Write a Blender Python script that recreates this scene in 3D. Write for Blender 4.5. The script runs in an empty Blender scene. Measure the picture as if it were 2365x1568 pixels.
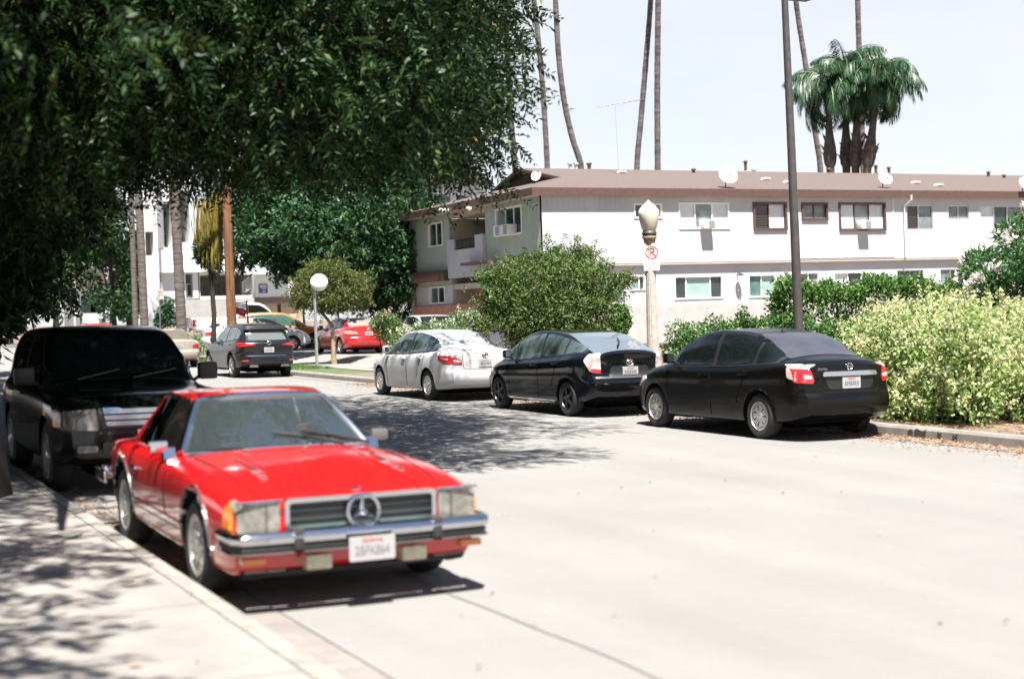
import bpy, bmesh, math, random
import numpy as np
from mathutils import Vector, Matrix
from mathutils.bvhtree import BVHTree

random.seed(7)
rng = np.random.default_rng(7)
SC = bpy.context.scene
COL = SC.collection
R = math.radians
PI = math.pi

# ------------------------------------------------------------------ camera
# world: +Y runs up the street, +X to its right-hand kerb, metres; the camera stands on the left pavement
YAW, PITCH, ROLL, TILT = R(26.3), R(-1.04), R(2.0), R(0.95)
EYE = Vector((0, 0, 1.8))
FPX, CX, CY = 3325.0, 1182.5, 784.0          # focal length and centre in a 2365 px wide frame
FW = Vector((math.sin(YAW), math.cos(YAW), 0))
RT = Vector((math.cos(YAW), -math.sin(YAW), 0))
fwd = (FW * math.cos(PITCH) + Vector((0, 0, 1)) * math.sin(PITCH)).normalized()
upv = RT.cross(fwd).normalized()
cam_r = RT * math.cos(ROLL) - upv * math.sin(ROLL)
cam_u = RT * math.sin(ROLL) + upv * math.cos(ROLL)
cam = bpy.data.cameras.new("camera")
cam_o = bpy.data.objects.new("camera", cam)
COL.objects.link(cam_o)
cam_o.matrix_world = Matrix(((cam_r.x, cam_u.x, -fwd.x, EYE.x), (cam_r.y, cam_u.y, -fwd.y, EYE.y), (cam_r.z, cam_u.z, -fwd.z, EYE.z), (0, 0, 0, 1)))
cam.sensor_width = 36.0
cam.lens = FPX / 2365 * 36
cam.clip_start, cam.clip_end = 0.1, 2000
cam.dof.use_dof = True
cam.dof.focus_distance = 30.0
cam.dof.aperture_fstop = 1.3
cam.dof.aperture_blades = 7
SC.camera = cam_o

# ------------------------------------------------------------------ sky, sun, exposure
SUN_EL, SUN_AZ = R(68), (-0.20, -0.98)       # horizontal direction towards the sun
W = bpy.data.worlds.new("World")
SC.world = W
W.use_nodes = True
nt = W.node_tree
sky = nt.nodes.new("ShaderNodeTexSky")
sky.sky_type = 'NISHITA'
sky.sun_disc = False
sky.sun_elevation = SUN_EL
sky.sun_rotation = math.atan2(SUN_AZ[0], SUN_AZ[1])
sky.air_density, sky.dust_density, sky.ozone_density = 0.75, 0.35, 1.4
# thin bright cloud veil, thickest low down and towards the left
geo = nt.nodes.new("ShaderNodeTexCoord")
mpn = nt.nodes.new("ShaderNodeMapping"); mpn.inputs["Scale"].default_value = (1.0, 1.0, 3.2)
cl = nt.nodes.new("ShaderNodeTexNoise"); cl.inputs["Scale"].default_value = 2.6; cl.inputs["Detail"].default_value = 7; cl.inputs["Roughness"].default_value = 0.55
cr = nt.nodes.new("ShaderNodeMapRange"); cr.inputs[1].default_value, cr.inputs[2].default_value, cr.inputs[3].default_value, cr.inputs[4].default_value = 0.34, 0.68, 0.72, 0.99
mxn = nt.nodes.new("ShaderNodeMix"); mxn.data_type = 'RGBA'
mxn.inputs[7].default_value = (5.4, 5.42, 5.45, 1)
nt.links.new(geo.outputs["Generated"], mpn.inputs[0]); nt.links.new(mpn.outputs[0], cl.inputs["Vector"]); nt.links.new(cl.outputs["Fac"], cr.inputs[0])
sep = nt.nodes.new("ShaderNodeSeparateXYZ"); nt.links.new(geo.outputs["Generated"], sep.inputs[0])
low = nt.nodes.new("ShaderNodeMapRange"); low.interpolation_type = 'SMOOTHSTEP'
low.inputs[1].default_value, low.inputs[2].default_value, low.inputs[3].default_value, low.inputs[4].default_value = 0.20, 0.52, 1.0, 0.05
mlt = nt.nodes.new("ShaderNodeMath"); mlt.operation = 'MULTIPLY'
nt.links.new(sep.outputs[2], low.inputs[0]); nt.links.new(low.outputs[0], mlt.inputs[0]); nt.links.new(cr.outputs[0], mlt.inputs[1])
nt.links.new(mlt.outputs[0], mxn.inputs[0]); nt.links.new(sky.outputs[0], mxn.inputs[6])
nt.links.new(mxn.outputs[2], nt.nodes["Background"].inputs[0])
nt.nodes["Background"].inputs[1].default_value = 0.054
sun = bpy.data.lights.new("sun", 'SUN')
sun.energy = 5.0
sun.angle = R(0.55)
sun.color = (1.0, 0.96, 0.90)
sun_o = bpy.data.objects.new("sun", sun)
COL.objects.link(sun_o)
sd = Vector((SUN_AZ[0], SUN_AZ[1], 0)).normalized() * math.cos(SUN_EL) + Vector((0, 0, math.sin(SUN_EL)))
sun_o.rotation_euler = sd.to_track_quat('Z', 'Y').to_euler()
sun_o.location = (0, 0, 60)
SC.view_settings.view_transform = 'Standard'
SC.view_settings.look = 'None'
SC.view_settings.exposure = 1.78
SC.view_settings.gamma = 1.0
SC.view_settings.use_curve_mapping = False
SC.cycles.max_bounces = 6
SC.cycles.transparent_max_bounces = 10
SC.render.filter_size = 1.6

# ------------------------------------------------------------------ measuring helpers
def gz(x, y):
    """height of the gently tilted street plane"""
    return -math.tan(TILT) * (RT.x * x + RT.y * y)

def ray(px, py):
    a, b = px - CX, py - CY
    u = a * math.cos(ROLL) - b * math.sin(ROLL)
    v = a * math.sin(ROLL) + b * math.cos(ROLL)
    return fwd + RT * (u / FPX) - upv * (v / FPX)

def at(px, py, d):
    return EYE + ray(px, py) * d

def onY(px, py, y):
    r = ray(px, py)
    return EYE + r * ((y - EYE.y) / r.y)

def onX(px, py, x):
    r = ray(px, py)
    return EYE + r * ((x - EYE.x) / r.x)

def base(px, d):
    p = at(px, 760, d)
    return Vector((p.x, p.y, gz(p.x, p.y)))

TILT_M = Matrix.Rotation(TILT, 4, FW)        # leans a thing with the street plane

# ------------------------------------------------------------------ materials
MATS = {}
def mat(name, col, rough=0.6, metal=0.0, var=0.0, scale=6.0, bump=0.0, coat=0.0, spec=0.5, col2=None, trans=0.0, emit=None, bscale=None, detail=4.0, stretch=None):
    if name in MATS:
        return MATS[name]
    m = bpy.data.materials.new(name)
    m.use_nodes = True
    t = m.node_tree
    b = t.nodes["Principled BSDF"]
    b.inputs["Roughness"].default_value = rough
    b.inputs["Metallic"].default_value = metal
    b.inputs["Coat Weight"].default_value = coat
    b.inputs["Coat Roughness"].default_value = 0.03
    b.inputs["Specular IOR Level"].default_value = spec
    if trans:
        b.inputs["Transmission Weight"].default_value = trans
    b.inputs["Base Color"].default_value = (*col, 1)
    if var or col2 or bump:
        tc = t.nodes.new("ShaderNodeTexCoord")
        n = t.nodes.new("ShaderNodeTexNoise")
        n.inputs["Scale"].default_value = scale
        n.inputs["Detail"].default_value = detail
        n.inputs["Roughness"].default_value = 0.62
        if stretch:
            mp = t.nodes.new("ShaderNodeMapping"); mp.inputs["Scale"].default_value = stretch
            t.links.new(tc.outputs["Object"], mp.inputs[0]); t.links.new(mp.outputs[0], n.inputs["Vector"])
        else:
            t.links.new(tc.outputs["Object"], n.inputs["Vector"])
        if var or col2:
            r = t.nodes.new("ShaderNodeValToRGB")
            c2 = col2 or tuple(min(1, c * (1 + var)) for c in col)
            c1 = col if col2 else tuple(c * (1 - var) for c in col)
            r.color_ramp.elements[0].position, r.color_ramp.elements[1].position = 0.32, 0.68
            r.color_ramp.elements[0].color, r.color_ramp.elements[1].color = (*c1, 1), (*c2, 1)
            t.links.new(n.outputs["Fac"], r.inputs["Fac"])
            t.links.new(r.outputs["Color"], b.inputs["Base Color"])
        if bump:
            n2 = n
            if bscale:
                n2 = t.nodes.new("ShaderNodeTexNoise")
                n2.inputs["Scale"].default_value = bscale
                n2.inputs["Detail"].default_value = 3
                t.links.new(tc.outputs["Object"], n2.inputs["Vector"])
            bp = t.nodes.new("ShaderNodeBump")
            bp.inputs["Strength"].default_value = bump
            bp.inputs["Distance"].default_value = 0.02
            t.links.new(n2.outputs["Fac"], bp.inputs["Height"])
            t.links.new(bp.outputs["Normal"], b.inputs["Normal"])
    if emit:
        b.inputs["Emission Color"].default_value = (*emit[0], 1)
        b.inputs["Emission Strength"].default_value = emit[1]
    MATS[name] = m
    return m

def leaf_mat(name, stops, transl=0.3, rough=0.5, spec=0.22):
    """leaf colours differ from leaf to leaf; some light passes through"""
    if name in MATS:
        return MATS[name]
    m = bpy.data.materials.new(name)
    m.use_nodes = True
    t = m.node_tree
    b = t.nodes["Principled BSDF"]
    b.inputs["Roughness"].default_value = rough
    b.inputs["Specular IOR Level"].default_value = spec
    g = t.nodes.new("ShaderNodeNewGeometry")
    r = t.nodes.new("ShaderNodeValToRGB")
    cr = r.color_ramp
    while len(cr.elements) < len(stops):
        cr.elements.new(0.5)
    for e, (p, c) in zip(cr.elements, stops):
        e.position, e.color = p, (*c, 1)
    t.links.new(g.outputs["Random Per Island"], r.inputs["Fac"])
    t.links.new(r.outputs["Color"], b.inputs["Base Color"])
    tr = t.nodes.new("ShaderNodeBsdfTranslucent")
    t.links.new(r.outputs["Color"], tr.inputs["Color"])
    mx = t.nodes.new("ShaderNodeMixShader")
    mx.inputs[0].default_value = transl
    t.links.new(b.outputs[0], mx.inputs[1])
    t.links.new(tr.outputs[0], mx.inputs[2])
    t.links.new(mx.outputs[0], t.nodes["Material Output"].inputs["Surface"])
    MATS[name] = m
    return m

def clear_glass(name, tint, alpha_clear=0.7, haze_tint=0.0):
    """a window pane: part mirror, part clear"""
    if name in MATS:
        return MATS[name]
    m = bpy.data.materials.new(name)
    m.use_nodes = True
    t = m.node_tree
    t.nodes.remove(t.nodes["Principled BSDF"])
    tr = t.nodes.new("ShaderNodeBsdfTransparent")
    tr.inputs[0].default_value = (*tint, 1)
    gl = t.nodes.new("ShaderNodeBsdfGlossy")
    gl.inputs["Roughness"].default_value = 0.02
    fr = t.nodes.new("ShaderNodeFresnel")
    fr.inputs[0].default_value = 1.55
    mp = t.nodes.new("ShaderNodeMath")
    mp.operation = 'MULTIPLY_ADD'
    mp.inputs[1].default_value, mp.inputs[2].default_value = 1.0, 1.0 - alpha_clear
    mp.use_clamp = True
    t.links.new(fr.outputs[0], mp.inputs[0])
    mx = t.nodes.new("ShaderNodeMixShader")
    t.links.new(mp.outputs[0], mx.inputs[0])
    t.links.new(tr.outputs[0], mx.inputs[1])
    t.links.new(gl.outputs[0], mx.inputs[2])
    out = mx.outputs[0]
    if haze_tint:                                   # pale teal diffuse tint painted in for a milky reflection on the pane
        df = t.nodes.new("ShaderNodeBsdfDiffuse"); df.inputs[0].default_value = (.42, .55, .55, 1)
        m2 = t.nodes.new("ShaderNodeMixShader"); m2.inputs[0].default_value = haze_tint
        t.links.new(out, m2.inputs[1]); t.links.new(df.outputs[0], m2.inputs[2]); out = m2.outputs[0]
    t.links.new(out, t.nodes["Material Output"].inputs["Surface"])
    MATS[name] = m
    return m

# ------------------------------------------------------------------ objects
def tag(o, label=None, cat=None, group=None, kind=None):
    if label: o["label"] = label
    if cat: o["category"] = cat
    if group: o["group"] = group
    if kind: o["kind"] = kind
    return o

def thing(name, label, cat, loc=(0, 0, 0), rotz=0.0, group=None, lean=False):
    o = bpy.data.objects.new(name, None)
    o.empty_display_size = 0.2
    COL.objects.link(o)
    rm = Matrix.Rotation(rotz, 4, 'Z')
    o.matrix_world = Matrix.Translation(loc) @ ((TILT_M @ rm) if lean else rm)
    return tag(o, label, cat, group)

def link(name, me, m=None, parent=None):
    o = bpy.data.objects.new(name, me)
    COL.objects.link(o)
    if m is not None:
        me.materials.clear()
        me.materials.append(m)
    if parent is not None:
        o.parent = parent
    return o

def pydata(name, V, F, m=None, parent=None, smooth=False, sharp=None):
    me = bpy.data.meshes.new(name)
    me.from_pydata([tuple(v) for v in V], [], [tuple(f) for f in F])
    if smooth:
        me.polygons.foreach_set("use_smooth", [True] * len(me.polygons))
        if sharp:
            me.set_sharp_from_angle(angle=R(sharp))
    me.update()
    return link(name, me, m, parent)

class MB:
    """collects shapes that make one mesh"""
    def __init__(self):
        self.V, self.F = [], []
    def add(self, V, F):
        k = len(self.V)
        self.V += [Vector(v) for v in V]
        self.F += [tuple(i + k for i in f) for f in F]
        return self
    def box(self, a, b, M=None):
        x0, y0, z0 = a; x1, y1, z1 = b
        V = [Vector(p) for p in ((x0,y0,z0),(x1,y0,z0),(x1,y1,z0),(x0,y1,z0),(x0,y0,z1),(x1,y0,z1),(x1,y1,z1),(x0,y1,z1))]
        if M is not None: V = [M @ v for v in V]
        return self.add(V, [(0,3,2,1),(4,5,6,7),(0,1,5,4),(1,2,6,5),(2,3,7,6),(3,0,4,7)])
    def tube(self, pts, rad, n=8, cap=True):
        pts = [Vector(p) for p in pts]
        if not hasattr(rad, '__len__'): rad = [rad] * len(pts)
        V, F = [], []
        prev = None
        for i, p in enumerate(pts):
            t = (pts[min(i+1, len(pts)-1)] - pts[max(i-1, 0)]).normalized()
            if prev is None:
                a = t.orthogonal().normalized()
            else:
                a = (prev - t * prev.dot(t)).normalized()
            prev = a
            b = t.cross(a)
            for k in range(n):
                an = 2 * PI * k / n
                V.append(p + (a * math.cos(an) + b * math.sin(an)) * rad[i])
        for i in range(len(pts) - 1):
            for k in range(n):
                F.append((i*n+k, i*n+(k+1) % n, (i+1)*n+(k+1) % n, (i+1)*n+k))
        if cap:
            F.append(tuple(reversed(range(n))))
            F.append(tuple((len(pts)-1)*n + k for k in range(n)))
        return self.add(V, F)
    def lathe(self, prof, n=24, M=None, close=False):
        """profile of (radius, height) pairs about Z"""
        V, F = [], []
        m = len(prof)
        for (r, z) in prof:
            for k in range(n):
                an = 2 * PI * k / n
                V.append(Vector((r * math.cos(an), r * math.sin(an), z)))
        for i in range(m - (0 if close else 1)):
            j = (i + 1) % m
            for k in range(n):
                F.append((i*n+k, i*n+(k+1) % n, j*n+(k+1) % n, j*n+k))
        if M is not None: V = [M @ v for v in V]
        return self.add(V, F)
    def prism(self, poly, axis, a, b, M=None):
        """2D polygon pushed along an axis: 'x' takes (y,z), 'y' takes (x,z), 'z' takes (x,y)"""
        f = {'x': lambda p, t: (t, p[0], p[1]), 'y': lambda p, t: (p[0], t, p[1]), 'z': lambda p, t: (p[0], p[1], t)}[axis]
        n = len(poly)
        V = [Vector(f(p, a)) for p in poly] + [Vector(f(p, b)) for p in poly]
        if M is not None: V = [M @ v for v in V]
        return self.add(V, [tuple(range(n))[::-1], tuple(range(n, 2*n))] + [(i, (i+1) % n, n+(i+1) % n, n+i) for i in range(n)])
    def build(self, name, m=None, parent=None, smooth=False, sharp=40, bevel=0.0):
        if not bevel:
            return pydata(name, self.V, self.F, m, parent, smooth, sharp)
        bm = bmesh.new()
        vs = [bm.verts.new(v) for v in self.V]
        for f in self.F:
            try: bm.faces.new([vs[i] for i in f])
            except ValueError: pass
        bmesh.ops.recalc_face_normals(bm, faces=bm.faces)
        bmesh.ops.bevel(bm, geom=bm.edges[:], offset=bevel, segments=2, affect='EDGES', profile=0.6)
        me = bpy.data.meshes.new(name)
        bm.to_mesh(me); bm.free()
        me.polygons.foreach_set("use_smooth", [True] * len(me.polygons))
        me.set_sharp_from_angle(angle=R(sharp))
        return link(name, me, m, parent)

def solo(o, label, cat, group=None):
    return tag(o, label, cat, group)

def text_mesh(name, s, size, m, parent, M, depth=0.002, align='CENTER'):
    cu = bpy.data.curves.new(name, 'FONT')
    cu.body = s; cu.size = size; cu.extrude = depth
    cu.align_x = align; cu.align_y = 'CENTER'
    o = bpy.data.objects.new(name, cu)
    COL.objects.link(o)
    dg = bpy.context.evaluated_depsgraph_get()
    me = bpy.data.meshes.new_from_object(o.evaluated_get(dg))
    bpy.data.objects.remove(o); bpy.data.curves.remove(cu)
    me.transform(M)
    return link(name, me, m, parent)

def pchip(pts):
    xs = np.array([p[0] for p in pts], float); ys = np.array([p[1] for p in pts], float)
    h = np.diff(xs); d = np.diff(ys) / h
    m = np.zeros(len(xs))
    m[0], m[-1] = d[0], d[-1]
    for i in range(1, len(xs) - 1):
        if d[i-1] * d[i] > 0:
            w1, w2 = 2*h[i] + h[i-1], h[i] + 2*h[i-1]
            m[i] = (w1 + w2) / (w1 / d[i-1] + w2 / d[i])
    def f(x):
        x = np.clip(np.asarray(x, float), xs[0], xs[-1])
        i = np.clip(np.searchsorted(xs, x, side='right') - 1, 0, len(xs) - 2)
        t = (x - xs[i]) / h[i]
        return ys[i]*(1+2*t)*(1-t)**2 + h[i]*m[i]*t*(1-t)**2 + ys[i+1]*t*t*(3-2*t) + h[i]*m[i+1]*t*t*(t-1)
    return f
# ------------------------------------------------------------------ setting materials
def asphalt_mat():
    m = mat("asphalt", (0.172, 0.166, 0.158), 0.92, bump=0.35, bscale=140, var=0.06, scale=0.5)
    t = m.node_tree
    b = t.nodes["Principled BSDF"]
    tc = t.nodes.new("ShaderNodeTexCoord")
    mp = t.nodes.new("ShaderNodeMapping")
    mp.inputs["Scale"].default_value = (1.3, 0.09, 1)
    n = t.nodes.new("ShaderNodeTexNoise"); n.inputs["Scale"].default_value = 1.0; n.inputs["Detail"].default_value = 5
    f = t.nodes.new("ShaderNodeTexNoise"); f.inputs["Scale"].default_value = 160; f.inputs["Detail"].default_value = 2
    t.links.new(tc.outputs["Object"], mp.inputs[0]); t.links.new(mp.outputs[0], n.inputs["Vector"])
    t.links.new(tc.outputs["Object"], f.inputs["Vector"])
    r1 = t.nodes.new("ShaderNodeMapRange"); r1.inputs[1].default_value, r1.inputs[2].default_value, r1.inputs[3].default_value, r1.inputs[4].default_value = 0.3, 0.7, 0.92, 1.05
    r2 = t.nodes.new("ShaderNodeMapRange"); r2.inputs[1].default_value, r2.inputs[2].default_value, r2.inputs[3].default_value, r2.inputs[4].default_value = 0.3, 0.7, 0.8, 1.2
    t.links.new(n.outputs["Fac"], r1.inputs[0]); t.links.new(f.outputs["Fac"], r2.inputs[0])
    mu = t.nodes.new("ShaderNodeMath"); mu.operation = 'MULTIPLY'
    t.links.new(r1.outputs[0], mu.inputs[0]); t.links.new(r2.outputs[0], mu.inputs[1])
    old = b.inputs["Base Color"].links[0].from_socket
    mx = t.nodes.new("ShaderNodeVectorMath"); mx.operation = 'SCALE'
    t.links.new(old, mx.inputs[0]); t.links.new(mu.outputs[0], mx.inputs["Scale"])
    t.links.new(mx.outputs[0], b.inputs["Base Color"])
    return m

M_ASPH = asphalt_mat()
M_CONC = mat("concrete", (0.195, 0.18, 0.165), 0.9, var=0.14, scale=2.2, bump=0.25, bscale=90)
M_KERB = mat("kerb concrete", (0.20, 0.185, 0.165), 0.9, var=0.22, scale=5, bump=0.3, bscale=60)
M_GUTTER = mat("gutter concrete", (0.165, 0.148, 0.135), 0.9, var=0.2, scale=3, bump=0.3, bscale=80)
M_SOIL = mat("dry soil", (0.13, 0.095, 0.065), 0.95, var=0.35, scale=9, bump=0.6, bscale=30)
M_TAR = mat("tar", (0.03, 0.028, 0.026), 0.8)
M_GRASS_SOIL = mat("turf soil", (0.06, 0.085, 0.03), 0.95, var=0.3, scale=8)

def sheet(name, x0, x1, y0, y1, z, m, z1=None):
    mb = MB()
    if z1 is None:
        mb.add([(x0,y0,z),(x1,y0,z),(x1,y1,z),(x0,y1,z)], [(0,1,2,3)])
    else:
        mb.box((x0,y0,z), (x1,y1,z1))
    for v in mb.V: v.z += gz(v.x, v.y)
    return tag(mb.build(name, m), kind="structure")

sheet("ground", -400, 400, -200, 700, -0.12, M_SOIL)
sheet("road", 2.57, 13.15, -40, 260, 0.0, M_ASPH)
sheet("gutter_left", 2.2, 2.555, -40, 260, 0.004, M_GUTTER)
sheet("gutter_right", 13.165, 13.6, -40, 260, 0.004, M_GUTTER)
# kerbs: bevelled nosing, left and right, cast in lengths
def kerb(name, xa, xb, street):
    mb = MB()
    y = -30.0
    while y < 200:
        L = 3.0
        if street > 0: poly = [(xa,-.1),(xb+.02,-.1),(xb,.11),(xb-.03,.147),(xa,.15)]
        else: poly = [(xa-.02,-.1),(xb,-.1),(xb,.15),(xa+.03,.147),(xa,.11)]
        mb.prism(poly, 'y', y+.006, y+L-.006)
        y += L
    for v in mb.V: v.z += gz(v.x, v.y)
    return tag(mb.build(name, M_KERB), kind="structure")
kerb("kerb_left", 2.05, 2.2, 1)
kr = kerb("kerb_right", 13.6, 13.76, -1)
# pavement slabs with tooled joints
mb = MB()
y = -10.0
while y < 60:
    for (xa, xb) in ((-1.6, .2), (.212, 2.04)):
        mb.box((xa, y+.008, -.1), (xb, y+1.83-.008, .15))
    y += 1.83
for v in mb.V: v.z += gz(v.x, v.y)
tag(mb.build("pavement_left", M_CONC), kind="structure")
sheet("verge_left", -60, -1.61, -40, 260, 0.10, M_SOIL)
sheet("planting_bed", 13.77, 15.6, -30, 40, 0.13, M_SOIL)
sheet("lawn_strip", 13.77, 15.4, 40.02, 110, 0.13, M_GRASS_SOIL)
sheet("pavement_right", 15.42, 17.2, 40.02, 110, 0.145, M_CONC)
sheet("garden_soil", 15.61, 80, -30, 40, 0.12, M_SOIL)
def ramp(name, x0, z0, x1, z1, y0, y1, m):
    V = [(x0,y0,z0),(x1,y0,z1),(x1,y1,z1),(x0,y1,z0)]
    V = [(a, b, c+gz(a, b)) for a, b, c in V]
    return tag(pydata(name, V, [(0,1,2,3)], m), kind="structure")
ramp("driveway_apron", 17.2, .145, 18.0, .36, 40.02, 110, M_CONC)
mb = MB(); mb.box((15.62, 66.6, .0), (23.5, 77.5, .74))
for v in mb.V: v.z += gz(v.x, v.y)
tag(mb.build("upper_lot", M_CONC), kind="structure")
sheet("forecourt", 18.0, 60, 40.02, 110, 0.36, M_CONC)

# kerb stains (tar drips on the kerb face) and road seams
def drip(px, w, top):
    p = onX(px, 995, 13.6)
    x0 = 13.588
    g = gz(13.6, p.y)
    V = []
    n = 5
    for i in range(n + 1):
        t = i / n
        h = .005 + (top - .005) * (0.85 + .15 * math.sin(7 * t + px))
        V += [(13.582 + .0, p.y + w * (t - .5), g + .006), (13.597, p.y + w * (t - .5), g + h)]
    return V, [(2*i, 2*i+2, 2*i+3, 2*i+1) for i in range(n)]
for (px, w, h) in ((2103, .10, .12), (2126, .22, .13), (2170, .08, .12), (2206, .09, .11)):
    V, F = drip(px, w, h)
    o = pydata("tar_stain", V, F, M_TAR, kr)
# hairline cracks and seams in the road (real dark strips 4 mm proud of nothing: sealed joints)
M_SEAM = mat("joint sealant", (0.13, 0.12, 0.115), 0.8)
def crack(pts, w, name="road_crack"):
    V, F = [], []
    for i, (x, y) in enumerate(pts):
        a = pts[max(i-1, 0)]; b = pts[min(i+1, len(pts)-1)]
        d = Vector((b[0]-a[0], b[1]-a[1], 0)).normalized()
        n = Vector((-d.y, d.x, 0)) * w * (.5 + .25 * random.random())
        for s in (-1, 1):
            V.append((x + n.x*s, y + n.y*s, .005 + gz(x, y)))
    F = [(2*i, 2*i+1, 2*i+3, 2*i+2) for i in range(len(pts)-1)]
    return tag(pydata(name, V, F, M_SEAM), kind="structure")
crack([(3.70 + .012*math.sin(y*2.1) + .01*math.sin(y*5), y) for y in np.arange(-4, 12, .4)], .016)
crack([(7.2 + .3*t + .05*math.sin(9*t), 4.2 + 1.9*t) for t in np.linspace(0, 1, 16)], .012)
sheet("gutter_seam", 2.553, 2.585, -40, 120, -0.012, M_TAR)

# ------------------------------------------------------------------ fallen leaves along both gutters
def litter(name, xs, ys, n, cols, size=(.02, .05)):
    V, F = [], []
    for i in range(n):
        x, y = xs(), ys()
        s = random.uniform(*size)
        a = random.uniform(0, 2*PI)
        c, d = math.cos(a)*s, math.sin(a)*s
        z = gz(x, y) + .010 + random.uniform(0, .012)
        k = len(V)
        V += [(x-c, y-d, z), (x+d*.5, y-c*.5, z+random.uniform(0, .015)), (x+c, y+d, z+.004), (x-d*.5, y+c*.5, z+random.uniform(0, .012))]
        F.append((k, k+1, k+2, k+3))
    return tag(pydata(name, V, F, leaf_mat(name + " colours", cols, .05, .8)), kind="stuff")
BROWN = [(0, (.16, .07, .03)), (.5, (.3, .15, .07)), (1, (.42, .27, .13))]
litter("leaf_litter", lambda: 13.58 - abs(random.gauss(0, .45)), lambda: random.uniform(8, 36), 9000, BROWN, (.012,.032))
litter("leaf_litter", lambda: 2.22 + abs(random.gauss(0, .25)), lambda: random.uniform(9, 22), 900, BROWN, (.012,.03))
litter("leaf_litter", lambda: random.uniform(-1.5, 2.1), lambda: random.uniform(3, 16), 0 + 60, BROWN)
litter("leaf_litter", lambda: random.uniform(2.6, 13), lambda: random.uniform(6, 40), 260, BROWN, (.012, .025))
litter("bed_litter", lambda: random.uniform(13.8, 16.5), lambda: random.uniform(8, 34), 5000, BROWN)
for o in COL.objects:
    if o.name.startswith("bed_litter"):
        o.location.z = .13
# the third scatter lies on the raised pavement
[o for o in COL.objects if o.name.startswith("leaf_litter")][2].location.z = .15

# ------------------------------------------------------------------ grass
def grass(name, x0, x1, y0, y1, n, h=.09, z=.13):
    xs, ys = rng.uniform(x0, x1, n), rng.uniform(y0, y1, n)
    a = rng.uniform(0, 2*PI, n); hh = rng.uniform(.5, 1.2, n) * h
    zs = np.array([gz(x, y) for x, y in zip(xs, ys)]) + z
    w = .012
    V = np.empty((n, 3, 3))
    V[:, 0] = np.stack([xs - w*np.cos(a), ys - w*np.sin(a), zs], 1)
    V[:, 1] = np.stack([xs + w*np.cos(a), ys + w*np.sin(a), zs], 1)
    V[:, 2] = np.stack([xs + rng.normal(0, .03, n), ys + rng.normal(0, .03, n), zs + hh], 1)
    me = bpy.data.meshes.new(name)
    me.vertices.add(3*n); me.vertices.foreach_set("co", V.ravel())
    me.loops.add(3*n); me.loops.foreach_set("vertex_index", np.arange(3*n))
    me.polygons.add(n); me.polygons.foreach_set("loop_start", np.arange(0, 3*n, 3))
    me.update()
    return tag(link(name, me, leaf_mat("grass blades", [(0, (.05, .12, .025)), (.6, (.10, .2, .05)), (1, (.24, .26, .10))], .3)), kind="stuff")
grass("lawn_grass", 13.8, 15.38, 44, 92, 26000)

# ------------------------------------------------------------------ walls and windows
def wall(name, axis, plane, u0, u1, z0, z1, holes, depth, m, parent, inward=1):
    us = sorted({u0, u1, *[h[0] for h in holes], *[h[1] for h in holes]})
    zs = sorted({z0, z1, *[h[2] for h in holes], *[h[3] for h in holes]})
    P = (lambda u, z, d=0: (u, plane + d*inward, z)) if axis == 'y' else (lambda u, z, d=0: (plane + d*inward, u, z))
    mb = MB()
    for i in range(len(us)-1):
        for j in range(len(zs)-1):
            uc, zc = (us[i]+us[i+1])/2, (zs[j]+zs[j+1])/2
            if any(h[0] < uc < h[1] and h[2] < zc < h[3] for h in holes): continue
            mb.add([P(us[i],zs[j]), P(us[i+1],zs[j]), P(us[i+1],zs[j+1]), P(us[i],zs[j+1])], [(0,1,2,3)])
    for (a, b, c, d) in holes:
        mb.add([P(a,c),P(b,c),P(b,d),P(a,d),P(a,c,depth),P(b,c,depth),P(b,d,depth),P(a,d,depth)], [(0,1,5,4),(1,2,6,5),(2,3,7,6),(3,0,4,7)])
    for (ua, za, ub, zb) in ((u0,z0,u1,z0),(u1,z0,u1,z1),(u1,z1,u0,z1),(u0,z1,u0,z0)):
        mb.add([P(ua,za),P(ub,zb),P(ub,zb,depth),P(ua,za,depth)], [(0,1,2,3)])
    return mb.build(name, m, parent)

M_GLASS_D = mat("dark window glass", (0.025, 0.035, 0.035), 0.04, spec=0.8, var=.5, scale=1.5)
M_GLASS_T = mat("green tinted glass", (0.06, 0.13, 0.12), 0.06, spec=0.7, var=.3, scale=2)
M_CURT_W = mat("white curtain behind glass", (0.55, 0.60, 0.60), 0.25, var=.12, scale=3)
M_CURT_T = mat("aqua curtain behind glass", (0.25, 0.36, 0.33), 0.2, var=.12, scale=3)
M_BLIND = mat("blinds behind glass", (0.16, 0.19, 0.19), 0.3, var=.35, scale=3)
M_WHITE_FR = mat("white painted frame", (0.75, 0.74, 0.70), 0.5)
M_BROWN_FR = mat("brown painted trim", (0.085, 0.045, 0.035), 0.6, var=.2, scale=8)
M_ALU = mat("aluminium", (0.55, 0.55, 0.55), 0.4, metal=.8)
PANES = {'d': M_GLASS_D, 't': M_GLASS_T, 'w': M_CURT_W, 'a': M_CURT_T, 'b': M_BLIND}

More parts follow.
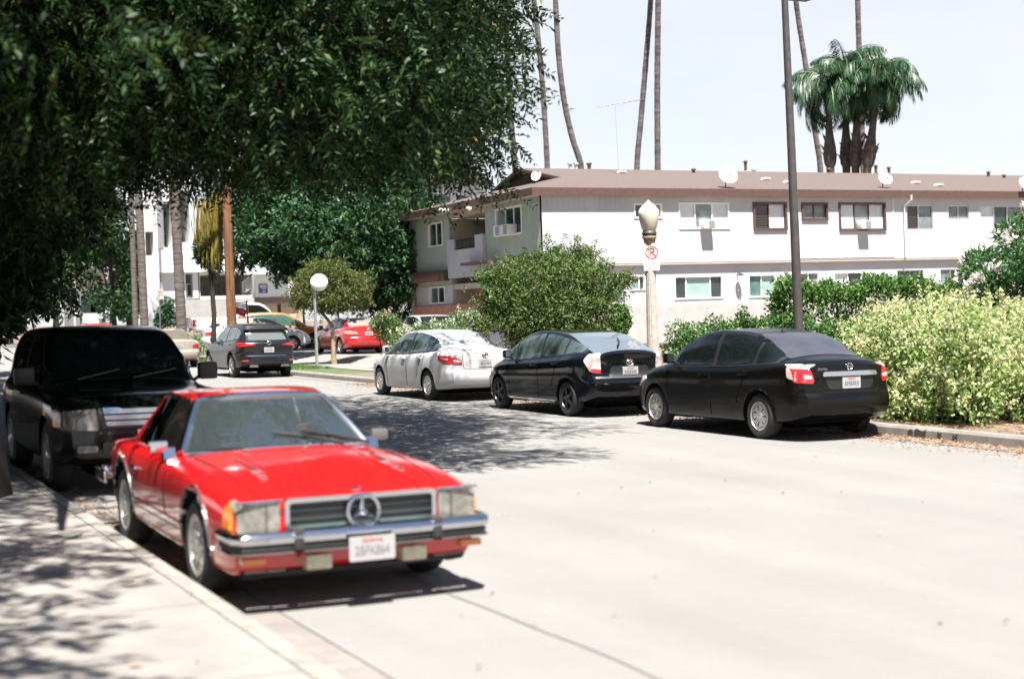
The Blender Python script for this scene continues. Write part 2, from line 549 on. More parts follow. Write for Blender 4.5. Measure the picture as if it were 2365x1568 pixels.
def window(parent, axis, plane, u0, u1, z0, z1, panes, fm, fw=.05, out=.0, inward=1, rec=.07):
    """frame with upright bars > one pane mesh per light"""
    P = (lambda a, b, c: (a, plane + b*inward, c)) if axis == 'y' else (lambda a, b, c: (plane + b*inward, a, c))
    mb = MB()
    def bx(ua, ub, da, db, za, zb):
        p, q = P(ua, da, za), P(ub, db, zb)
        mb.box([min(i, j) for i, j in zip(p, q)], [max(i, j) for i, j in zip(p, q)])
    d0 = -out
    bx(u0, u1, d0, rec+.04, z1-fw, z1); bx(u0, u1, d0-.012, rec+.04, z0, z0+fw)
    bx(u0, u0+fw, d0, rec+.04, z0+fw, z1-fw); bx(u1-fw, u1, d0, rec+.04, z0+fw, z1-fw)
    acc = 0
    tot = sum(p[0] for p in panes)
    iu0, iu1 = u0+fw, u1-fw
    edges = [iu0]
    for k, (wt, c) in enumerate(panes):
        acc += wt
        e = iu0 + (iu1-iu0)*acc/tot
        edges.append(e)
        if k < len(panes)-1: bx(e-.022, e+.022, rec-.035, rec+.035, z0+fw, z1-fw)
    fr = mb.build("window", fm, parent)
    for k, (wt, c) in enumerate(panes):
        pm = MB()
        a, b = edges[k] + (.022 if k else 0), edges[k+1] - (.022 if k < len(panes)-1 else 0)
        p, q = P(a, rec, z0+fw), P(b, rec+.012, z1-fw)
        pm.box([min(i, j) for i, j in zip(p, q)], [max(i, j) for i, j in zip(p, q)])
        if c == 'l':                                   # louvred light: slats
            po = pm.build("pane", M_GLASS_D, fr)
            sl = MB()
            nz = 9
            for i in range(nz):
                z = z0+fw + (z1-z0-2*fw)*(i+.5)/nz
                p, q = P(a, rec-.03, z-.012), P(b, rec-.005, z+.012)
                sl.box([min(i, j) for i, j in zip(p, q)], [max(i, j) for i, j in zip(p, q)])
            sl.build("louvre_slats", M_BROWN_FR, fr)
        else:
            pm.build("pane", PANES[c], fr)
    return fr

# ------------------------------------------------------------------ the white two-storey apartment house
M_WALL = mat("white stucco", (0.43, 0.435, 0.455), 0.85, var=.07, scale=.9, bump=.25, bscale=70)
M_WALL2 = mat("cream stucco", (0.46, 0.39, 0.32), 0.85, var=.06, scale=3, bump=.25, bscale=70)
M_BASE = mat("beige block base", (0.38, 0.35, 0.33), 0.9, var=.12, scale=4, bump=.3, bscale=40)
M_SAGE = mat("sage green stucco", (0.33, 0.37, 0.31), 0.85, var=.08, scale=3, bump=.25, bscale=70)
M_PEACH = mat("peach stucco", (0.60, 0.35, 0.22), 0.85, var=.08, scale=3, bump=.2, bscale=70)
M_ROOF = mat("brown composition roof", (0.090, 0.067, 0.060), 0.9, var=.22, scale=14, bump=.5, bscale=45)
M_WROT = mat("black wrought iron", (0.02, 0.02, 0.022), 0.5, metal=.3)
M_ACW = mat("white enamel", (0.72, 0.72, 0.69), 0.4)
M_ACG = mat("grey grille", (0.22, 0.23, 0.24), 0.6)

AP, AL = 41.6, 41.74           # facade planes, upper and lower storey
BX, BX2 = 21.8, 56.0
apt = thing("apartment_building", "long white two-storey apartment house with brown low-pitched roof and sage green end wall", "building", (BX, AP, gz(BX, AP)))
APO = apt.matrix_world.inverted()
def seat(o):
    """parts are built in world coordinates, then hung on their thing without moving"""
    r = o
    while r.parent: r = r.parent
    o.matrix_parent_inverse = Matrix() if o.parent is not r else r.matrix_world.inverted()
    return o
def rectA(x0, y0, x1, y1, plane):
    a = onY(x0, y0, plane); b = onY(x1, y1, plane)
    c = onY(x0, y1, plane)
    return (min(a.x, b.x), max(a.x, b.x), (b.z + c.z)/2, (a.z + onY(x1, y0, plane).z)/2)
def rectB(x0, y0, x1, y1, plane):
    a = onX(x0, y0, plane); b = onX(x1, y1, plane); c = onX(x0, y1, plane); d = onX(x1, y0, plane)
    return (min(a.y, b.y), max(a.y, b.y), (b.z + c.z)/2, (a.z + d.z)/2)

EAVE = 5.60
z_mid = onY(1500, 608, AP).z
UP = [((1463,470,1530,505), [(1,'d'),(1,'b')], 'w'), ((1566,468,1686,530), [(1,'w'),(1.1,'b'),(1,'w')], 'w'), ((1738,467,1818,532), [(1,'l'),(1.1,'w')], 'b'),
      ((1850,468,1912,509), [(1,'b'),(1,'b')], 'b'), ((1936,468,2046,533), [(1,'w'),(1,'b'),(1,'w')], 'b'), ((2094,474,2155,530), [(1,'l'),(1.2,'b')], 'n'),
      ((2190,475,2238,506), [(1,'b'),(1,'b')], 'n'), ((2264,476,2360,530), [(1,'w'),(1,'d'),(1,'b')], 'n'), ((2420,480,2500,532), [(1,'b'),(1,'w')], 'n'), ((2560,482,2640,536), [(1,'d'),(1,'w')], 'n')]
LO = [((1454,635,1491,671), [(2,'b'),(1,'d')], 'w'), ((1556,636,1671,691), [(1,'d'),(2.2,'a'),(1,'d')], 'w'), ((1727,633,1793,687), [(1,'t'),(1,'a')], 'w'),
      ((1843,628,1893,656), [(1,'b'),(1,'b')], 'w'), ((1924,627,2026,668), [(1,'w'),(1,'d'),(1,'w')], 'w'), ((2072,624,2134,668), [(1,'d'),(1,'d')], 'n'),
      ((2172,622,2220,650), [(1,'b'),(1,'d')], 'n'), ((2290,625,2380,680), [(1,'d'),(1,'w')], 'n')]
hu = [rectA(*w[0], AP) for w in UP]
hl = [rectA(*w[0], AL) for w in LO]
z_basetop = onY(1600, 703, AL).z
bodyparts = []
bodyparts.append(wall("upper_wall", 'y', AP, BX, BX2, z_mid, EAVE, hu, .12, M_WALL, apt))
mb = MB(); xe = onY(1455, 500, AP).x; x = BX+.2
while x < xe:
    mb.box((x-.008, AP-.007, z_mid+.01), (x+.008, AP-.001, EAVE-.03)); x += .2
mb.build("siding_battens", M_WALL, apt)
bodyparts.append(wall("lower_wall", 'y', AL, BX+.02, BX2-.02, z_basetop, z_mid-.002, hl, .12, M_WALL, apt))
mb = MB(); mb.box((BX+.02, AL-.05, -1.2), (BX2-.02, AL+.1, z_basetop-.003)); mb.build("base_course", M_BASE, apt)
mb = MB(); mb.box((BX+.02, AP+.01, z_mid-.06), (BX2-.02, AL+.1, z_mid-.004)); mb.build("overhang_soffit", M_WALL2, apt)
FM = {'w': (M_WHITE_FR, .055, .015), 'b': (M_BROWN_FR, .075, .05), 'n': (M_ALU, .03, -.02)}
for (w, h) in list(zip(UP, hu)):
    fm, fw_, out = FM[w[2]]
    window(apt, 'y', AP, h[0]+.003, h[1]-.003, h[2]+.003, h[3]-.003, w[1], fm, fw_, out)
for (w, h) in list(zip(LO, hl)):
    fm, fw_, out = FM[w[2]]
    window(apt, 'y', AL, h[0]+.003, h[1]-.003, h[2]+.003, h[3]-.003, w[1], fm, fw_, out)
# window air conditioners
def ac_unit(parent, c, w, h, d, axis='y'):
    mb = MB()
    if axis == 'y':
        mb.box((c.x-w/2, c.y-d, c.z-h/2), (c.x+w/2, c.y+.06, c.z+h/2))
    else:
        mb.box((c.x-d, c.y-w/2, c.z-h/2), (c.x+.06, c.y+w/2, c.z+h/2))
    o = mb.build("air_conditioner", M_ACW, parent, bevel=.012)
    g = MB()
    for i in range(6):
        z = c.z - h*.36 + h*.72*i/5
        if axis == 'y': g.box((c.x-w*.12, c.y-d-.008, z-.018), (c.x+w*.42, c.y-d-.001, z+.018))
        else: g.box((c.x-d-.008, c.y-w*.42, z-.018), (c.x-d-.001, c.y+w*.12, z+.018))
    g.build("grille", M_ACG, o)
ac_unit(apt, onY(1629, 519, AP), .46, .30, .3)
ac_unit(apt, onY(1990, 520, AP), .46, .30, .3)
# thin trim panel and downpipe on the facade
M_TRIM = mat("white trim", (0.72, 0.71, 0.69), 0.7)
a = onY(1845, 600, AP); b = onY(2062, 470, AP)
mb = MB(); mb.box((a.x, AP-.02, z_mid+.07), (b.x, AP-.002, z_mid+.11)); mb.build("trim_strip", M_TRIM, apt)
mb = MB(); mb.box((b.x-.03, AP-.022, z_mid+.113), (b.x, AP-.002, EAVE-.02)); mb.build("trim_strip", M_TRIM, apt)
c = onY(2086, 470, AP)
mb = MB(); mb.tube([(c.x, AP-.45, EAVE+.05), (c.x, AP-.45, EAVE-.12), (c.x, AP-.06, EAVE-.32), (c.x, AP-.06, z_mid+.05)], .032, 8); mb.build("downpipe", M_TRIM, apt, True)
# gooseneck wall lamp on the lower storey, wire conduit
def wall_lamp(parent, p, nrm):
    mb = MB()
    n = Vector(nrm)
    q = p + n*.02
    mb.tube([p, q + n*.1 + Vector((0,0,.06)), q + n*.2 + Vector((0,0,.02))], .014, 6)
    mb.lathe([(.02,.03),(.05,.02),(.13,-.04),(.12,-.045),(.02,-.02)], 14, Matrix.Translation(q + n*.2))
    return mb.build("wall_lamp", M_WROT, parent, True)
wall_lamp(apt, onY(1702, 634, AL), (0,-1,0))

# end wall towards the street (facade B)
YB = [41.6, onX(1122, 560, BX).y, onX(1039, 560, BX).y, 52.6]
zpar_t = onX(1040, 572, BX).z; zpar_t2 = onX(1085, 562, BX).z
zbal = onX(1080, 640, BX).z          # underside of the balcony front
h1 = rectB(1143, 478, 1207, 545, BX); h2 = rectB(988, 514, 1023, 570, BX); h3 = rectB(990, 662, 1027, 702, BX)
wall("end_wall", 'x', BX, YB[0]+.002, YB[1], 2.95, EAVE-.005, [h1], .12, M_SAGE, apt)
wall("end_wall", 'x', BX, YB[2], YB[3], 2.95, EAVE-.005, [h2], .12, M_SAGE, apt)
wall("ground_floor_end_wall", 'x', BX+.03, YB[0]+.35, YB[1], -1.2, 2.94, [], .12, M_WALL, apt)
wall("ground_floor_end_wall", 'x', BX+.03, YB[2], YB[3], -1.2, 2.94, [h3], .12, M_WALL, apt)
window(apt, 'x', BX, h1[0]+.003, h1[1]-.003, h1[2]+.003, h1[3]-.003, [(1,'d'),(1,'d'),(1,'b')], M_WHITE_FR, .06, .02)
window(apt, 'x', BX, h2[0]+.003, h2[1]-.003, h2[2]+.003, h2[3]-.003, [(1,'d'),(1,'d')], M_WHITE_FR, .05, .02)
window(apt, 'x', BX+.03, h3[0]+.003, h3[1]-.003, h3[2]+.003, h3[3]-.003, [(1,'d'),(1,'t')], M_WHITE_FR, .05, .02)
pa = onX(1182, 531, BX); ac_unit(apt, pa, .55, .36, .3, 'x')
pa = onX(1163, 534, BX); ac_unit(apt, pa, .5, .36, .28, 'x')
# balcony: recess, front wall with a gap for the iron railing
mb = MB()
ya, yb = YB[1], YB[2]
mb.box((BX+1.5, ya, -1.2), (BX+1.6, yb, EAVE)); bk = mb.build("recess_wall", M_WALL2, apt)
mb = MB(); mb.box((BX+.1, ya, 2.75), (BX+1.49, yb, 2.95)); mb.build("balcony_floor", M_WALL2, apt)
mb = MB(); mb.box((BX+.02, ya+.004, EAVE-.2), (BX+1.49, yb-.004, EAVE-.01)); mb.build("recess_ceiling", M_WALL2, apt)
mb = MB(); mb.box((BX+.12, ya-.1, -1.2), (BX+1.49, ya-.003, EAVE-.21)); mb.build("recess_side_wall", M_WALL2, apt)
mb = MB(); mb.box((BX+.12, yb+.003, -1.2), (BX+1.49, yb+.1, EAVE-.21)); mb.build("recess_side_wall", M_WALL2, apt)
yr0, yr1 = onX(1103, 552, BX).y, onX(1055, 560, BX).y
zr0 = onX(1080, 575, BX).z; zr1 = onX(1080, 549, BX).z
mb = MB()
mb.box((BX-.12, ya+.004, zbal), (BX+.02, yb-.004, zr0))
mb.box((BX-.12, ya+.004, zr0), (BX+.02, yr0, zr1+.04)); mb.box((BX-.12, yr1, zr0), (BX+.02, yb-.004, zr1+.0))
mb.build("balcony_front", M_WALL, apt)
mb = MB()
mb.box((BX-.07, yr0+.004, zr1-.07), (BX-.03, yr1-.004, zr1-.035)); mb.box((BX-.07, yr0+.004, zr0+.02), (BX-.03, yr1-.004, zr0+.05))
k = 16
for i in range(k):
    y = yr0 + (yr1-yr0)*(i+.5)/k
    mb.tube([(BX-.05, y, zr0+.05), (BX-.05, y, zr1-.07)], .011, 5)
mb.build("balcony_railing", M_WROT, apt)
wall("recess_ground_wall", 'x', BX+.9, ya, yb, -1.2, 2.74, [], .1, M_PEACH, apt)
for (px, py) in ((1080, 512), (1085, 655)):
    p = onX(px, py, BX+1.5 if py < 600 else BX+.9)
    mb = MB()
    mb.lathe([(.0,.2),(.05,.16),(.11,.1),(.09,-.1),(.04,-.14),(0,-.18)], 8, Matrix.Translation(p + Vector((-.12,0,0)))); mb.tube([p, p+Vector((-.12,0,.16))], .015, 5)
    mb.build("porch_lantern", M_WROT, apt)
p = onX(1118, 525, BX+.02)
mb = MB(); mb.box((BX+.3, ya+.0035, 2.96), (BX+1.2, ya+.04, 4.9)); mb.build("balcony_door", M_BROWN_FR, apt)
# brown awning boards, planter sill
a, b = onX(1036, 622, BX), onX(960, 640, BX)
mb = MB(); mb.box((BX-.25, YB[2]+.15, a.z-.42), (BX-.002, YB[3]-.1, a.z-.02)); mb.build("awning_board", M_BROWN_FR, apt)
a, b = onX(1122, 604, BX), onX(1092, 608, BX)
mb = MB(); mb.box((BX-.5, min(a.y,b.y)-1.2, a.z-.1), (BX-.125, max(a.y,b.y), a.z)); mb.build("door_canopy", M_BROWN_FR, apt)
mb = MB(); mb.box((BX-.10, YB[1]-2.5, onX(1050, 712, BX).z-.5), (BX+.02, YB[3]-.01, onX(1050, 704, BX).z)); mb.build("brick_sill", mat("red brick", (.36,.17,.12), .9, var=.3, scale=12), apt)
# floodlights under the eave
for px in (1019, 1031, 1083):
    p = onX(px, 486 if px < 1050 else 482, BX-.5)
    mb = MB(); mb.lathe([(.0,.09),(.05,.08),(.085,-.05),(.0,-.06)], 12, Matrix.Translation(p) @ Matrix.Rotation(R(-60), 4, 'Y')); mb.build("floodlight", M_ACW, apt, True)
# far and back walls, so the house is closed
mb = MB()
mb.add([(BX2,AL,-1.2),(BX2,53,-1.2),(BX2,53,EAVE),(BX2,AP,EAVE)], [(0,1,2,3)]); mb.add([(BX,53,-1.2),(BX2,53,-1.2),(BX2,53,EAVE),(BX,53,EAVE)], [(0,1,2,3)])
mb.add([(BX,52.6,-1.2),(BX,53,-1.2),(BX,53,EAVE),(BX,52.6,EAVE)], [(0,1,2,3)])
mb.build("rear_wall", M_WALL, apt)
# roof
x0, x1, y0, y1, ze, zr, yr, xg = 21.4, 56.8, 41.42, 53.6, 5.83, 7.12, 47.3, 24.2
zg = 6.53; yg0 = y0 + (zg-ze)/(zr-ze)*(yr-y0); yg1 = y1 - (zg-ze)/(zr-ze)*(y1-yr)
def slope(V, n, th=.06):
    nn = Vector(n).normalized()*th
    V = [Vector(v) for v in V]
    k = len(V)
    return V + [v - nn for v in V], [tuple(range(k)), tuple(range(k, 2*k))[::-1]] + [(i, k+i, k+(i+1) % k, (i+1) % k) for i in range(k)]
mb = MB()
mb.add(*slope([(x0,y0,ze),(x1,y0,ze),(x1,yr,zr),(xg-.25,yr,zr),(xg,yg0,zg)], (0,-.2,1)))
mb.add(*slope([(x0,y1,ze),(xg,yg1,zg),(xg-.25,yr,zr),(x1,yr,zr),(x1,y1,ze)], (0,.2,1)))
mb.add(*slope([(x0,y0,ze),(xg,yg0,zg),(xg,yg1,zg),(x0,y1,ze)], (-.2,0,1)))
roof = mb.build("roof", M_ROOF, apt)
mb = MB()
mb.box((x0-.03, y0-.035, ze-.24), (x1, y0-.002, ze+.012)); mb.box((x0-.035, y0, ze-.24), (x0-.002, y1, ze+.012)); mb.box((x1+.002, y0, ze-.24), (x1+.03, y1, ze+.012))
mb.build("fascia", M_BROWN_FR, apt)
mb = MB(); mb.box((x0, y0, ze-.235), (x1, AP-.003, ze-.215)); mb.box((x0, AP, ze-.235), (BX-.003, y1, ze-.215)); mb.build("soffit", M_WALL2, apt)
mb = MB()
mb.add([(xg+.05,yg0,zg),(xg+.05,yg1,zg),(xg+.05,yr,zr-.06)], [(0,1,2)])
for k in range(7):
    t = (k+.5)/7; z = zg + t*(zr-zg)*.86; hw = (yr-yg0)*(1-t)*.93
    mb.box((xg+.0, yr-hw, z-.015), (xg+.045, yr+hw, z+.015))
mb.build("gable_vent", M_BROWN_FR, apt)
mb = MB()
for s in (yg0, yg1):
    d = Vector((xg-.25-xg, yr-s, zr-zg))
    mb.tube([Vector((xg-.06, s, zg-.06)), Vector((xg-.3, yr, zr-.06))], .075, 4)
mb.build("gable_fascia", M_BROWN_FR, apt)
def onRoof(px, py):
    r = ray(px, py)
    n = Vector((0, -(zr-ze), yr-y0)); p0 = Vector((x0, y0, ze))
    return EYE + r * ((p0-EYE).dot(n) / r.dot(n))
M_METAL_W = mat("painted metal", (0.36, 0.35, 0.34), 0.5)
M_VENT = mat("rusty brown vent pipe", (0.12, 0.06, 0.05), 0.6, metal=.3)
def vent_pipe(px, pyb, h, r=.06, m=M_VENT):
    p = onRoof(px, pyb)
    mb = MB(); mb.lathe([(0,-.1),(r,-.1),(r,h),(r*1.6,h+.01),(r*1.6,h+.05),(r*.6,h+.1),(0,h+.1)], 12, Matrix.Translation(p)); mb.build("vent_pipe", m, apt, True)
for (px, pyb, h) in ((1722,388.5,.22),(2023,398,.22),(2053,399,.16),(2283,408,.14),(2319,411,.06),(1602,399,.08),(1915,399,.1)):
    vent_pipe(px, pyb, h)
for (px, py) in ((1768, 416), (2115, 424), (1820, 423), (2168, 430), (1436, 400)):
    p = onRoof(px, py)
    mb = MB(); mb.prism([(-.16,0),(.16,0),(.1,.1),(-.1,.1)], 'y', -.15, .15, Matrix.Translation(p)); mb.build("roof_vent", M_METAL_W, apt)
for (px, w) in ((1352, .75), (1760, .45)):
    p = onRoof(px, 388); p.y += .45; p.z = zr - .05
    mb = MB(); mb.box(p + Vector((-w*.9, -.15, -.1)), p + Vector((w*.9, .25, .11))); mb.build("chimney_box", M_METAL_W, apt)
    for k in ((-.5, -.15, .6) if w > .5 else (-.1,)):
        mb = MB(); mb.lathe([(0,0),(.07,0),(.07,.2),(.11,.21),(.11,.27),(0,.3)], 12, Matrix.Translation(p + Vector((k*w, .05, .105)))); mb.build("chimney_cowl", M_VENT if k > 0 else M_METAL_W, apt, True)
for o in apt.children_recursive:
    seat(o)

# satellite dishes and the aerial stand on the roof: things of their own
M_DISH = mat("dish grey white", (0.68, 0.68, 0.67), 0.45)
def dish(p, r, label, face=(-.25, -1, .55)):
    t = thing("satellite_dish", label, "satellite dish", p, 0, "satellite dishes on the apartment roof")
    M = Vector(face).normalized().to_track_quat('Z', 'Y').to_matrix().to_4x4()
    c = Vector((0, -.02, r*1.15))
    mb = MB(); prof = [(r*k/6, .16*r*(k/6)**2*2) for k in range(7)]; mb.lathe(prof + [(q, z-.02) for q, z in reversed(prof)], 28, Matrix.Translation(c) @ M, False)
    mb.build("reflector", M_DISH, t, True)
    mb = MB(); mb.tube([c + M @ Vector((0,-r*.9,.1)), c + M @ Vector((0,-r*.35,r*.85))], .012, 6); mb.box((-.04,-.04,-.04),(.04,.04,.05), Matrix.Translation(c + M @ Vector((0,-r*.3,r*.87)))); mb.build("feed_arm", M_METAL_W, t)
    mb = MB(); mb.tube([(0,.1,-.02),(0,.1,r*.5),c + M @ Vector((0,0,-.03))], .02, 7); mb.box((-.1,0,-.03),(.1,.2,.0)); mb.build("mast", M_VENT, t)
    return t
dish(onRoof(1680, 434), .34, "large white satellite dish on the roof edge left of the tall dark pole")
dish(onRoof(2043, 434), .27, "smaller round satellite dish on the roof right of the tall dark pole")
dish(onRoof(2366, 444), .27, "satellite dish at the right end of the roof, cut by the frame")
dish(Vector((xg-.45, yg0+1.0, zg-.1)), .2, "small white dish in front of the dark roof gable", (-1, -.6, .3))
ta = thing("television_aerial", "thin grey television aerial with cross rods standing on the brown roof", "aerial", onRoof(1430, 402))
Mi = ta.matrix_world.inverted()
top = at(1421, 240, (onRoof(1430, 402) - EYE).dot(fwd))
mb = MB(); mb.tube([(0,0,-.1), Mi @ top], .014, 6); mb.build("mast", M_METAL_W, ta)
mb = MB()
l, r_ = Mi @ at(1386, 247, top.dot(fwd)-EYE.dot(fwd)), Mi @ at(1479, 231, top.dot(fwd)-EYE.dot(fwd))
mb.tube([l, r_], .012, 5)
for k in range(9):
    q = l.lerp(r_, k/8); w = .16 + .03*k
    mb.tube([q + Vector((-.2*w, w, 0)), q + Vector((.2*w, -w, 0))], .006, 4)
mb.tube([Mi @ top + Vector((0,0,-.15)), l.lerp(r_, .8)], .008, 4); mb.tube([Mi @ top + Vector((0,0,-.15)), l.lerp(r_, .1)], .008, 4)
mb.build("boom", M_METAL_W, ta)
# ------------------------------------------------------------------ car kit
def paint(name, col, metal=0.0, rough=0.28, coat=1.0, spec=0.5):
    return mat(name, col, rough, metal=metal, coat=coat, spec=spec)
M_TYRE = mat("tyre rubber", (0.018, 0.018, 0.018), 0.8, bump=.2, scale=60)
M_RIM = mat("silver wheel", (0.55, 0.54, 0.52), 0.32, metal=.75)
M_RIMD = mat("dark wheel", (0.05, 0.05, 0.055), 0.35, metal=.7)
M_BLACK = mat("black plastic", (0.012, 0.012, 0.013), 0.5)
M_WELL = mat("wheel arch liner", (0.006, 0.006, 0.006), 0.95, spec=.1)
M_CHROME = mat("chrome", (0.62, 0.62, 0.63), 0.14, metal=1.0)
M_CGLASS = mat("car window glass", (0.006, 0.009, 0.009), 0.03, spec=0.6)
M_CGLASSL = mat("car window glass over a pale cabin", (0.06, 0.085, 0.085), 0.03, spec=0.9, var=.6, scale=2.0)
M_RED = mat("red lamp lens", (0.42, 0.015, 0.02), 0.12, coat=1.0)
M_CLEAR = mat("clear lamp lens", (0.62, 0.60, 0.56), 0.12, coat=1.0)
M_PINK = mat("pale red lamp lens", (0.60, 0.28, 0.26), 0.12, coat=1.0)
M_AMBER = mat("amber lamp lens", (0.62, 0.17, 0.015), 0.15, coat=1.0)
M_HEAD = mat("headlamp lens", (0.16, 0.15, 0.13), 0.12, coat=.6, var=.45, scale=11)
M_PLATE = mat("plate white", (0.34, 0.33, 0.33), 0.5)
M_INK = mat("plate blue ink", (0.05, 0.06, 0.2), 0.5)
M_INKR = mat("plate red ink", (0.5, 0.09, 0.05), 0.5)
M_SEAM2 = mat("panel gap", (0.01, 0.01, 0.01), 0.9, spec=.1)

def rpoly(pts, r=.03, n=4):
    """polygon with rounded corners"""
    out = []
    k = len(pts)
    for i in range(k):
        p = Vector((*pts[i][:2], 0)); a = Vector((*pts[i-1][:2], 0)); b = Vector((*pts[(i+1) % k][:2], 0))
        rr = pts[i][2] if len(pts[i]) > 2 else r
        da, db = (a-p), (b-p)
        q = min(rr, da.length*.45, db.length*.45)
        if q < 1e-4: out.append((p.x, p.y)); continue
        s, e = p + da.normalized()*q, p + db.normalized()*q
        for j in range(n+1):
            t = j/n
            v = s*(1-t)**2 + p*2*t*(1-t) + e*t*t
            out.append((v.x, v.y))
    return out

def catmull(P, M):
    """P: (N,K,2) control rows -> (N,M,2)"""
    K = P.shape[1]
    Q = np.concatenate([2*P[:, :1]-P[:, 1:2], P, 2*P[:, -1:]-P[:, -2:-1]], 1)
    seg = np.linalg.norm(np.diff(P, axis=1), axis=2).mean(0)
    cum = np.concatenate([[0], np.cumsum(seg)])
    s = np.linspace(0, cum[-1], M)
    i = np.clip(np.searchsorted(cum, s, side='right')-1, 0, K-2)
    t = ((s-cum[i])/seg[i])[None, :, None]
    p0, p1, p2, p3 = Q[:, i], Q[:, i+1], Q[:, i+2], Q[:, i+3]
    m1, m2 = (p2-p0)*.42, (p3-p1)*.42
    return p1*(2*t**3-3*t**2+1) + m1*(t**3-2*t**2+t) + p2*(-2*t**3+3*t**2) + m2*(t**3-t**2)

def shell(S, N=120, M=60):
    """car body surface: stations along x (rear axle at 0, nose at +x), mirrored in y"""
    a, b = -S['ro'], S['wb'] + S['fo']
    u = np.linspace(0, 1, N)
    x = a + (b-a)*(.75*u + .25*(.5-.5*np.cos(PI*u)))
    f = {k: pchip(S[k])(x) for k in ('W', 'zb', 'zs', 'zt', 'wt')}
    W, zb, zs, zt, wt = f['W'], f['zb'], f['zs'], f['zt'], f['wt']
    g = np.maximum(zt - zs, .012)
    bul = S.get('bulge', .012)
    rows = [(0*W, zb), (.78*W, zb), (.93*W, zb+.015), (.972*W, zb+.08), (.988*W, zb+.35*(zs-zb)), (W+bul*0, zb+.62*(zs-zb)), (.992*W, zb+.82*(zs-zb)), (.965*W, zs-.035), (.925*W, zs)]
    e = .90*W
    cr = np.clip((g-.12)/.25, 0, 1)                                        # 0 = flat deck, 1 = greenhouse
    def mix(p, q): return p*(1-cr)+q*cr
    rows += [(mix(.86*W, .80*e+.20*wt+.01), mix(zs+.25*g, zs+.18*g)), (mix(.74*W, .38*e+.62*wt+.012), mix(zs+.52*g, zs+.62*g)), (mix(.62*W, wt), mix(zs+.70*g, zs+.885*g)),
             (mix(.45*W, .90*wt), mix(zs+.85*g, zs+.965*g)), (mix(.25*W, .55*wt), mix(zs+.95*g, zs+.99*g)), (0*W, zt)]
    P = np.stack([np.stack(r, 1) for r in rows], 1)
    Q = catmull(P, M)
    Y, Z = np.maximum(Q[..., 0], 0), Q[..., 1]
    Y[:, 0] = 0; Y[:, -1] = 0
    X = np.repeat(x[:, None], M, 1)
    Wm = W.max()
    for end, sg, L in ((b, 1, S.get('rampf', .9)), (a, -1, S.get('rampr', .9))):
        r = np.clip(1-np.abs(X-end)/L, 0, 1)**2
        lean = pchip(S['leanf'] if sg > 0 else S['leanr'])(Z)
        bow = (S.get('bowf', .16) if sg > 0 else S.get('bowr', .12))
        X = X - sg*r*(bow*(Y/Wm)**2.6 + lean)
    V = np.stack([X, Y, Z], 2)
    ring = 2*M-2
    right = V[:, 1:M-1][:, ::-1].copy(); right[..., 1] *= -1
    A = np.concatenate([V, right], 1).reshape(-1, 3)
    idx = np.arange(N*ring).reshape(N, ring)
    F = []
    for i in range(N-1):
        p, q = idx[i], idx[i+1]
        for j in range(ring):
            k = (j+1) % ring
            F.append((p[j], p[k], q[k], q[j]))
    A = list(map(tuple, A))
    caps = []
    K = 13
    for i, flip in ((0, 1), (N-1, 0)):
        prev = None
        for j in range(1, M-1):
            l, r_ = idx[i][j], idx[i][ring-j]
            pl, pr = Vector(A[l]), Vector(A[r_])
            row = [l]
            sg = 1 if i else -1
            Wl = abs(pl.y)
            lean = float(pchip(S['leanf'] if sg > 0 else S['leanr'])(pl.z))
            bow = (S.get('bowf', .16) if sg > 0 else S.get('bowr', .12))
            for k in range(1, K-1):
                y = pl.y*(1-2*k/(K-1))
                xx = (b if i else a) - sg*(bow*(abs(y)/Wm)**2.6 + lean)
                A.append((xx, y, pl.z)); row.append(len(A)-1)
            row.append(r_)
            if prev is not None:
                for k in range(K-1):
                    q = (prev[k], prev[k+1], row[k+1], row[k])
                    F.append(q[::-1] if flip else q)
            else:
                c = idx[i][0]
                for k in range(K-1): F.append((c, row[k+1], row[k]))
            prev = row
        c = idx[i][M-1]
        for k in range(K-1): F.append((c, prev[k], prev[k+1]))
    # wheel openings: drop the faces, pull the edge onto the circle
    A = np.array(A)
    ax = [(0, S['R'], S['Ra']), (S['wb'], S['R'], S.get('Raf', S['Ra']))]
    ins = np.zeros(len(A), int)
    for n, (cx, cz, ra) in enumerate(ax):
        d = np.hypot(A[:, 0]-cx, A[:, 2]-cz)
        ins[(d < ra) & (np.abs(A[:, 1]) > .55*Wm)] = n+1
    keep = [f for f in F if not all(ins[i] for i in f)]
    used = {i for f in keep for i in f}
    for i in used:
        if ins[i]:
            cx, cz, ra = ax[ins[i]-1]
            dx, dz = A[i, 0]-cx, A[i, 2]-cz
            h = math.hypot(dx, dz) or 1
            A[i, 0], A[i, 2] = cx+dx/h*ra, max(cz+dz/h*ra, min(A[i, 2], S['zb'][0][1]))
    return [Vector(v) for v in A], keep

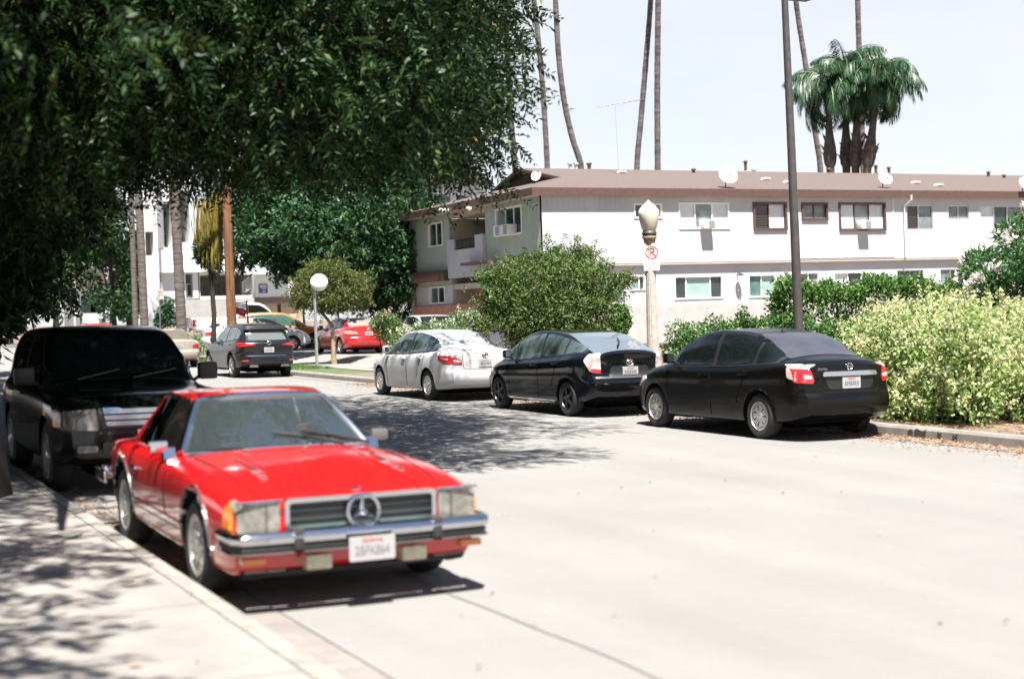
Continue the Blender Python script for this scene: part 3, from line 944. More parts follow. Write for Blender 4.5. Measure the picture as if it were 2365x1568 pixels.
class Car:
    def __init__(self, name, label, S, pm, loc, rotz, cat="car", group=None, detail=1.0, M_=None):
        self.S, self.pm = S, pm
        V, F = shell(S, int(120*detail), int(60*detail))
        if S.get('cut'):
            c = S['cut']
            F = [f for f in F if not c(sum((V[i] for i in f), Vector())/len(f))]
        self.bvh = BVHTree.FromPolygons(V, F)
        self.t = thing(name, label, cat, loc, rotz, group, lean=True)
        self.body = pydata("body", V, F, pm, self.t, True, 40)
        S['Wm'] = max(p[1] for p in S['W'])
        self.res = .05/detail
    def hit(self, o, d):
        h = self.bvh.ray_cast(Vector(o), Vector(d))
        if h[0] is None:
            h = self.bvh.find_nearest(Vector(o)+Vector(d)*3)
        n = h[1]
        if n.dot(Vector(d)) > 0: n = -n
        return h[0], n
    def patch(self, name, poly, side, m, off=.005, parent=None, r=.0, res=None, skirt=True):
        """a piece of glass, lamp or trim lying on the body, outlined in side (L, R), front (F), back (B) or top (T) view"""
        if r: poly = rpoly(poly, r)
        res = res or self.res
        q5 = math.sqrt(.5)
        o, d, f = {'BL': (0, (q5, -q5, 0), lambda p: (p[0]*q5-2*q5, p[0]*q5+2*q5, p[1])), 'BR': (0, (q5, q5, 0), lambda p: (p[0]*q5-2*q5, -p[0]*q5-2*q5, p[1])), 'L': ((0, 2.5, 0), (0, -1, 0), lambda p: (p[0], 2.5, p[1])), 'R': ((0, -2.5, 0), (0, 1, 0), lambda p: (p[0], -2.5, p[1])),
                   'F': (0, (-1, 0, 0), lambda p: (7, p[0], p[1])), 'B': (0, (1, 0, 0), lambda p: (-4, p[0], p[1])), 'T': (0, (0, 0, -1), lambda p: (p[0], p[1], 3))}[side]
        bm = bmesh.new()
        bm.faces.new([bm.verts.new((p[0], p[1], 0)) for p in poly])
        for axn in (0, 1):
            lo, hi = min(p[axn] for p in poly), max(p[axn] for p in poly)
            k = int((hi-lo)/res)
            for i in range(1, k+1):
                c = Vector(); c[axn] = lo + (hi-lo)*i/(k+1)
                n = Vector(); n[axn] = 1
                bmesh.ops.bisect_plane(bm, geom=bm.verts[:]+bm.edges[:]+bm.faces[:], plane_co=c, plane_no=n, dist=1e-5)
        inner = {}
        for v in bm.verts:
            h, n = self.hit(f((v.co.x, v.co.y)), d)
            v.co = h + n*off
            inner[v] = h - n*.012
        if skirt:
            for e in [e for e in bm.edges if e.is_boundary]:
                a, b = e.verts
                if a not in inner or b not in inner: continue
                va, vb = bm.verts.new(inner[a]), bm.verts.new(inner[b])
                bm.faces.new((a, b, vb, va))
        bmesh.ops.recalc_face_normals(bm, faces=bm.faces)
        me = bpy.data.meshes.new(name)
        bm.to_mesh(me); bm.free()
        me.polygons.foreach_set("use_smooth", [True]*len(me.polygons))
        me.set_sharp_from_angle(angle=R(50))
        return link(name, me, m, parent or self.t)
    def both(self, name, poly, m, off=.005, r=0., res=None):
        return self.patch(name, poly, 'L', m, off, None, r, res), self.patch(name, poly, 'R', m, off, None, r, res)
    def strip(self, name, pts, w, side, m, off=.004, parent=None):
        """a thin line (panel gap, moulding) along points"""
        P = [Vector((p[0], p[1], 0)) for p in pts]
        L, Rr = [], []
        for i, p in enumerate(P):
            d = (P[min(i+1, len(P)-1)] - P[max(i-1, 0)]).normalized()
            n = Vector((-d.y, d.x, 0))*w/2
            L.append(p+n); Rr.append(p-n)
        return self.patch(name, [(v.x, v.y) for v in L + Rr[::-1]], side, m, off, parent, res=.07)
    def plate(self, side, y, z, w=.305, h=.155, txt=None, tilt=0, parent=None):
        sg = 1 if side == 'F' else -1
        p, n = self.hit((7 if sg > 0 else -4, y, z), (-sg, 0, 0))
        X = p.x + sg*.016
        mb = MB(); mb.prism(rpoly([(y-w/2, z-h/2), (y+w/2, z-h/2), (y+w/2, z+h/2), (y-w/2, z+h/2)], .015), 'x', X-sg*.03, X)
        o = mb.build("license_plate", M_PLATE, parent or self.t)
        # plate lettering: state name across the top, the number below
        Mx = Matrix(((0, 0, sg, X+sg*.001), (sg, 0, 0, y), (0, 1, 0, z), (0, 0, 0, 1)))
        if txt:
            text_mesh("plate_number", txt, h*.52, M_INK, o, Mx @ Matrix.Translation((0, -h*.08, 0)) @ Matrix.Diagonal((.82, 1, 1, 1)))
            text_mesh("plate_state", "California", h*.2, M_INKR, o, Mx @ Matrix.Translation((0, h*.34, 0)))
        else:                                                               # lettering too small and soft to read: a worn row of ink marks
            mb = MB()
            for k in range(7):
                y0 = -w*.40+w*.80*(k+.5)/7+random.uniform(-.003, .003)
                mb.add([Mx @ Vector(v) for v in ((y0-.012,-h*.26,.001),(y0+.010,-h*.26,.001),(y0+.012,h*.12,.001),(y0-.009,h*.12,.001))], [(0,1,2,3)])
            mb.build("number_marks", mat("worn plate ink", (.10,.11,.17), .6), o)
            mb = MB(); mb.add([Mx @ Vector(v) for v in ((-w*.22,h*.26,.001),(w*.22,h*.26,.001),(w*.22,h*.40,.001),(-w*.22,h*.40,.001))], [(0,1,2,3)])
            mb.build("heading_mark", mat("worn plate red ink", (.36,.16,.12), .6), o)
        return o
    def wheel(self, cx, s, style, rim=.205, tw=.2, y=None):
        S = self.S; Rr = S['R']
        yo = (y if y is not None else S['Wm']-.022)
        c = Vector((cx, s*yo, Rr))
        M = Matrix.Translation(c) @ Matrix.Rotation(R(90)*-s, 4, 'X')         # local +Z points outwards
        mb = MB()
        mb.lathe([(rim*.8, -tw*.9), (rim*.9, -.05), (rim*.6, -.055), (0, -.055)], 28, M)
        w = mb.build("wheel", mat("brake dark", (.03, .03, .03), .6), self.t, True)
        mb = MB()
        b = Rr-rim
        mb.lathe([(rim-.004, -tw), (rim+b*.45, -tw-.004), (Rr-.02, -tw+.015), (Rr, -tw+.05), (Rr, -.05), (Rr-.02, -.014), (rim+b*.5, .004), (rim+.004, -.004), (rim-.004, -.02)], 40, M)
        mb.build("tyre", M_TYRE, w, True, 35)
        mb = MB()
        mr = M_RIM
        mb.lathe([(rim, -.022), (rim-.004, -.004), (rim-.014, -.004), (rim-.024, -.03), (rim-.03, -.05)], 36, M)
        mb.lathe([(.055, -.03), (.052, -.008), (.03, .0), (0, .002)], 20, M)
        def spoke(an, w0, w1, r0=.045, r1=rim-.012, z=-.012):
            m = M @ Matrix.Rotation(an, 4, 'Z')
            mb.add([m @ Vector(v) for v in ((r0,-w0,z),(r1,-w1,z),(r1,w1,z),(r0,w0,z),(r0,-w0,z-.03),(r1,-w1,z-.03),(r1,w1,z-.03),(r0,w0,z-.03))], [(0,1,2,3),(0,4,5,1),(1,5,6,2),(2,6,7,3),(3,7,4,0)])
        if style == 'cover7':
            for k in range(7): spoke(2*PI*k/7, .024, .058)
            mb.lathe([(rim-.03, -.012), (rim-.062, -.012), (rim-.062, -.03)], 36, M)
        elif style == 'cover5':
            for k in range(5): spoke(2*PI*k/5, .03, .07)
            mb.lathe([(.11, -.012), (.06, -.008), (.06, -.03)], 30, M)
        elif style == 'five':
            for k in range(5): spoke(2*PI*k/5, .028, .022); spoke(2*PI*k/5+.16, .008, .012)
        elif style == 'ten':
            for k in range(10): spoke(2*PI*k/10, .014, .012)
        elif style == 'dark':
            mr = M_RIMD
            for k in range(5): spoke(2*PI*k/5, .03, .03)
        elif style == 'holes':                                              # pierced disc wheel
            n = 15
            mb.lathe([(.055, -.012), (.085, -.002), (.105, -.006), (.108, -.03)], 30, M)
            for k in range(n): spoke(2*PI*k/n, .011, .018, .1, rim-.028, -.014)
            mb.lathe([(rim-.014, -.006), (rim-.045, -.012), (rim-.047, -.03)], 36, M)
        mb.build("rim", mr, w, True, 30)
        # arch liner
        ra = (S.get('Raf', S['Ra']) if cx > 1 else S['Ra'])
        mb = MB()
        V, F = [], []
        n = 20
        a0, a1 = R(-28), R(208)
        yy = [self.hit((cx+ra*math.cos(a0+(a1-a0)*i/n)*1.01, s*2.5, Rr+ra*math.sin(a0+(a1-a0)*i/n)*1.01), (0, -s, 0))[0].y for i in range(n+1)]
        for i in range(n+1):
            an = a0+(a1-a0)*i/n
            px, pz = cx+ra*math.cos(an), Rr+ra*math.sin(an)
            V += [(px, yy[i]-s*.003, pz), (px, s*(yo-.42), pz)]
        F = [(2*i, 2*i+1, 2*i+3, 2*i+2) for i in range(n)] + [tuple(2*i+1 for i in range(n+1))]
        mb.add(V, F); mb.build("wheel_arch", M_WELL, self.t)
    def wheels(self, style, rim=.205, tw=.2, inset=.0):
        for cx in (0, self.S['wb']):
            for s in (1, -1): self.wheel(cx, s, style, rim, tw, self.S['Wm']-.022-inset)
        S = self.S
        mb = MB(); z = S['zb'][len(S['zb'])//2][1]
        mb.box((-S['ro']+.35, -S['Wm']+.35, z+.03), (S['wb']+S['fo']-.35, S['Wm']-.35, z+.06)); mb.build("underside", M_WELL, self.t)
    def mirror(self, x, z, m=None, w=.1, h=.15, out=.2):
        for s in (1, -1):
            p, n = self.hit((x, s*2.5, z), (0, -s, 0))
            mb = MB()
            mb.box((x-.05, min(p.y+s*.05, p.y+s*(out)), z+.02), (x+w-.03, max(p.y+s*.05, p.y+s*(out)), z+.02+h))
            o = mb.build("wing_mirror", m or self.pm, self.t, bevel=.035)
            mb = MB(); mb.tube([p-Vector((0, s*.02, 0)), Vector((x, p.y+s*.08, z+.06))], .02, 6); mb.build("bracket", M_BLACK, o)
            mb = MB(); mb.box((x-.056, min(p.y+s*.075, p.y+s*(out-.02)), z+.045), (x-.051, max(p.y+s*.075, p.y+s*(out-.02)), z+h)); mb.build("mirror_glass", M_CHROME, o)
    def handles(self, pts, m=None):
        for (x, z) in pts:
            for s in (1, -1):
                p, n = self.hit((x, s*2.5, z), (0, -s, 0))
                mb = MB(); mb.box((x-.1, p.y-.012 if s > 0 else p.y-.032, z-.014), (x+.1, p.y+.032 if s > 0 else p.y+.012, z+.014))
                mb.build("door_handle", m or self.pm, self.t, bevel=.01)
    def emblem(self, side, y, z, w, h, ring=.012, inner=None, m=None):
        sg = 1 if side == 'F' else -1
        p, n = self.hit((7 if sg > 0 else -4, y, z), (-sg, 0, 0))
        M = Matrix(((0, 0, sg, p.x+sg*.008), (sg, 0, 0, y), (0, 1, 0, z), (0, 0, 0, 1)))
        mb = MB()
        def ell(cx, cy, a, b, t):
            pts = [M @ Vector((cx+a*math.cos(2*PI*k/24), cy+b*math.sin(2*PI*k/24), 0)) for k in range(25)]
            mb.tube(pts, t, 5, cap=False)
        ell(0, 0, w/2, h/2, ring)
        if inner == 'ovals':
            ell(0, h*.18, w*.28, h*.16, ring*.8); ell(0, -h*.02, w*.13, h*.44, ring*.8)
        elif inner == 'bar':
            mb.tube([M @ Vector((-w*.62, 0, 0)), M @ Vector((w*.62, 0, 0))], ring*1.2, 5)
        elif inner == 'slash':
            mb.tube([M @ Vector((-w*.1, -h*.3, 0)), M @ Vector((w*.3, -h*.3, 0))], ring, 5); mb.tube([M @ Vector((-w*.1, -h*.3, 0)), M @ Vector((w*.05, h*.42, 0))], ring, 5)
        elif inner == 'H':
            mb.tube([M @ Vector((-w*.22, -h*.32, 0)), M @ Vector((-w*.28, h*.34, 0))], ring, 5); mb.tube([M @ Vector((w*.22, -h*.32, 0)), M @ Vector((w*.28, h*.34, 0))], ring, 5); mb.tube([M @ Vector((-w*.24, 0, 0)), M @ Vector((w*.24, 0, 0))], ring, 5)
        elif inner == 'fill':
            mb.add([M @ Vector((w*.48*math.cos(2*PI*k/20), h*.48*math.sin(2*PI*k/20), .0)) for k in range(20)], [tuple(range(20))])
        return mb.build("emblem", m or M_CHROME, self.t, True)
    def box(self, name, a, b, m, bevel=.01, parent=None):
        mb = MB(); mb.box(a, b)
        return mb.build(name, m, parent or self.t, bevel=bevel)

def heading(X, Y, away, ax):
    """a car parked along the street: rear axle position for a given Y; away=+1 faces up the street"""
    return R(90) if away > 0 else R(-90)

def place_loc(X, Y, z=0.0):
    return Vector((X, Y, gz(X, Y)+z))
# ------------------------------------------------------------------ the parked cars
def side_glass(c, top, bot, cuts, m, trim=M_BLACK, r=.03):
    """window band between two curves, cut by pillars; a black surround lies just under the glass"""
    ft, fb = pchip(top), pchip(bot)
    x0, x1 = max(top[0][0], bot[0][0]), min(top[-1][0], bot[-1][0])
    def band(a, b, gr=0.0):
        xs = np.linspace(a, b, 18)
        up = [(x, float(ft(x))+gr) for x in xs]; lo = [(x, float(fb(x))-gr) for x in xs]
        return lo + up[::-1]
    c.both("window_surround", band(x0-.03, x1+.03, .022), trim, .003)
    for (a, b) in cuts:
        c.both("side_window", rpoly(band(a, b), 0.0), m, .008)

# --- black saloon nearest on the right
S = dict(wb=2.685, fo=.93, ro=.95, R=.318, Ra=.365,
  W=[(-.95,.70),(-.85,.80),(-.55,.865),(0,.895),(1.3,.895),(2.5,.893),(3.1,.85),(3.42,.77),(3.615,.62)],
  zb=[(-.95,.36),(-.7,.27),(0,.22),(2.7,.2),(3.4,.23),(3.615,.3)],
  zs=[(-.95,.98),(-.6,1.03),(0,1.0),(1,.955),(2.3,.93),(2.9,.88),(3.4,.74),(3.615,.60)],
  zt=[(-.95,1.03),(-.85,1.085),(-.62,1.125),(-.40,1.15),(.0,1.32),(.45,1.452),(.85,1.50),(1.25,1.512),(1.65,1.48),(2.1,1.31),(2.66,1.03),(2.9,.985),(3.3,.86),(3.5,.74),(3.615,.64)],
  wt=[(-.95,.6),(-.4,.60),(.45,.585),(1.2,.60),(1.7,.60),(2.3,.70),(2.7,.76),(3.615,.5)],
  leanr=[(.2,.1),(.36,.02),(.5,-.02),(.62,.0),(.66,.04),(.9,.055),(1.05,.09),(1.13,.12)], leanf=[(.2,.08),(.45,0),(.7,.06),(1,.1)], bowr=.2, bowf=.26)
M_BLK = paint("black paint, dusty", (0.0028, 0.0026, 0.0024), rough=.28, coat=.22, spec=.2)
c = Car("parked_car", "dusty black saloon with silver wheel covers, nearest car on the right kerb", S, M_BLK, place_loc(12.70, 16.33), R(90), "car", "cars parked along the right kerb")
side_glass(c, [(-.28,1.13),(0,1.28),(.4,1.40),(.9,1.445),(1.5,1.43),(1.95,1.32),(2.35,1.12),(2.5,1.0)], [(-.28,1.07),(.5,1.02),(1.3,.99),(2.5,.965)], [(-.24,.17),(.23,1.12),(1.22,2.42)], M_CGLASS)
c.patch("rear_window", rpoly([(-.37,-.6),(.42,-.52),(.42,.52),(-.37,.6)], .08), 'T', mat("dusty rear glass", (.045,.046,.055), .28, spec=.6, var=.2, scale=2), .006)
c.patch("windscreen", rpoly([(1.72,-.52),(2.58,-.66),(2.58,.66),(1.72,.52)], .08), 'T', M_CGLASS, .006)
for s in (1, -1):
    c.patch("tail_lamp", [(s*y, z) for (y, z) in rpoly([(.80,.80),(.58,.78),(.575,.86),(.64,1.035),(.80,1.03)], .03)], 'B', M_RED, .012)
    c.patch("reversing_lens", [(s*y, z) for (y, z) in rpoly([(.80,.985),(.645,.975),(.66,1.032),(.80,1.03)], .01)], 'B', M_CLEAR, .016)
    c.patch("reversing_lens", [(s*y, z) for (y, z) in rpoly([(.70,.855),(.60,.845),(.605,.89),(.70,.90)], .01)], 'B', M_CLEAR, .016)
    c.patch("tail_lamp", [(x, z) for (x, z) in rpoly([(-.80,.80),(-.60,.86),(-.56,1.02),(-.80,1.035)], .03)], 'L' if s > 0 else 'R', M_PINK, .010)
    c.patch("headlamp", [(x, z) for (x, z) in rpoly([(3.38,.60),(2.95,.74),(3.0,.80),(3.4,.71)], .03)], 'L' if s > 0 else 'R', M_CLEAR, .008)
c.patch("trunk_recess", rpoly([(-.36,.70),(.36,.70),(.42,.865),(-.42,.865)], .05), 'B', M_BLACK, .004)
o = c.patch("chrome_strip", rpoly([(-.46,.875),(.46,.875),(.44,.935),(-.44,.935)], .02), 'B', M_CHROME, .03)
c.plate('B', -.0, .785)
c.emblem('B', 0, 1.0, .085, .085, .01, 'bar')
for s in (1,): text_mesh("badge", "SENTRA", .045, M_CHROME, c.t, Matrix(((0,0,-1,-.905),(-1,0,0,.48),(0,1,0,.975),(0,0,0,1))))
for xx in (1.17, .18): c.strip("door_gap", [(xx-.02,.28),(xx+.01,.6),(xx+.02,.95)] if xx > 1 else [(.52,.52),(.40,.7),(.28,.98)], .012, 'L', M_SEAM2); c.strip("door_gap", [(xx-.02,.28),(xx+.01,.6),(xx+.02,.95)] if xx > 1 else [(.52,.52),(.40,.7),(.28,.98)], .012, 'R', M_SEAM2)
for sd_ in 'LR': c.strip("door_gap", [(2.32,.27),(2.28,.6),(2.36,.95)], .012, sd_, M_SEAM2); c.strip("body_moulding", [(.5,.50),(1.2,.49),(2.2,.46)], .03, sd_, M_BLK, .012)
c.strip("trunk_gap", [(-.56,1.06),(-.53,.98),(-.5,.7),(-.44,.66),(.44,.66),(.5,.7),(.53,.98),(.56,1.06)], .014, 'B', M_SEAM2)
c.wheels('cover7', .205, .2)
c.mirror(2.2, .98)
c.handles([(1.35,.86),(.35,.885)])
mb = MB(); mb.tube([(.62,0,1.47),(.45,0,1.60)], .006, 5); mb.build("aerial", M_BLACK, c.t)
SENTRA = c

# --- black hatchback with a sloping tail
S = dict(wb=2.70, fo=.95, ro=.80, R=.315, Ra=.36,
  W=[(-.80,.70),(-.7,.79),(-.4,.845),(0,.872),(1.3,.873),(2.5,.87),(3.1,.83),(3.45,.74),(3.65,.58)],
  zb=[(-.80,.36),(-.6,.27),(0,.22),(2.7,.2),(3.4,.22),(3.65,.3)],
  zs=[(-.80,1.02),(-.4,1.04),(.3,1.0),(1.2,.95),(2.3,.90),(2.9,.84),(3.4,.70),(3.65,.56)],
  zt=[(-.80,1.09),(-.70,1.145),(-.5,1.20),(0,1.33),(.6,1.44),(1.1,1.487),(1.4,1.49),(1.8,1.44),(2.3,1.24),(2.85,.99),(3.1,.92),(3.4,.79),(3.65,.60)],
  wt=[(-.80,.62),(0,.60),(.6,.60),(1.3,.61),(1.8,.62),(2.4,.70),(2.85,.74),(3.65,.5)],
  leanr=[(.2,.12),(.4,.0),(.55,-.02),(.66,.0),(.7,.06),(.95,.08),(1.1,.06),(1.2,.12)], leanf=[(.2,.06),(.45,0),(.7,.08),(1,.15)], bowr=.18, bowf=.28)
M_PRI = paint("black paint, polished", (0.004, 0.0045, 0.006), rough=.1, coat=.35, spec=.3)
c = Car("parked_car", "glossy black hatchback between the silver saloon and the dusty black saloon", S, M_PRI, place_loc(12.68, 21.9), R(90), "car", "cars parked along the right kerb")
side_glass(c, [(-.38,1.17),(0,1.27),(.6,1.375),(1.2,1.42),(1.7,1.37),(2.2,1.2),(2.72,.95)], [(-.38,1.115),(.4,1.05),(1.2,.99),(2.1,.94),(2.72,.925)], [(-.33,.18),(.23,1.02),(1.10,2.05),(2.10,2.62)], M_CGLASSL)
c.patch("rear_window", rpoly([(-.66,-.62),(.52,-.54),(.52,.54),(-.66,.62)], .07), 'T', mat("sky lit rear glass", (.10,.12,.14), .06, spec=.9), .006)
c.patch("lower_rear_window", rpoly([(-.60,.92),(.60,.92),(.61,1.06),(-.61,1.06)], .03), 'B', M_CGLASS, .006)
c.patch("windscreen", rpoly([(1.86,-.54),(2.76,-.66),(2.76,.66),(1.86,.54)], .08), 'T', M_CGLASS, .006)
mb = MB(); mb.tube([(-.62,.18,1.205),(-.35,-.02,1.275),(-.1,-.12,1.34)], [.018,.014,.008], 6); mb.build("rear_wiper", M_BLACK, c.t)
for s in (1, -1):
    cr_ = 'BL' if s > 0 else 'BR'
    c.patch("tail_lamp", rpoly([(-.09,.745),(.07,.775),(.20,.97),(.12,1.075),(-.08,1.09)], .03), cr_, mat("smoky clear lens", (.42,.39,.38), .12, coat=1.0), .012, res=.03)
    c.patch("tail_lamp_red", rpoly([(-.09,.755),(.08,.785),(.05,.835),(-.09,.815)], .01), cr_, M_RED, .017, res=.03)
    c.patch("tail_lamp_red", rpoly([(.06,.80),(.11,.865),(.07,.97),(.04,1.04),(.00,1.04),(.04,.95)], .01), cr_, M_PINK, .017, res=.03)
    c.patch("headlamp", rpoly([(3.40,.52),(2.95,.70),(3.02,.79),(3.42,.66)], .03), 'L' if s > 0 else 'R', M_CLEAR, .008)
c.patch("plate_recess", rpoly([(-.42,.69),(.42,.69),(.36,.87),(-.36,.87)], .05), 'B', M_BLACK, .004)
c.strip("bumper_edge", [(-.66,.672),(.66,.672)], .03, 'B', mat("sunlit bumper lip", (.05,.05,.05), .25, coat=1), .02)
c.plate('B', -.0, .78)
c.emblem('B', 0.0, .925, .14, .095, .010, 'ovals')
text_mesh("badge", "PRIUS", .05, M_CHROME, c.t, Matrix(((0,0,-1,-.765),(-1,0,0,.46),(0,1,0,.90),(0,0,0,1))))
text_mesh("badge", "HYBRID", .04, M_CHROME, c.t, Matrix(((0,0,-1,-.765),(-1,0,0,-.46),(0,1,0,.90),(0,0,0,1))))
for sd_ in 'LR':
    c.strip("door_gap", [(1.04,.28),(1.06,.6),(1.06,.97)], .012, sd_, M_SEAM2); c.strip("door_gap", [(.56,.5),(.42,.75),(.32,1.03)], .012, sd_, M_SEAM2); c.strip("door_gap", [(2.2,.27),(2.2,.6),(2.3,.9)], .012, sd_, M_SEAM2)
    c.strip("sill_trim", [(.45,.26),(1.3,.25),(2.25,.25)], .03, sd_, M_CHROME, .008)
c.wheels('dark', .205, .2)
c.mirror(2.18, .95)
c.handles([(1.22,.86),(.4,.90)])

# --- silver saloon ahead of it
S = dict(wb=2.776, fo=.97, ro=1.05, R=.325, Ra=.37,
  W=[(-1.05,.72),(-.93,.82),(-.6,.88),(0,.908),(1.3,.91),(2.6,.905),(3.2,.86),(3.55,.77),(3.745,.62)],
  zb=[(-1.05,.36),(-.8,.27),(0,.22),(2.7,.2),(3.5,.23),(3.745,.3)],
  zs=[(-1.05,.96),(-.6,1.01),(0,.99),(1,.95),(2.4,.91),(3.0,.86),(3.5,.72),(3.745,.58)],
  zt=[(-1.05,1.02),(-.95,1.075),(-.65,1.10),(-.42,1.11),(.05,1.28),(.55,1.42),(.95,1.462),(1.4,1.468),(1.75,1.44),(2.25,1.25),(2.80,1.0),(3.1,.95),(3.5,.80),(3.745,.62)],
  wt=[(-1.05,.62),(-.4,.61),(.5,.59),(1.3,.61),(1.8,.61),(2.4,.71),(2.85,.77),(3.745,.5)],
  leanr=[(.2,.1),(.36,.01),(.5,-.03),(.62,-.02),(.66,.04),(.9,.05),(1.02,.06),(1.1,.12)], leanf=[(.2,.08),(.45,0),(.7,.06),(1,.1)], bowr=.2, bowf=.26)
M_SIL = paint("silver paint", (0.50, 0.50, 0.50), metal=.15, rough=.5, coat=.15)
c = Car("parked_car", "silver saloon with red tail lamps and pale windows, ahead of the glossy black hatchback", S, M_SIL, place_loc(12.67, 27.95), R(90), "car", "cars parked along the right kerb")
side_glass(c, [(-.2,1.11),(.1,1.24),(.5,1.345),(1.0,1.39),(1.6,1.38),(2.1,1.23),(2.62,.97)], [(-.2,1.055),(.5,1.01),(1.3,.97),(2.62,.945)], [(-.16,.2),(.25,1.08),(1.16,2.52)], M_CGLASSL)
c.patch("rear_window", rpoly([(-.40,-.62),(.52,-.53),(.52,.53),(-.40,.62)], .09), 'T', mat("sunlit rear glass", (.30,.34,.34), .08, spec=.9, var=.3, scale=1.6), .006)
c.patch("windscreen", rpoly([(1.82,-.53),(2.72,-.67),(2.72,.67),(1.82,.53)], .08), 'T', M_CGLASSL, .006)
for s in (1, -1):
    c.patch("tail_lamp", [(s*y, z) for (y, z) in rpoly([(.84,.80),(.50,.76),(.52,.85),(.60,.90),(.84,.93)], .02)], 'B', M_RED, .012)
    c.patch("reversing_lens", [(s*y, z) for (y, z) in rpoly([(.68,.825),(.54,.81),(.55,.85),(.68,.87)], .01)], 'B', M_CLEAR, .017)
    c.patch("tail_lamp", rpoly([(-.88,.80),(-.58,.87),(-.52,.93),(-.60,.955),(-.88,.935)], .02), 'L' if s > 0 else 'R', M_RED, .010)
    c.patch("reversing_lens", rpoly([(-.84,.855),(-.66,.88),(-.66,.91),(-.84,.90)], .01), 'L' if s > 0 else 'R', M_PINK, .014)
    c.patch("headlamp", rpoly([(3.48,.58),(3.02,.72),(3.08,.80),(3.5,.70)], .03), 'L' if s > 0 else 'R', M_CLEAR, .008)
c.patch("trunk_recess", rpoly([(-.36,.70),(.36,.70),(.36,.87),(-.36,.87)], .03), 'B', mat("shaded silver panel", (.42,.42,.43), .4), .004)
c.plate('B', 0, .79)
c.emblem('B', 0, .95, .13, .09, .010, 'ovals')
for sd_ in 'LR':
    c.strip("door_gap", [(1.1,.28),(1.12,.6),(1.12,.96)], .011, sd_, M_SEAM2); c.strip("door_gap", [(.55,.5),(.42,.75),(.3,1.0)], .011, sd_, M_SEAM2); c.strip("door_gap", [(2.28,.27),(2.26,.6),(2.38,.9)], .011, sd_, M_SEAM2)
c.strip("trunk_gap", [(-.50,1.03),(-.48,.7),(-.42,.66),(.42,.66),(.48,.7),(.50,1.03)], .012, 'B', M_SEAM2)
c.wheels('cover7', .205, .2)
c.mirror(2.2, .95)
c.handles([(1.28,.86),(.4,.885)])

# --- dark sport utility car further up
S = dict(wb=2.66, fo=.97, ro=1.0, R=.365, Ra=.42,
  W=[(-1.0,.72),(-.9,.82),(-.5,.90),(0,.92),(1.3,.915),(2.5,.92),(3.1,.87),(3.45,.78),(3.63,.62)],
  zb=[(-1.0,.42),(-.7,.32),(0,.26),(2.7,.25),(3.4,.3),(3.63,.38)],
  zs=[(-1.0,1.08),(-.5,1.12),(.3,1.08),(1.2,1.03),(2.3,1.0),(2.9,.95),(3.4,.82),(3.63,.66)],
  zt=[(-1.0,1.50),(-.8,1.54),(-.4,1.575),(.3,1.63),(.9,1.645),(1.35,1.62),(1.8,1.46),(2.45,1.10),(2.8,1.04),(3.3,.92),(3.63,.72)],
  wt=[(-1.0,.55),(0,.58),(.9,.60),(1.4,.61),(2.0,.70),(2.5,.78),(3.63,.5)],
  leanr=[(.25,.1),(.45,-.02),(.6,-.03),(.75,.02),(1.02,.0),(1.12,.10),(1.45,.36),(1.56,.36),(1.65,.40)], leanf=[(.2,.08),(.5,0),(.8,.08),(1.2,.14)], bowr=.22, bowf=.26, rampr=1.0)
M_GRY = paint("graphite paint", (0.009, 0.0095, 0.010), metal=.0, rough=.25, coat=.4, spec=.3)
c = Car("parked_car", "dark grey sport utility car with slim red tail lamps, far up the right kerb", S, M_GRY, place_loc(12.6, 43.0), R(90), "sport utility car", "cars parked along the right kerb")
side_glass(c, [(-.52,1.33),(-.1,1.47),(.5,1.52),(1.2,1.51),(1.7,1.36),(2.3,1.06)], [(-.52,1.19),(.3,1.13),(1.2,1.08),(2.3,1.03)], [(-.46,-.1),(-.04,.78),(.86,2.22)], M_CGLASSL)
c.patch("rear_window", rpoly([(-.60,1.13),(.60,1.13),(.50,1.42),(-.50,1.42)], .06), 'B', mat("grey rear glass", (.09,.10,.10), .1, spec=.8), .008)
c.patch("spoiler", rpoly([(-.60,1.43),(.60,1.43),(.55,1.50),(-.55,1.50)], .02), 'B', M_BLACK, .09)
c.patch("windscreen", rpoly([(1.45,-.54),(2.35,-.68),(2.35,.68),(1.45,.54)], .08), 'T', M_CGLASS, .006)
mb = MB(); mb.tube([(-.80,-.05,1.2),(-.76,-.4,1.22)], [.02,.012], 6); mb.build("rear_wiper", M_BLACK, c.t)
for s in (1, -1):
    c.patch("tail_lamp", [(s*y, z) for (y, z) in rpoly([(.86,.94),(.40,.985),(.40,1.0),(.86,1.07)], .01)], 'B', M_RED, .012)
    c.patch("tail_lamp", rpoly([(-.82,.95),(-.50,.98),(-.44,1.08),(-.82,1.06)], .02), 'L' if s > 0 else 'R', M_RED, .010)
    c.patch("reflector", [(s*y, z) for (y, z) in rpoly([(.78,.50),(.62,.50),(.62,.545),(.78,.545)], .01)], 'B', M_RED, .01)
    mb = MB(); mb.prism(rpoly([(s*.62,.33),(s*.34,.33),(s*.36,.40),(s*.60,.40)], .02), 'x', -1.02, -.9); mb.build("exhaust_tip", M_CHROME, c.t)
c.patch("lower_bumper", rpoly([(-.75,.36),(.75,.36),(.82,.47),(-.82,.47)], .03), 'B', M_BLACK, .006)
c.plate('B', 0, .84)
c.emblem('B', 0, 1.045, .12, .1, .010, 'slash')
c.strip("bumper_edge", [(-.55,.66),(.75,.66)], .02, 'B', M_CHROME, .012)
c.both("arch_trim", [(.42*math.cos(R(a))*1.0, .365+.42*math.sin(R(a))) for a in range(0, 181, 12)] + [(.47*math.cos(R(a)), .365+.47*math.sin(R(a))) for a in range(180, -1, -12)], M_BLACK, .008)
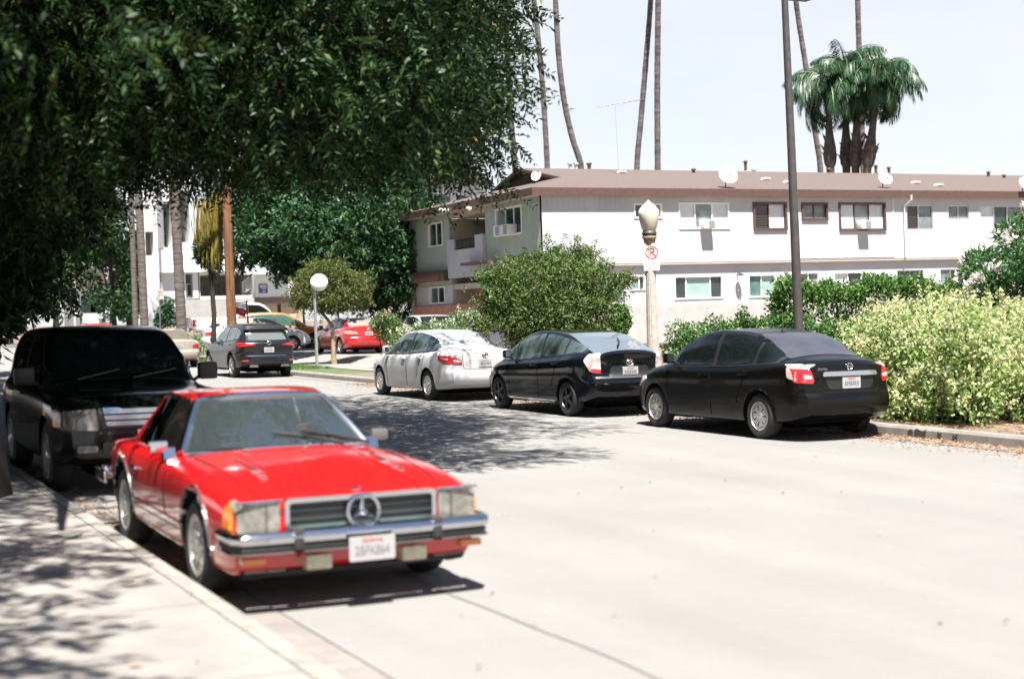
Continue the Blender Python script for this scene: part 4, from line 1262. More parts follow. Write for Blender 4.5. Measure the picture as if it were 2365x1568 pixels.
c.both("arch_trim", [(2.66+.42*math.cos(R(a))*1.0, .365+.42*math.sin(R(a))) for a in range(0, 181, 12)] + [(2.66+.47*math.cos(R(a)), .365+.47*math.sin(R(a))) for a in range(180, -1, -12)], M_BLACK, .008)
c.wheels('five', .245, .21)
c.mirror(1.95, 1.06)
c.handles([(1.05,.98),(.15,1.0)])

# --- red two-door on the forecourt
S = dict(wb=2.62, fo=.90, ro=.95, R=.315, Ra=.36,
  W=[(-.95,.70),(-.85,.80),(-.5,.86),(0,.876),(1.3,.87),(2.5,.873),(3.0,.84),(3.35,.75),(3.52,.6)],
  zb=[(-.95,.34),(-.7,.25),(0,.2),(2.7,.18),(3.3,.2),(3.52,.3)],
  zs=[(-.95,.92),(-.5,.96),(0,.95),(1,.92),(2.3,.88),(2.8,.83),(3.3,.69),(3.52,.56)],
  zt=[(-.95,.98),(-.85,1.035),(-.6,1.06),(-.45,1.08),(.0,1.24),(.45,1.355),(.9,1.395),(1.2,1.398),(1.6,1.35),(2.1,1.15),(2.6,.95),(2.9,.90),(3.3,.76),(3.52,.6)],
  wt=[(-.95,.6),(-.4,.58),(.45,.56),(1.2,.57),(1.6,.58),(2.2,.68),(2.6,.74),(3.52,.5)],
  leanr=[(.2,.1),(.36,.01),(.5,-.03),(.62,-.02),(.66,.03),(.9,.04),(1.0,.05),(1.06,.1)], leanf=[(.2,.08),(.45,0),(.7,.06),(1,.1)], bowr=.22, bowf=.26)
M_REDC = paint("bright red paint", (0.55, 0.012, 0.014), rough=.2)
c = Car("parked_car", "bright red two-door car on the forecourt behind the round white sign", S, M_REDC, place_loc(19.3, 52.2, .36), R(90), "car")
side_glass(c, [(-.1,1.08),(.2,1.21),(.6,1.29),(1.1,1.32),(1.5,1.29),(1.9,1.13),(2.4,.92)], [(-.1,1.03),(.6,.975),(1.3,.935),(2.4,.905)], [(-.06,.62),(.68,2.3)], M_CGLASSL)
c.patch("rear_window", rpoly([(-.44,-.58),(.42,-.5),(.42,.5),(-.44,.58)], .09), 'T', mat("pale rear glass", (.22,.20,.19), .1, spec=.8), .006)
c.patch("windscreen", rpoly([(1.65,-.5),(2.5,-.64),(2.5,.64),(1.65,.5)], .08), 'T', M_CGLASSL, .006)
for s in (1, -1):
    c.patch("tail_lamp", [(s*y, z) for (y, z) in rpoly([(.80,.76),(.42,.76),(.48,.86),(.80,.90)], .02)], 'B', M_PINK if s > 0 else M_RED, .012)
    c.patch("tail_lamp", rpoly([(-.80,.77),(-.52,.80),(-.46,.88),(-.80,.90)], .02), 'L' if s > 0 else 'R', M_PINK if s > 0 else M_RED, .010)
c.plate('B', 0, .78)
c.emblem('B', 0, .93, .09, .075, .009, 'H')
c.strip("trunk_gap", [(-.50,.99),(-.48,.70),(-.40,.66),(.40,.66),(.48,.70),(.50,.99)], .012, 'B', M_SEAM2)
for sd_ in 'LR': c.strip("door_gap", [(.62,.35),(.58,.6),(.62,.95)], .011, sd_, M_SEAM2); c.strip("door_gap", [(2.1,.26),(2.1,.6),(2.2,.88)], .011, sd_, M_SEAM2)
c.wheels('five', .21, .2)
c.mirror(2.0, .93, M_BLACK)
c.handles([(.8,.84)])

# --- simpler cars further off: same kit, fewer trimmings
def saloon(name, label, pm, loc, rz, glass, lamp=True, group=None, plate=True, k=1.0):
    S = dict(wb=2.7, fo=.92, ro=1.02, R=.318, Ra=.365,
      W=[(-1.02,.70),(-.9,.80),(-.5,.87),(0,.89),(1.3,.89),(2.5,.887),(3.1,.85),(3.45,.76),(3.62,.6)],
      zb=[(-1.02,.36),(-.7,.27),(0,.22),(2.7,.2),(3.4,.23),(3.62,.3)],
      zs=[(-1.02,.94),(-.6,.98),(0,.97),(1,.94),(2.4,.9),(2.9,.86),(3.4,.73),(3.62,.58)],
      zt=[(-1.02,1.0),(-.9,1.05),(-.6,1.075),(-.4,1.09),(.05,1.27),(.5,1.40),(.95,1.445),(1.35,1.45),(1.7,1.42),(2.2,1.22),(2.7,.99),(3.0,.94),(3.4,.79),(3.62,.62)],
      wt=[(-1.02,.6),(-.4,.6),(.5,.58),(1.3,.6),(1.8,.61),(2.4,.7),(2.8,.76),(3.62,.5)],
      leanr=[(.2,.1),(.36,.01),(.5,-.03),(.62,-.02),(.66,.03),(.9,.04),(1.0,.05),(1.1,.1)], leanf=[(.2,.08),(.45,0),(.7,.06),(1,.1)], bowr=.2, bowf=.26)
    c = Car(name, label, S, pm, loc, rz, "car", group, .75)
    side_glass(c, [(-.2,1.09),(.1,1.22),(.5,1.325),(1.0,1.37),(1.55,1.36),(2.0,1.21),(2.5,.96)], [(-.2,1.03),(.5,.99),(1.3,.96),(2.5,.935)], [(-.16,.2),(.25,1.05),(1.12,2.42)], glass)
    c.patch("rear_window", rpoly([(-.38,-.6),(.46,-.52),(.46,.52),(-.38,.6)], .09), 'T', glass, .006)
    c.patch("windscreen", rpoly([(1.78,-.52),(2.62,-.66),(2.62,.66),(1.78,.52)], .08), 'T', glass, .006)
    for s in (1, -1):
        c.patch("tail_lamp", [(s*y, z) for (y, z) in rpoly([(.82,.74),(.50,.74),(.52,.86),(.82,.90)], .02)], 'B', M_RED, .012)
        c.patch("tail_lamp", rpoly([(-.86,.75),(-.66,.77),(-.62,.87),(-.86,.89)], .02), 'L' if s > 0 else 'R', M_RED, .010)
        c.patch("headlamp", rpoly([(3.36,.58),(2.95,.70),(3.02,.78),(3.38,.68)], .03), 'L' if s > 0 else 'R', M_CLEAR, .008)
    if plate: c.plate('B', 0, .78)
    for sd_ in 'LR': c.strip("door_gap", [(1.08,.28),(1.1,.6),(1.1,.95)], .012, sd_, M_SEAM2); c.strip("door_gap", [(2.25,.27),(2.24,.6),(2.34,.9)], .012, sd_, M_SEAM2)
    c.wheels('cover5', .205, .2)
    c.mirror(2.15, .94)
    c.handles([(1.25,.85),(.38,.87)])
    return c
def wagon(name, label, pm, loc, rz, glass, group=None, rails=True, H=1.0):
    S = dict(wb=2.62, fo=.90, ro=.92, R=.345, Ra=.395,
      W=[(-.92,.72),(-.8,.83),(-.4,.89),(0,.905),(1.3,.9),(2.5,.903),(3.0,.86),(3.35,.77),(3.52,.62)],
      zb=[(-.92,.42),(-.6,.32),(0,.26),(2.7,.25),(3.3,.3),(3.52,.38)],
      zs=[(-.92,1.06),(-.4,1.08),(.3,1.06),(1.2,1.03),(2.3,1.0),(2.8,.95),(3.3,.82),(3.52,.66)],
      zt=[(-.92,1.58),(-.7,1.63),(-.2,1.67),(.4,1.69),(1.0,1.68),(1.3,1.64),(1.75,1.45),(2.35,1.10),(2.7,1.04),(3.2,.93),(3.52,.72)],
      wt=[(-.92,.60),(0,.62),(.9,.63),(1.4,.63),(2.0,.71),(2.45,.78),(3.52,.5)],
      leanr=[(.25,.1),(.45,-.02),(.6,-.03),(.75,.02),(1.05,.02),(1.3,.12),(1.6,.24),(1.7,.28)], leanf=[(.2,.08),(.5,0),(.8,.08),(1.2,.14)], bowr=.2, bowf=.26)
    c = Car(name, label, S, pm, loc, rz, "sport utility car", group, .75)
    side_glass(c, [(-.66,1.45),(-.3,1.55),(.3,1.585),(1.15,1.57),(1.65,1.38),(2.2,1.06)], [(-.66,1.15),(.3,1.11),(1.2,1.075),(2.2,1.03)], [(-.6,-.1),(-.04,.78),(.86,2.12)], glass)
    c.patch("rear_window", rpoly([(-.62,1.12),(.62,1.12),(.54,1.52),(-.54,1.52)], .06), 'B', glass, .008)
    c.patch("windscreen", rpoly([(1.40,-.56),(2.25,-.68),(2.25,.68),(1.40,.56)], .08), 'T', glass, .006)
    for s in (1, -1):
        c.patch("tail_lamp", [(s*y, z) for (y, z) in rpoly([(.82,.85),(.66,.85),(.62,1.08),(.74,1.5),(.78,1.5)], .02)], 'B', M_RED, .012)
        c.patch("tail_lamp", rpoly([(-.78,.87),(-.66,.9),(-.56,1.2),(-.52,1.5),(-.60,1.5),(-.78,1.1)], .02), 'L' if s > 0 else 'R', M_RED, .010)
        if rails:
            mb = MB(); mb.tube([(-.55,s*.56,1.61),(-.45,s*.56,1.70),(1.05,s*.57,1.70),(1.15,s*.57,1.62)], .018, 6); mb.build("roof_rail", M_BLACK, c.t)
    c.plate('B', 0, .84)
    c.patch("lower_bumper", rpoly([(-.75,.38),(.75,.38),(.8,.5),(-.8,.5)], .03), 'B', M_BLACK, .006)
    c.wheels('five', .225, .2)
    c.mirror(1.9, 1.05)
    c.handles([(1.05,.98),(.15,1.0)])
    return c
saloon("parked_car", "beige saloon beyond the dark grey sport utility car", paint("beige paint", (.34,.29,.24), .2), place_loc(12.55, 54.2), R(90), mat("brownish car glass", (.10,.085,.06), .06, spec=.8), group="cars parked along the right kerb")
wagon("parked_car", "red sport utility car with roof rails, farthest along the right kerb in the tree shade", paint("dark red paint", (.42,.012,.016), rough=.22), place_loc(12.5, 69.2), R(90), M_CGLASS, group="cars parked along the right kerb")
saloon("parked_car", "white saloon nose to the right behind the dark grey sport utility car", paint("white paint", (.62,.62,.62), rough=.25), place_loc(16.3, 60.6, .36), R(-6), mat("pale cabin glass", (.28,.25,.21), .08, spec=.8, var=.4, scale=2), group="cars on the forecourt behind the lawn strip")
wagon("parked_car", "orange sport utility car parked behind the white saloon", paint("orange paint", (.62,.18,.02), metal=.2, rough=.25), place_loc(18.6, 64.2, .36), R(-8), mat("greenish car glass", (.05,.09,.075), .05, spec=.9), "cars on the forecourt behind the lawn strip", False)
saloon("parked_car", "white car half hidden behind the flowering bushes by the apartment house", paint("white paint", (.62,.62,.62)), place_loc(19.0, 44.0, .36), R(82), M_CGLASS)

# --- white pickup
def pickup(loc, rz):
    S = dict(wb=3.3, fo=.9, ro=1.15, R=.38, Ra=.44,
      W=[(-1.15,.90),(-.9,.93),(0,.945),(2,.94),(3.3,.945),(3.9,.9),(4.2,.8)],
      zb=[(-1.15,.52),(-.9,.46),(0,.42),(3.3,.4),(4.0,.42),(4.2,.5)],
      zs=[(-1.15,1.10),(0,1.10),(1.0,1.10),(2.6,1.08),(3.3,1.04),(4.0,.98),(4.2,.85)],
      zt=[(-1.15,1.12),(.0,1.12),(.98,1.12),(1.02,1.5),(1.15,1.76),(1.5,1.82),(2.1,1.80),(2.35,1.70),(2.9,1.22),(3.1,1.15),(4.0,1.05),(4.2,.9)],
      wt=[(-1.15,.8),(.98,.8),(1.05,.68),(2.1,.68),(2.9,.8),(4.2,.6)],
      leanr=[(.4,.02),(.7,0),(1.15,0)], leanf=[(.4,.05),(.7,0),(1.1,.08)], bowr=.03, bowf=.15, cut=lambda p: -1.08 < p.x < .93 and abs(p.y) < .80 and p.z > 1.0)
    c = Car("pickup_truck", "white pickup truck with a red tail lamp standing behind the leaning wooden pole", S, paint("white paint", (.62,.62,.62)), loc, rz, "pickup truck", None, .8)
    side_glass(c, [(1.12,1.62),(1.5,1.68),(2.1,1.66),(2.4,1.5),(2.8,1.2)], [(1.12,1.16),(2,1.14),(2.8,1.12)], [(1.16,1.55),(1.6,2.72)], M_CGLASS)
    c.patch("windscreen", rpoly([(2.2,-.58),(2.85,-.7),(2.85,.7),(2.2,.58)], .08), 'T', M_CGLASS, .006)
    c.box("bed_floor", (-1.06,-.78,.62), (.92,.78,.66), M_BLACK)
    mb = MB(); mb.box((-1.09,-.80,.66),(-1.05,.80,1.105)); mb.box((.93,-.8,.66),(.97,.8,1.11)); mb.box((-1.05,.79,.66),(.93,.83,1.105)); mb.box((-1.05,-.83,.66),(.93,-.79,1.105)); mb.build("bed_liner", M_BLACK, c.t)
    for s in (1, -1):
        c.patch("tail_lamp", [(s*y, z) for (y, z) in rpoly([(.92,.72),(.76,.72),(.76,1.04),(.92,1.04)], .02)], 'B', M_RED, .012)
        c.patch("tail_lamp", rpoly([(-1.13,.72),(-1.0,.72),(-1.0,1.04),(-1.13,1.04)], .02), 'L' if s > 0 else 'R', M_RED, .010)
    c.box("rear_bumper", (-1.28,-.9,.46), (-1.17,.9,.64), M_CHROME, .02)
    c.wheels('five', .23, .24)
    c.mirror(2.45, 1.15, M_BLACK, .1, .2, .25)
    c.handles([(1.75,1.02)])
    return c
pickup(place_loc(17.65, 68.0, .745), R(-3))

# --- big dark sport utility car facing us behind the red roadster
S = dict(wb=2.88, fo=.88, ro=1.0, R=.38, Ra=.44,
  W=[(-1.0,.86),(-.8,.93),(0,.96),(1.5,.96),(2.8,.96),(3.3,.945),(3.6,.89),(3.76,.80)],
  zb=[(-1.0,.42),(-.6,.36),(0,.32),(2.8,.3),(3.5,.32),(3.76,.40)],
  zs=[(-1.0,1.08),(0,1.08),(1.5,1.06),(2.5,1.04),(3.0,1.02),(3.5,.97),(3.76,.86)],
  zt=[(-1.0,1.66),(-.5,1.72),(.5,1.745),(1.2,1.735),(1.5,1.69),(1.9,1.45),(2.35,1.14),(2.6,1.10),(3.2,1.06),(3.6,1.0),(3.76,.90)],
  wt=[(-1.0,.68),(0,.69),(1.4,.69),(1.9,.76),(2.4,.84),(3.76,.7)],
  leanr=[(.3,.05),(.6,0),(1.1,.05),(1.7,.2)], leanf=[(.3,.06),(.5,0),(.7,.01),(.95,.03),(1.1,.06)], bowr=.1, bowf=.12)
M_DSUV = paint("dark green black paint", (0.004, 0.006, 0.005), rough=.16, coat=.35, spec=.3)
c = Car("parked_car", "large dark sport utility car in deep shade behind the red roadster", S, M_DSUV, place_loc(3.22, 18.75), R(-90), "sport utility car")
side_glass(c, [(-.75,1.6),(0,1.645),(1.35,1.63),(1.75,1.42),(2.2,1.12)], [(-.75,1.15),(1.2,1.12),(2.2,1.09)], [(-.7,-.1),(-.04,.75),(.82,2.1)], M_CGLASS)
c.patch("windscreen", rpoly([(1.56,-.62),(2.3,-.78),(2.3,.78),(1.56,.62)], .08), 'T', M_CGLASS, .006)
c.patch("rear_window", rpoly([(-.68,1.12),(.68,1.12),(.6,1.6),(-.6,1.6)], .06), 'B', M_CGLASS, .008)
gr = c.patch("grille_surround", rpoly([(-.50,.70),(.50,.70),(.54,.90),(-.54,.90)], .02), 'F', M_BLACK, .006)
for k in range(3):
    z = .725 + .062*k
    c.patch("grille_bar", rpoly([(-.46-.012*k, z),(.46+.012*k, z),(.47+.012*k, z+.046),(-.47-.012*k, z+.046)], .005), 'F', mat("brushed grille bar", (.5,.52,.56), .25, metal=.9), .022, gr)
for s in (1, -1):
    c.patch("headlamp", [(s*y, z) for (y, z) in rpoly([(.54,.68),(.83,.70),(.86,.88),(.56,.895)], .02)], 'F', M_HEAD, .012)
    c.patch("turn_signal", rpoly([(3.55,.72),(3.38,.72),(3.40,.86),(3.55,.87)], .02), 'L' if s > 0 else 'R', mat("smoked amber lens", (.25,.09,.03), .15, coat=1), .012)
    c.patch("fog_lamp", [(s*y, z) for (y, z) in rpoly([(.55,.46),(.75,.46),(.75,.53),(.55,.53)], .03)], 'F', M_HEAD, .01)
    c.strip("bonnet_gap", [(2.55,s*.74),(3.1,s*.72),(3.55,s*.62)], .012, 'T', M_SEAM2)
c.patch("lower_intake", rpoly([(-.5,.40),(.5,.40),(.5,.56),(-.5,.56)], .03), 'F', M_BLACK, .006)
c.plate('F', 0, .60)
mb = MB(); mb.tube([(2.36,.1,1.16),(2.2,.62,1.24)], .012, 5); mb.build("wiper", M_BLACK, c.t)
mb = MB(); mb.tube([(2.36,-.5,1.16),(2.2,-.02,1.25)], .012, 5); mb.build("wiper", M_BLACK, c.t)
c.wheels('five', .24, .24)
c.mirror(2.0, 1.08, M_BLACK, .12, .2, .27)
c.handles([(1.1,.98),(.15,.99)])
# ------------------------------------------------------------------ the red roadster in front
S = dict(wb=2.455, fo=.86, ro=1.02, R=.325, Ra=.372,
  W=[(-1.02,.74),(-.9,.82),(-.5,.878),(0,.90),(.6,.888),(1.8,.886),(2.455,.90),(2.9,.88),(3.2,.855),(3.315,.835)],
  zb=[(-1.02,.36),(-.7,.28),(0,.23),(2.4,.21),(3.1,.20),(3.315,.215)],
  zs=[(-1.02,.76),(-.5,.81),(.1,.828),(1.0,.815),(1.8,.808),(2.45,.782),(2.9,.742),(3.2,.708),(3.315,.695)],
  zt=[(-1.02,.79),(-.85,.84),(-.4,.872),(.2,.877),(1.2,.885),(1.72,.893),(2.1,.868),(2.6,.815),(3.05,.752),(3.25,.722),(3.315,.706)],
  wt=[(-1.02,.68),(0,.7),(1.6,.72),(2.6,.70),(3.315,.70)],
  leanf=[(.2,.10),(.30,.05),(.38,.02),(.5,.0),(.70,.0),(.77,.03)], leanr=[(.3,.1),(.45,.0),(.7,.02),(.85,.08)], bowf=.045, bowr=.10, rampf=.5,
  cut=lambda p: -.22 < p.x < 1.58 and abs(p.y) < .68 and p.z > .79)
M_RR = paint("signal red paint", (0.50, 0.010, 0.012), rough=.18)
SLX, SLY = 3.13, 11.78
c = Car("red_roadster", "red two-seat roadster with hardtop, chrome grille with round star emblem and big chrome bumper, nearest car on the left", S, M_RR, place_loc(SLX, SLY), R(-90.4), "car", None, 1.25)
c.t["label"] = "red two-seat roadster with chrome star grille and big chrome bumper, nearest car on the left"
t = c.t
t.scale = (.975, .965, .975)
M_CHR2 = mat("polished chrome", (0.62, 0.62, 0.64), 0.10, metal=1.0)
M_GREYR = mat("grey rubber", (0.028, 0.027, 0.026), 0.55)
M_LEATH = mat("dark leather", (0.025, 0.022, 0.02), 0.5)
M_PLEATH = mat("palomino leather", (0.10, 0.055, 0.03), 0.5)
M_WS = clear_glass("windscreen glass", (.78, .86, .86), .80, .042)
M_SG = clear_glass("side glass", (.55, .55, .5), .93)
# cabin
mb = MB(); mb.box((-.45,-.70,.36),(1.55,.70,.38)); mb.box((-.46,-.70,.38),(-.44,.70,.82)); mb.box((-.44,-.72,.38),(1.6,-.70,.80)); mb.box((-.44,.70,.38),(1.6,.72,.80)); mb.box((1.60,-.7,.38),(1.64,.7,.85)); mb.build("cabin_tub", M_LEATH, t)
for s in (1, -1):
    mb = MB(); mb.box((.25,s*.36-.24,.42),(.78,s*.36+.24,.58)); o = mb.build("seat", M_PLEATH, t, bevel=.05)
    mb = MB(); mb.prism([(.12,.55),(.30,.55),(.18,1.0),(.04,.98)], 'y', s*.36-.24, s*.36+.24); mb.build("seat_back", M_PLEATH, o, bevel=.03)
    mb = MB(); mb.box((.03,s*.36-.13,1.0),(.12,s*.36+.13,1.15)); mb.build("headrest", M_PLEATH, o, bevel=.03)
mb = MB(); mb.prism([(1.30,.67),(1.60,.67),(1.63,.865),(1.38,.85),(1.3,.79)], 'y', -.69, .69); mb.build("dashboard", M_LEATH, t, bevel=.02)
Mw = Matrix.Translation((1.14,.36,.83)) @ Matrix.Rotation(R(-68), 4, 'Y')
mb = MB(); mb.tube([Mw @ Vector((.19*math.cos(2*PI*k/30), .19*math.sin(2*PI*k/30), 0)) for k in range(31)], .014, 7, False)
for a in (90, -30, 210): mb.tube([Mw @ Vector((0,0,-.03)), Mw @ Vector((.19*math.cos(R(a)), .19*math.sin(R(a)), 0))], .016, 5)
mb.lathe([(.07,-.05),(.07,-.01),(0,.0)], 14, Mw); mb.tube([Mw @ Vector((0,0,-.03)), Vector((1.4,.36,.73))], .03, 6); mb.build("steering_wheel", M_BLACK, t, True)
# windscreen: bowed glass in a chrome frame
def ws(u, v):
    """u -1..1 across, v 0..1 up"""
    yb, yt = .715*u, .50*u
    xb = 1.73 - .26*abs(u)**2.4; xt = 1.17 - .11*abs(u)**2.4
    zb_ = .895 - .04*abs(u)**2; zt_ = 1.242 - .030*abs(u)**2
    return Vector((xb+(xt-xb)*v, yb+(yt-yb)*v, zb_+(zt_-zb_)*v + .012*math.sin(PI*v)))
n, m_ = 24, 10
V = [ws(-1+2*i/n, j/m_) for j in range(m_+1) for i in range(n+1)]
F = [(j*(n+1)+i, j*(n+1)+i+1, (j+1)*(n+1)+i+1, (j+1)*(n+1)+i) for j in range(m_) for i in range(n)]
pydata("windscreen", V, F, M_WS, t, True)
mb = MB()
mb.tube([ws(-1, v/8)+Vector((0,-.012,0)) for v in range(9)], [.034-.008*v/8 for v in range(9)], 8)
mb.tube([ws(1, v/8)+Vector((0,.012,0)) for v in range(9)], [.034-.008*v/8 for v in range(9)], 8)
mb.tube([ws(-1+2*i/16, 1)+Vector((0,0,.010)) for i in range(17)], .024, 8)
mb.tube([ws(-1+2*i/16, 0)+Vector((.012,0,-.004)) for i in range(17)], .016, 8)
mb.build("windscreen_frame", M_CHR2, t, True)
# hardtop
def roof(u, v):
    x = 1.125 - 1.16*v - .05*abs(u)**2.5*(1-v)
    w = .52 + .045*math.sin(PI*min(1, v*1.1)) - .0*v
    z = 1.250 + .040*math.sin(PI*v*.9) - .028*abs(u)**3 + .012*abs(u)**1.5*math.sin(PI*v) - .03*v*v
    return Vector((x, w*u, z))
n, m_ = 20, 14
V = [roof(-1+2*i/n, j/m_) for j in range(m_+1) for i in range(n+1)]
F = [(j*(n+1)+i, j*(n+1)+i+1, (j+1)*(n+1)+i+1, (j+1)*(n+1)+i) for j in range(m_) for i in range(n)]
k = len(V)
V += [v - Vector((0,0,.03)) for v in V]
F += [tuple(a+k for a in f[::-1]) for f in F]
edge = [i for i in range(n+1)] + [j*(n+1)+n for j in range(1, m_+1)] + [m_*(n+1)+i for i in range(n-1, -1, -1)] + [j*(n+1) for j in range(m_-1, 0, -1)]
F += [(edge[i], edge[(i+1) % len(edge)], edge[(i+1) % len(edge)]+k, edge[i]+k) for i in range(len(edge))]
ht = pydata("hardtop", V, F, M_RR, t, True, 40)
for s in (1, -1):
    # slim rear pillar, gutter rail, side glass with a slanted chrome divider
    a0, a1 = roof(s, .80), roof(s, 1.0)
    mb = MB(); mb.add([a0-Vector((0,0,.02)), a1-Vector((0,0,.02)), Vector((-.40,s*.69,.85)), Vector((-.16,s*.70,.85)), a0-Vector((0,s*.03,.02)), a1-Vector((0,s*.03,.02)), Vector((-.40,s*.655,.85)), Vector((-.16,s*.665,.85))], [(0,1,2,3),(4,7,6,5),(0,4,5,1),(1,5,6,2),(2,6,7,3),(3,7,4,0)])
    mb.build("rear_pillar", M_RR, ht, False)
    top = [roof(s, v) - Vector((0,0,.028)) for v in (.06,.2,.4,.6,.8)]
    bot = [Vector((1.42,s*.725,.845)), Vector((1.0,s*.735,.838)), Vector((.55,s*.735,.838)), Vector((.1,s*.73,.838)), Vector((-.16,s*.715,.838))]
    V = bot + [b.lerp(a, .5)+Vector((0,s*.015,0)) for a, b in zip(top, bot)] + top
    F = [(i+5*j, i+1+5*j, i+6+5*j, i+5+5*j) for j in range(2) for i in range(4)]
    pydata("side_glass", V, F, M_SG, t, True)
    mb = MB(); mb.tube([bot[2]+Vector((-.14,0,0)), top[3]], .012, 6); mb.tube(top, .012, 6); mb.tube(bot, .013, 6); mb.build("window_trim", M_CHR2, t, True)
V = [roof(u, 1)-Vector((0,0,.012)) for u in np.linspace(-.95, .95, 13)] + [Vector((-.52+.12*abs(u)**2, .66*u, .86)) for u in np.linspace(-1, 1, 13)]
pydata("rear_window", V, [(i, i+1, i+14, i+13) for i in range(12)], M_SG, t, True)
mb = MB(); mb.tube(V[13:], .014, 6); mb.build("window_trim", M_CHR2, t, True)
mb = MB(); mb.tube([(1.08,0,1.225),(1.06,0,1.175)], .008, 5); mb.box((1.045,-.11,1.135),(1.07,.11,1.185)); mb.build("rear_view_mirror", M_BLACK, t, bevel=.01)
# grille with the star, lamps, amber corners
XF = c.hit((7,0,.62), (-1,0,0))[0].x
mb = MB(); mb.prism(rpoly([(-.50,.505),(.50,.505),(.505,.69),(-.505,.69)], .03), 'x', XF-.04, XF+.012); gr = mb.build("grille", M_BLACK, t)
mb = MB()
fr_o, fr_i = rpoly([(-.515,.492),(.515,.492),(.52,.708),(-.52,.708)], .035), rpoly([(-.488,.516),(.488,.516),(.49,.678),(-.49,.678)], .025)
k = len(fr_o)
P0 = [(XF+.045, a, b) for a, b in fr_o] + [(XF+.045, a, b) for a, b in fr_i] + [(XF-.02, a, b) for a, b in fr_o] + [(XF+.0, a, b) for a, b in fr_i]
mb.add(P0, [(i, (i+1) % k, k+(i+1) % k, k+i) for i in range(k)] + [(i, 2*k+i, 2*k+(i+1) % k, (i+1) % k) for i in range(k)] + [(k+i, k+(i+1) % k, 3*k+(i+1) % k, 3*k+i) for i in range(k)])
mb.build("grille_frame", M_CHR2, gr)
for z in (.572, .628):
    mb = MB(); mb.prism(rpoly([(z-.0, XF+.018)], 0) if 0 else [(XF+.012, z-.006), (XF+.024, z-.005), (XF+.024, z+.005), (XF+.012, z+.006)], 'y', -.487, .487); mb.build("grille_bar", mat("dull grille chrome", (.10,.13,.135), .35, metal=.9), gr)
mb = MB(); mb.box((XF+.012,-.487,.517),(XF+.03,.487,.535)); mb.build("grille_bar", mat("green grey enamel", (.06,.10,.09), .3, coat=1), gr)
Ms = Matrix(((0,0,1,XF+.055),(1,0,0,0),(0,1,0,.598),(0,0,0,1)))
mb = MB(); mb.tube([Ms @ Vector((.106*math.cos(2*PI*k/40), .106*math.sin(2*PI*k/40), 0)) for k in range(41)], .014, 8, False)
st = []
for k in range(6):
    r_ = .104 if k % 2 == 0 else .026
    st.append((r_*math.cos(R(90+60*k)), r_*math.sin(R(90+60*k))))
mb.add([Ms @ Vector((a, b, -.006)) for a, b in st] + [Ms @ Vector((0,0,.016)), Ms @ Vector((0,0,-.02))], [(i, (i+1) % 6, 6) for i in range(6)] + [((i+1) % 6, i, 7) for i in range(6)])
mb.build("star_emblem", M_CHR2, gr, False)
o = MB(); o.lathe([(0,.012),(.018,.012),(.03,.006),(.033,-.02)], 18, Matrix.Translation((3.235,0,.728)) @ Matrix.Rotation(R(18), 4, 'Y')); o.build("bonnet_badge", M_CHR2, t, True)
for s in (1, -1):
    hl = c.patch("headlamp", [(s*y, z) for (y, z) in rpoly([(.545,.505),(.815,.508),(.815,.69),(.545,.69)], .02)], 'F', M_HEAD, .03)
    mb = MB(); mb.box((XF+.028, s*.635-.004, .512), (XF+.036, s*.635+.004, .688)); mb.build('lens_divider', mat('lens divider', (.06,.055,.05), .4), hl)
    mb = MB(); mb.tube([(XF+.018, s*.53, .70), (XF+.012, s*.83, .697)], .010, 6); mb.build("lamp_trim", M_CHR2, hl)
    c.patch("turn_signal", rpoly([(3.29,.53),(3.15,.535),(3.165,.672),(3.29,.67)], .02), 'L' if s > 0 else 'R', M_AMBER, .016)
    # bonnet shut lines and fender crowns
    c.strip("bonnet_gap", [(1.76,s*.70),(2.2,s*.685),(2.8,s*.655),(3.27,s*.60)], .009, 'T', M_SEAM2)
    c.strip("bonnet_crease", [(1.9,s*.42),(2.5,s*.42),(3.2,s*.46)], .02, 'T', M_RR, .006)
    sd_ = 'L' if s > 0 else 'R'
    c.strip("door_gap", [(1.56,.27),(1.52,.5),(1.55,.79)], .009, sd_, M_SEAM2); c.strip("door_gap", [(.42,.5),(.30,.7),(.28,.81)], .009, sd_, M_SEAM2)
    c.strip("side_moulding", [(.40,.42),(1.2,.415),(2.06,.41)], .035, sd_, M_CHR2, .012)
    c.strip("sill_moulding", [(.38,.275),(1.2,.265),(2.06,.265)], .02, sd_, M_CHR2, .008)
    c.strip("sill_cladding", [(.40,.335),(1.2,.33),(2.05,.33)], .09, sd_, mat("ribbed red cladding", (.40,.06,.05), .25, coat=1), .005)
    for ax_ in (0, 2.455):
        c.patch("wheel_arch_trim", [(ax_+.372*math.cos(R(a)), .325+.372*math.sin(R(a))) for a in range(-8, 189, 7)] + [(ax_+.408*math.cos(R(a)), .325+.408*math.sin(R(a))) for a in range(188, -9, -7)], sd_, mat("dull chrome trim", (.30,.32,.31), .25, metal=.9), .010)
    p, nn = c.hit((.55, s*2.5, .69), (0,-s,0))
    mb = MB(); mb.box((.47, min(p.y-s*.01,p.y+s*.035), .675),(.66, max(p.y-s*.01,p.y+s*.035), .705)); mb.build("door_handle", M_CHR2, t, bevel=.012)
    # door mirrors
    mb = MB(); mb.box((1.33, min(s*.81,s*.95), .865),(1.40, max(s*.81,s*.95), .955)); mo = mb.build("door_mirror", M_CHR2 if s < 0 else mat("grey mirror shell", (.15,.145,.135), .35, metal=.4), t, bevel=.025)
    mb = MB(); mb.prism([(1.30,.81),(1.44,.81),(1.39,.90),(1.34,.90)], 'y', min(s*.76,s*.85), max(s*.76,s*.85)); mb.build("mirror_foot", M_CHR2, mo)
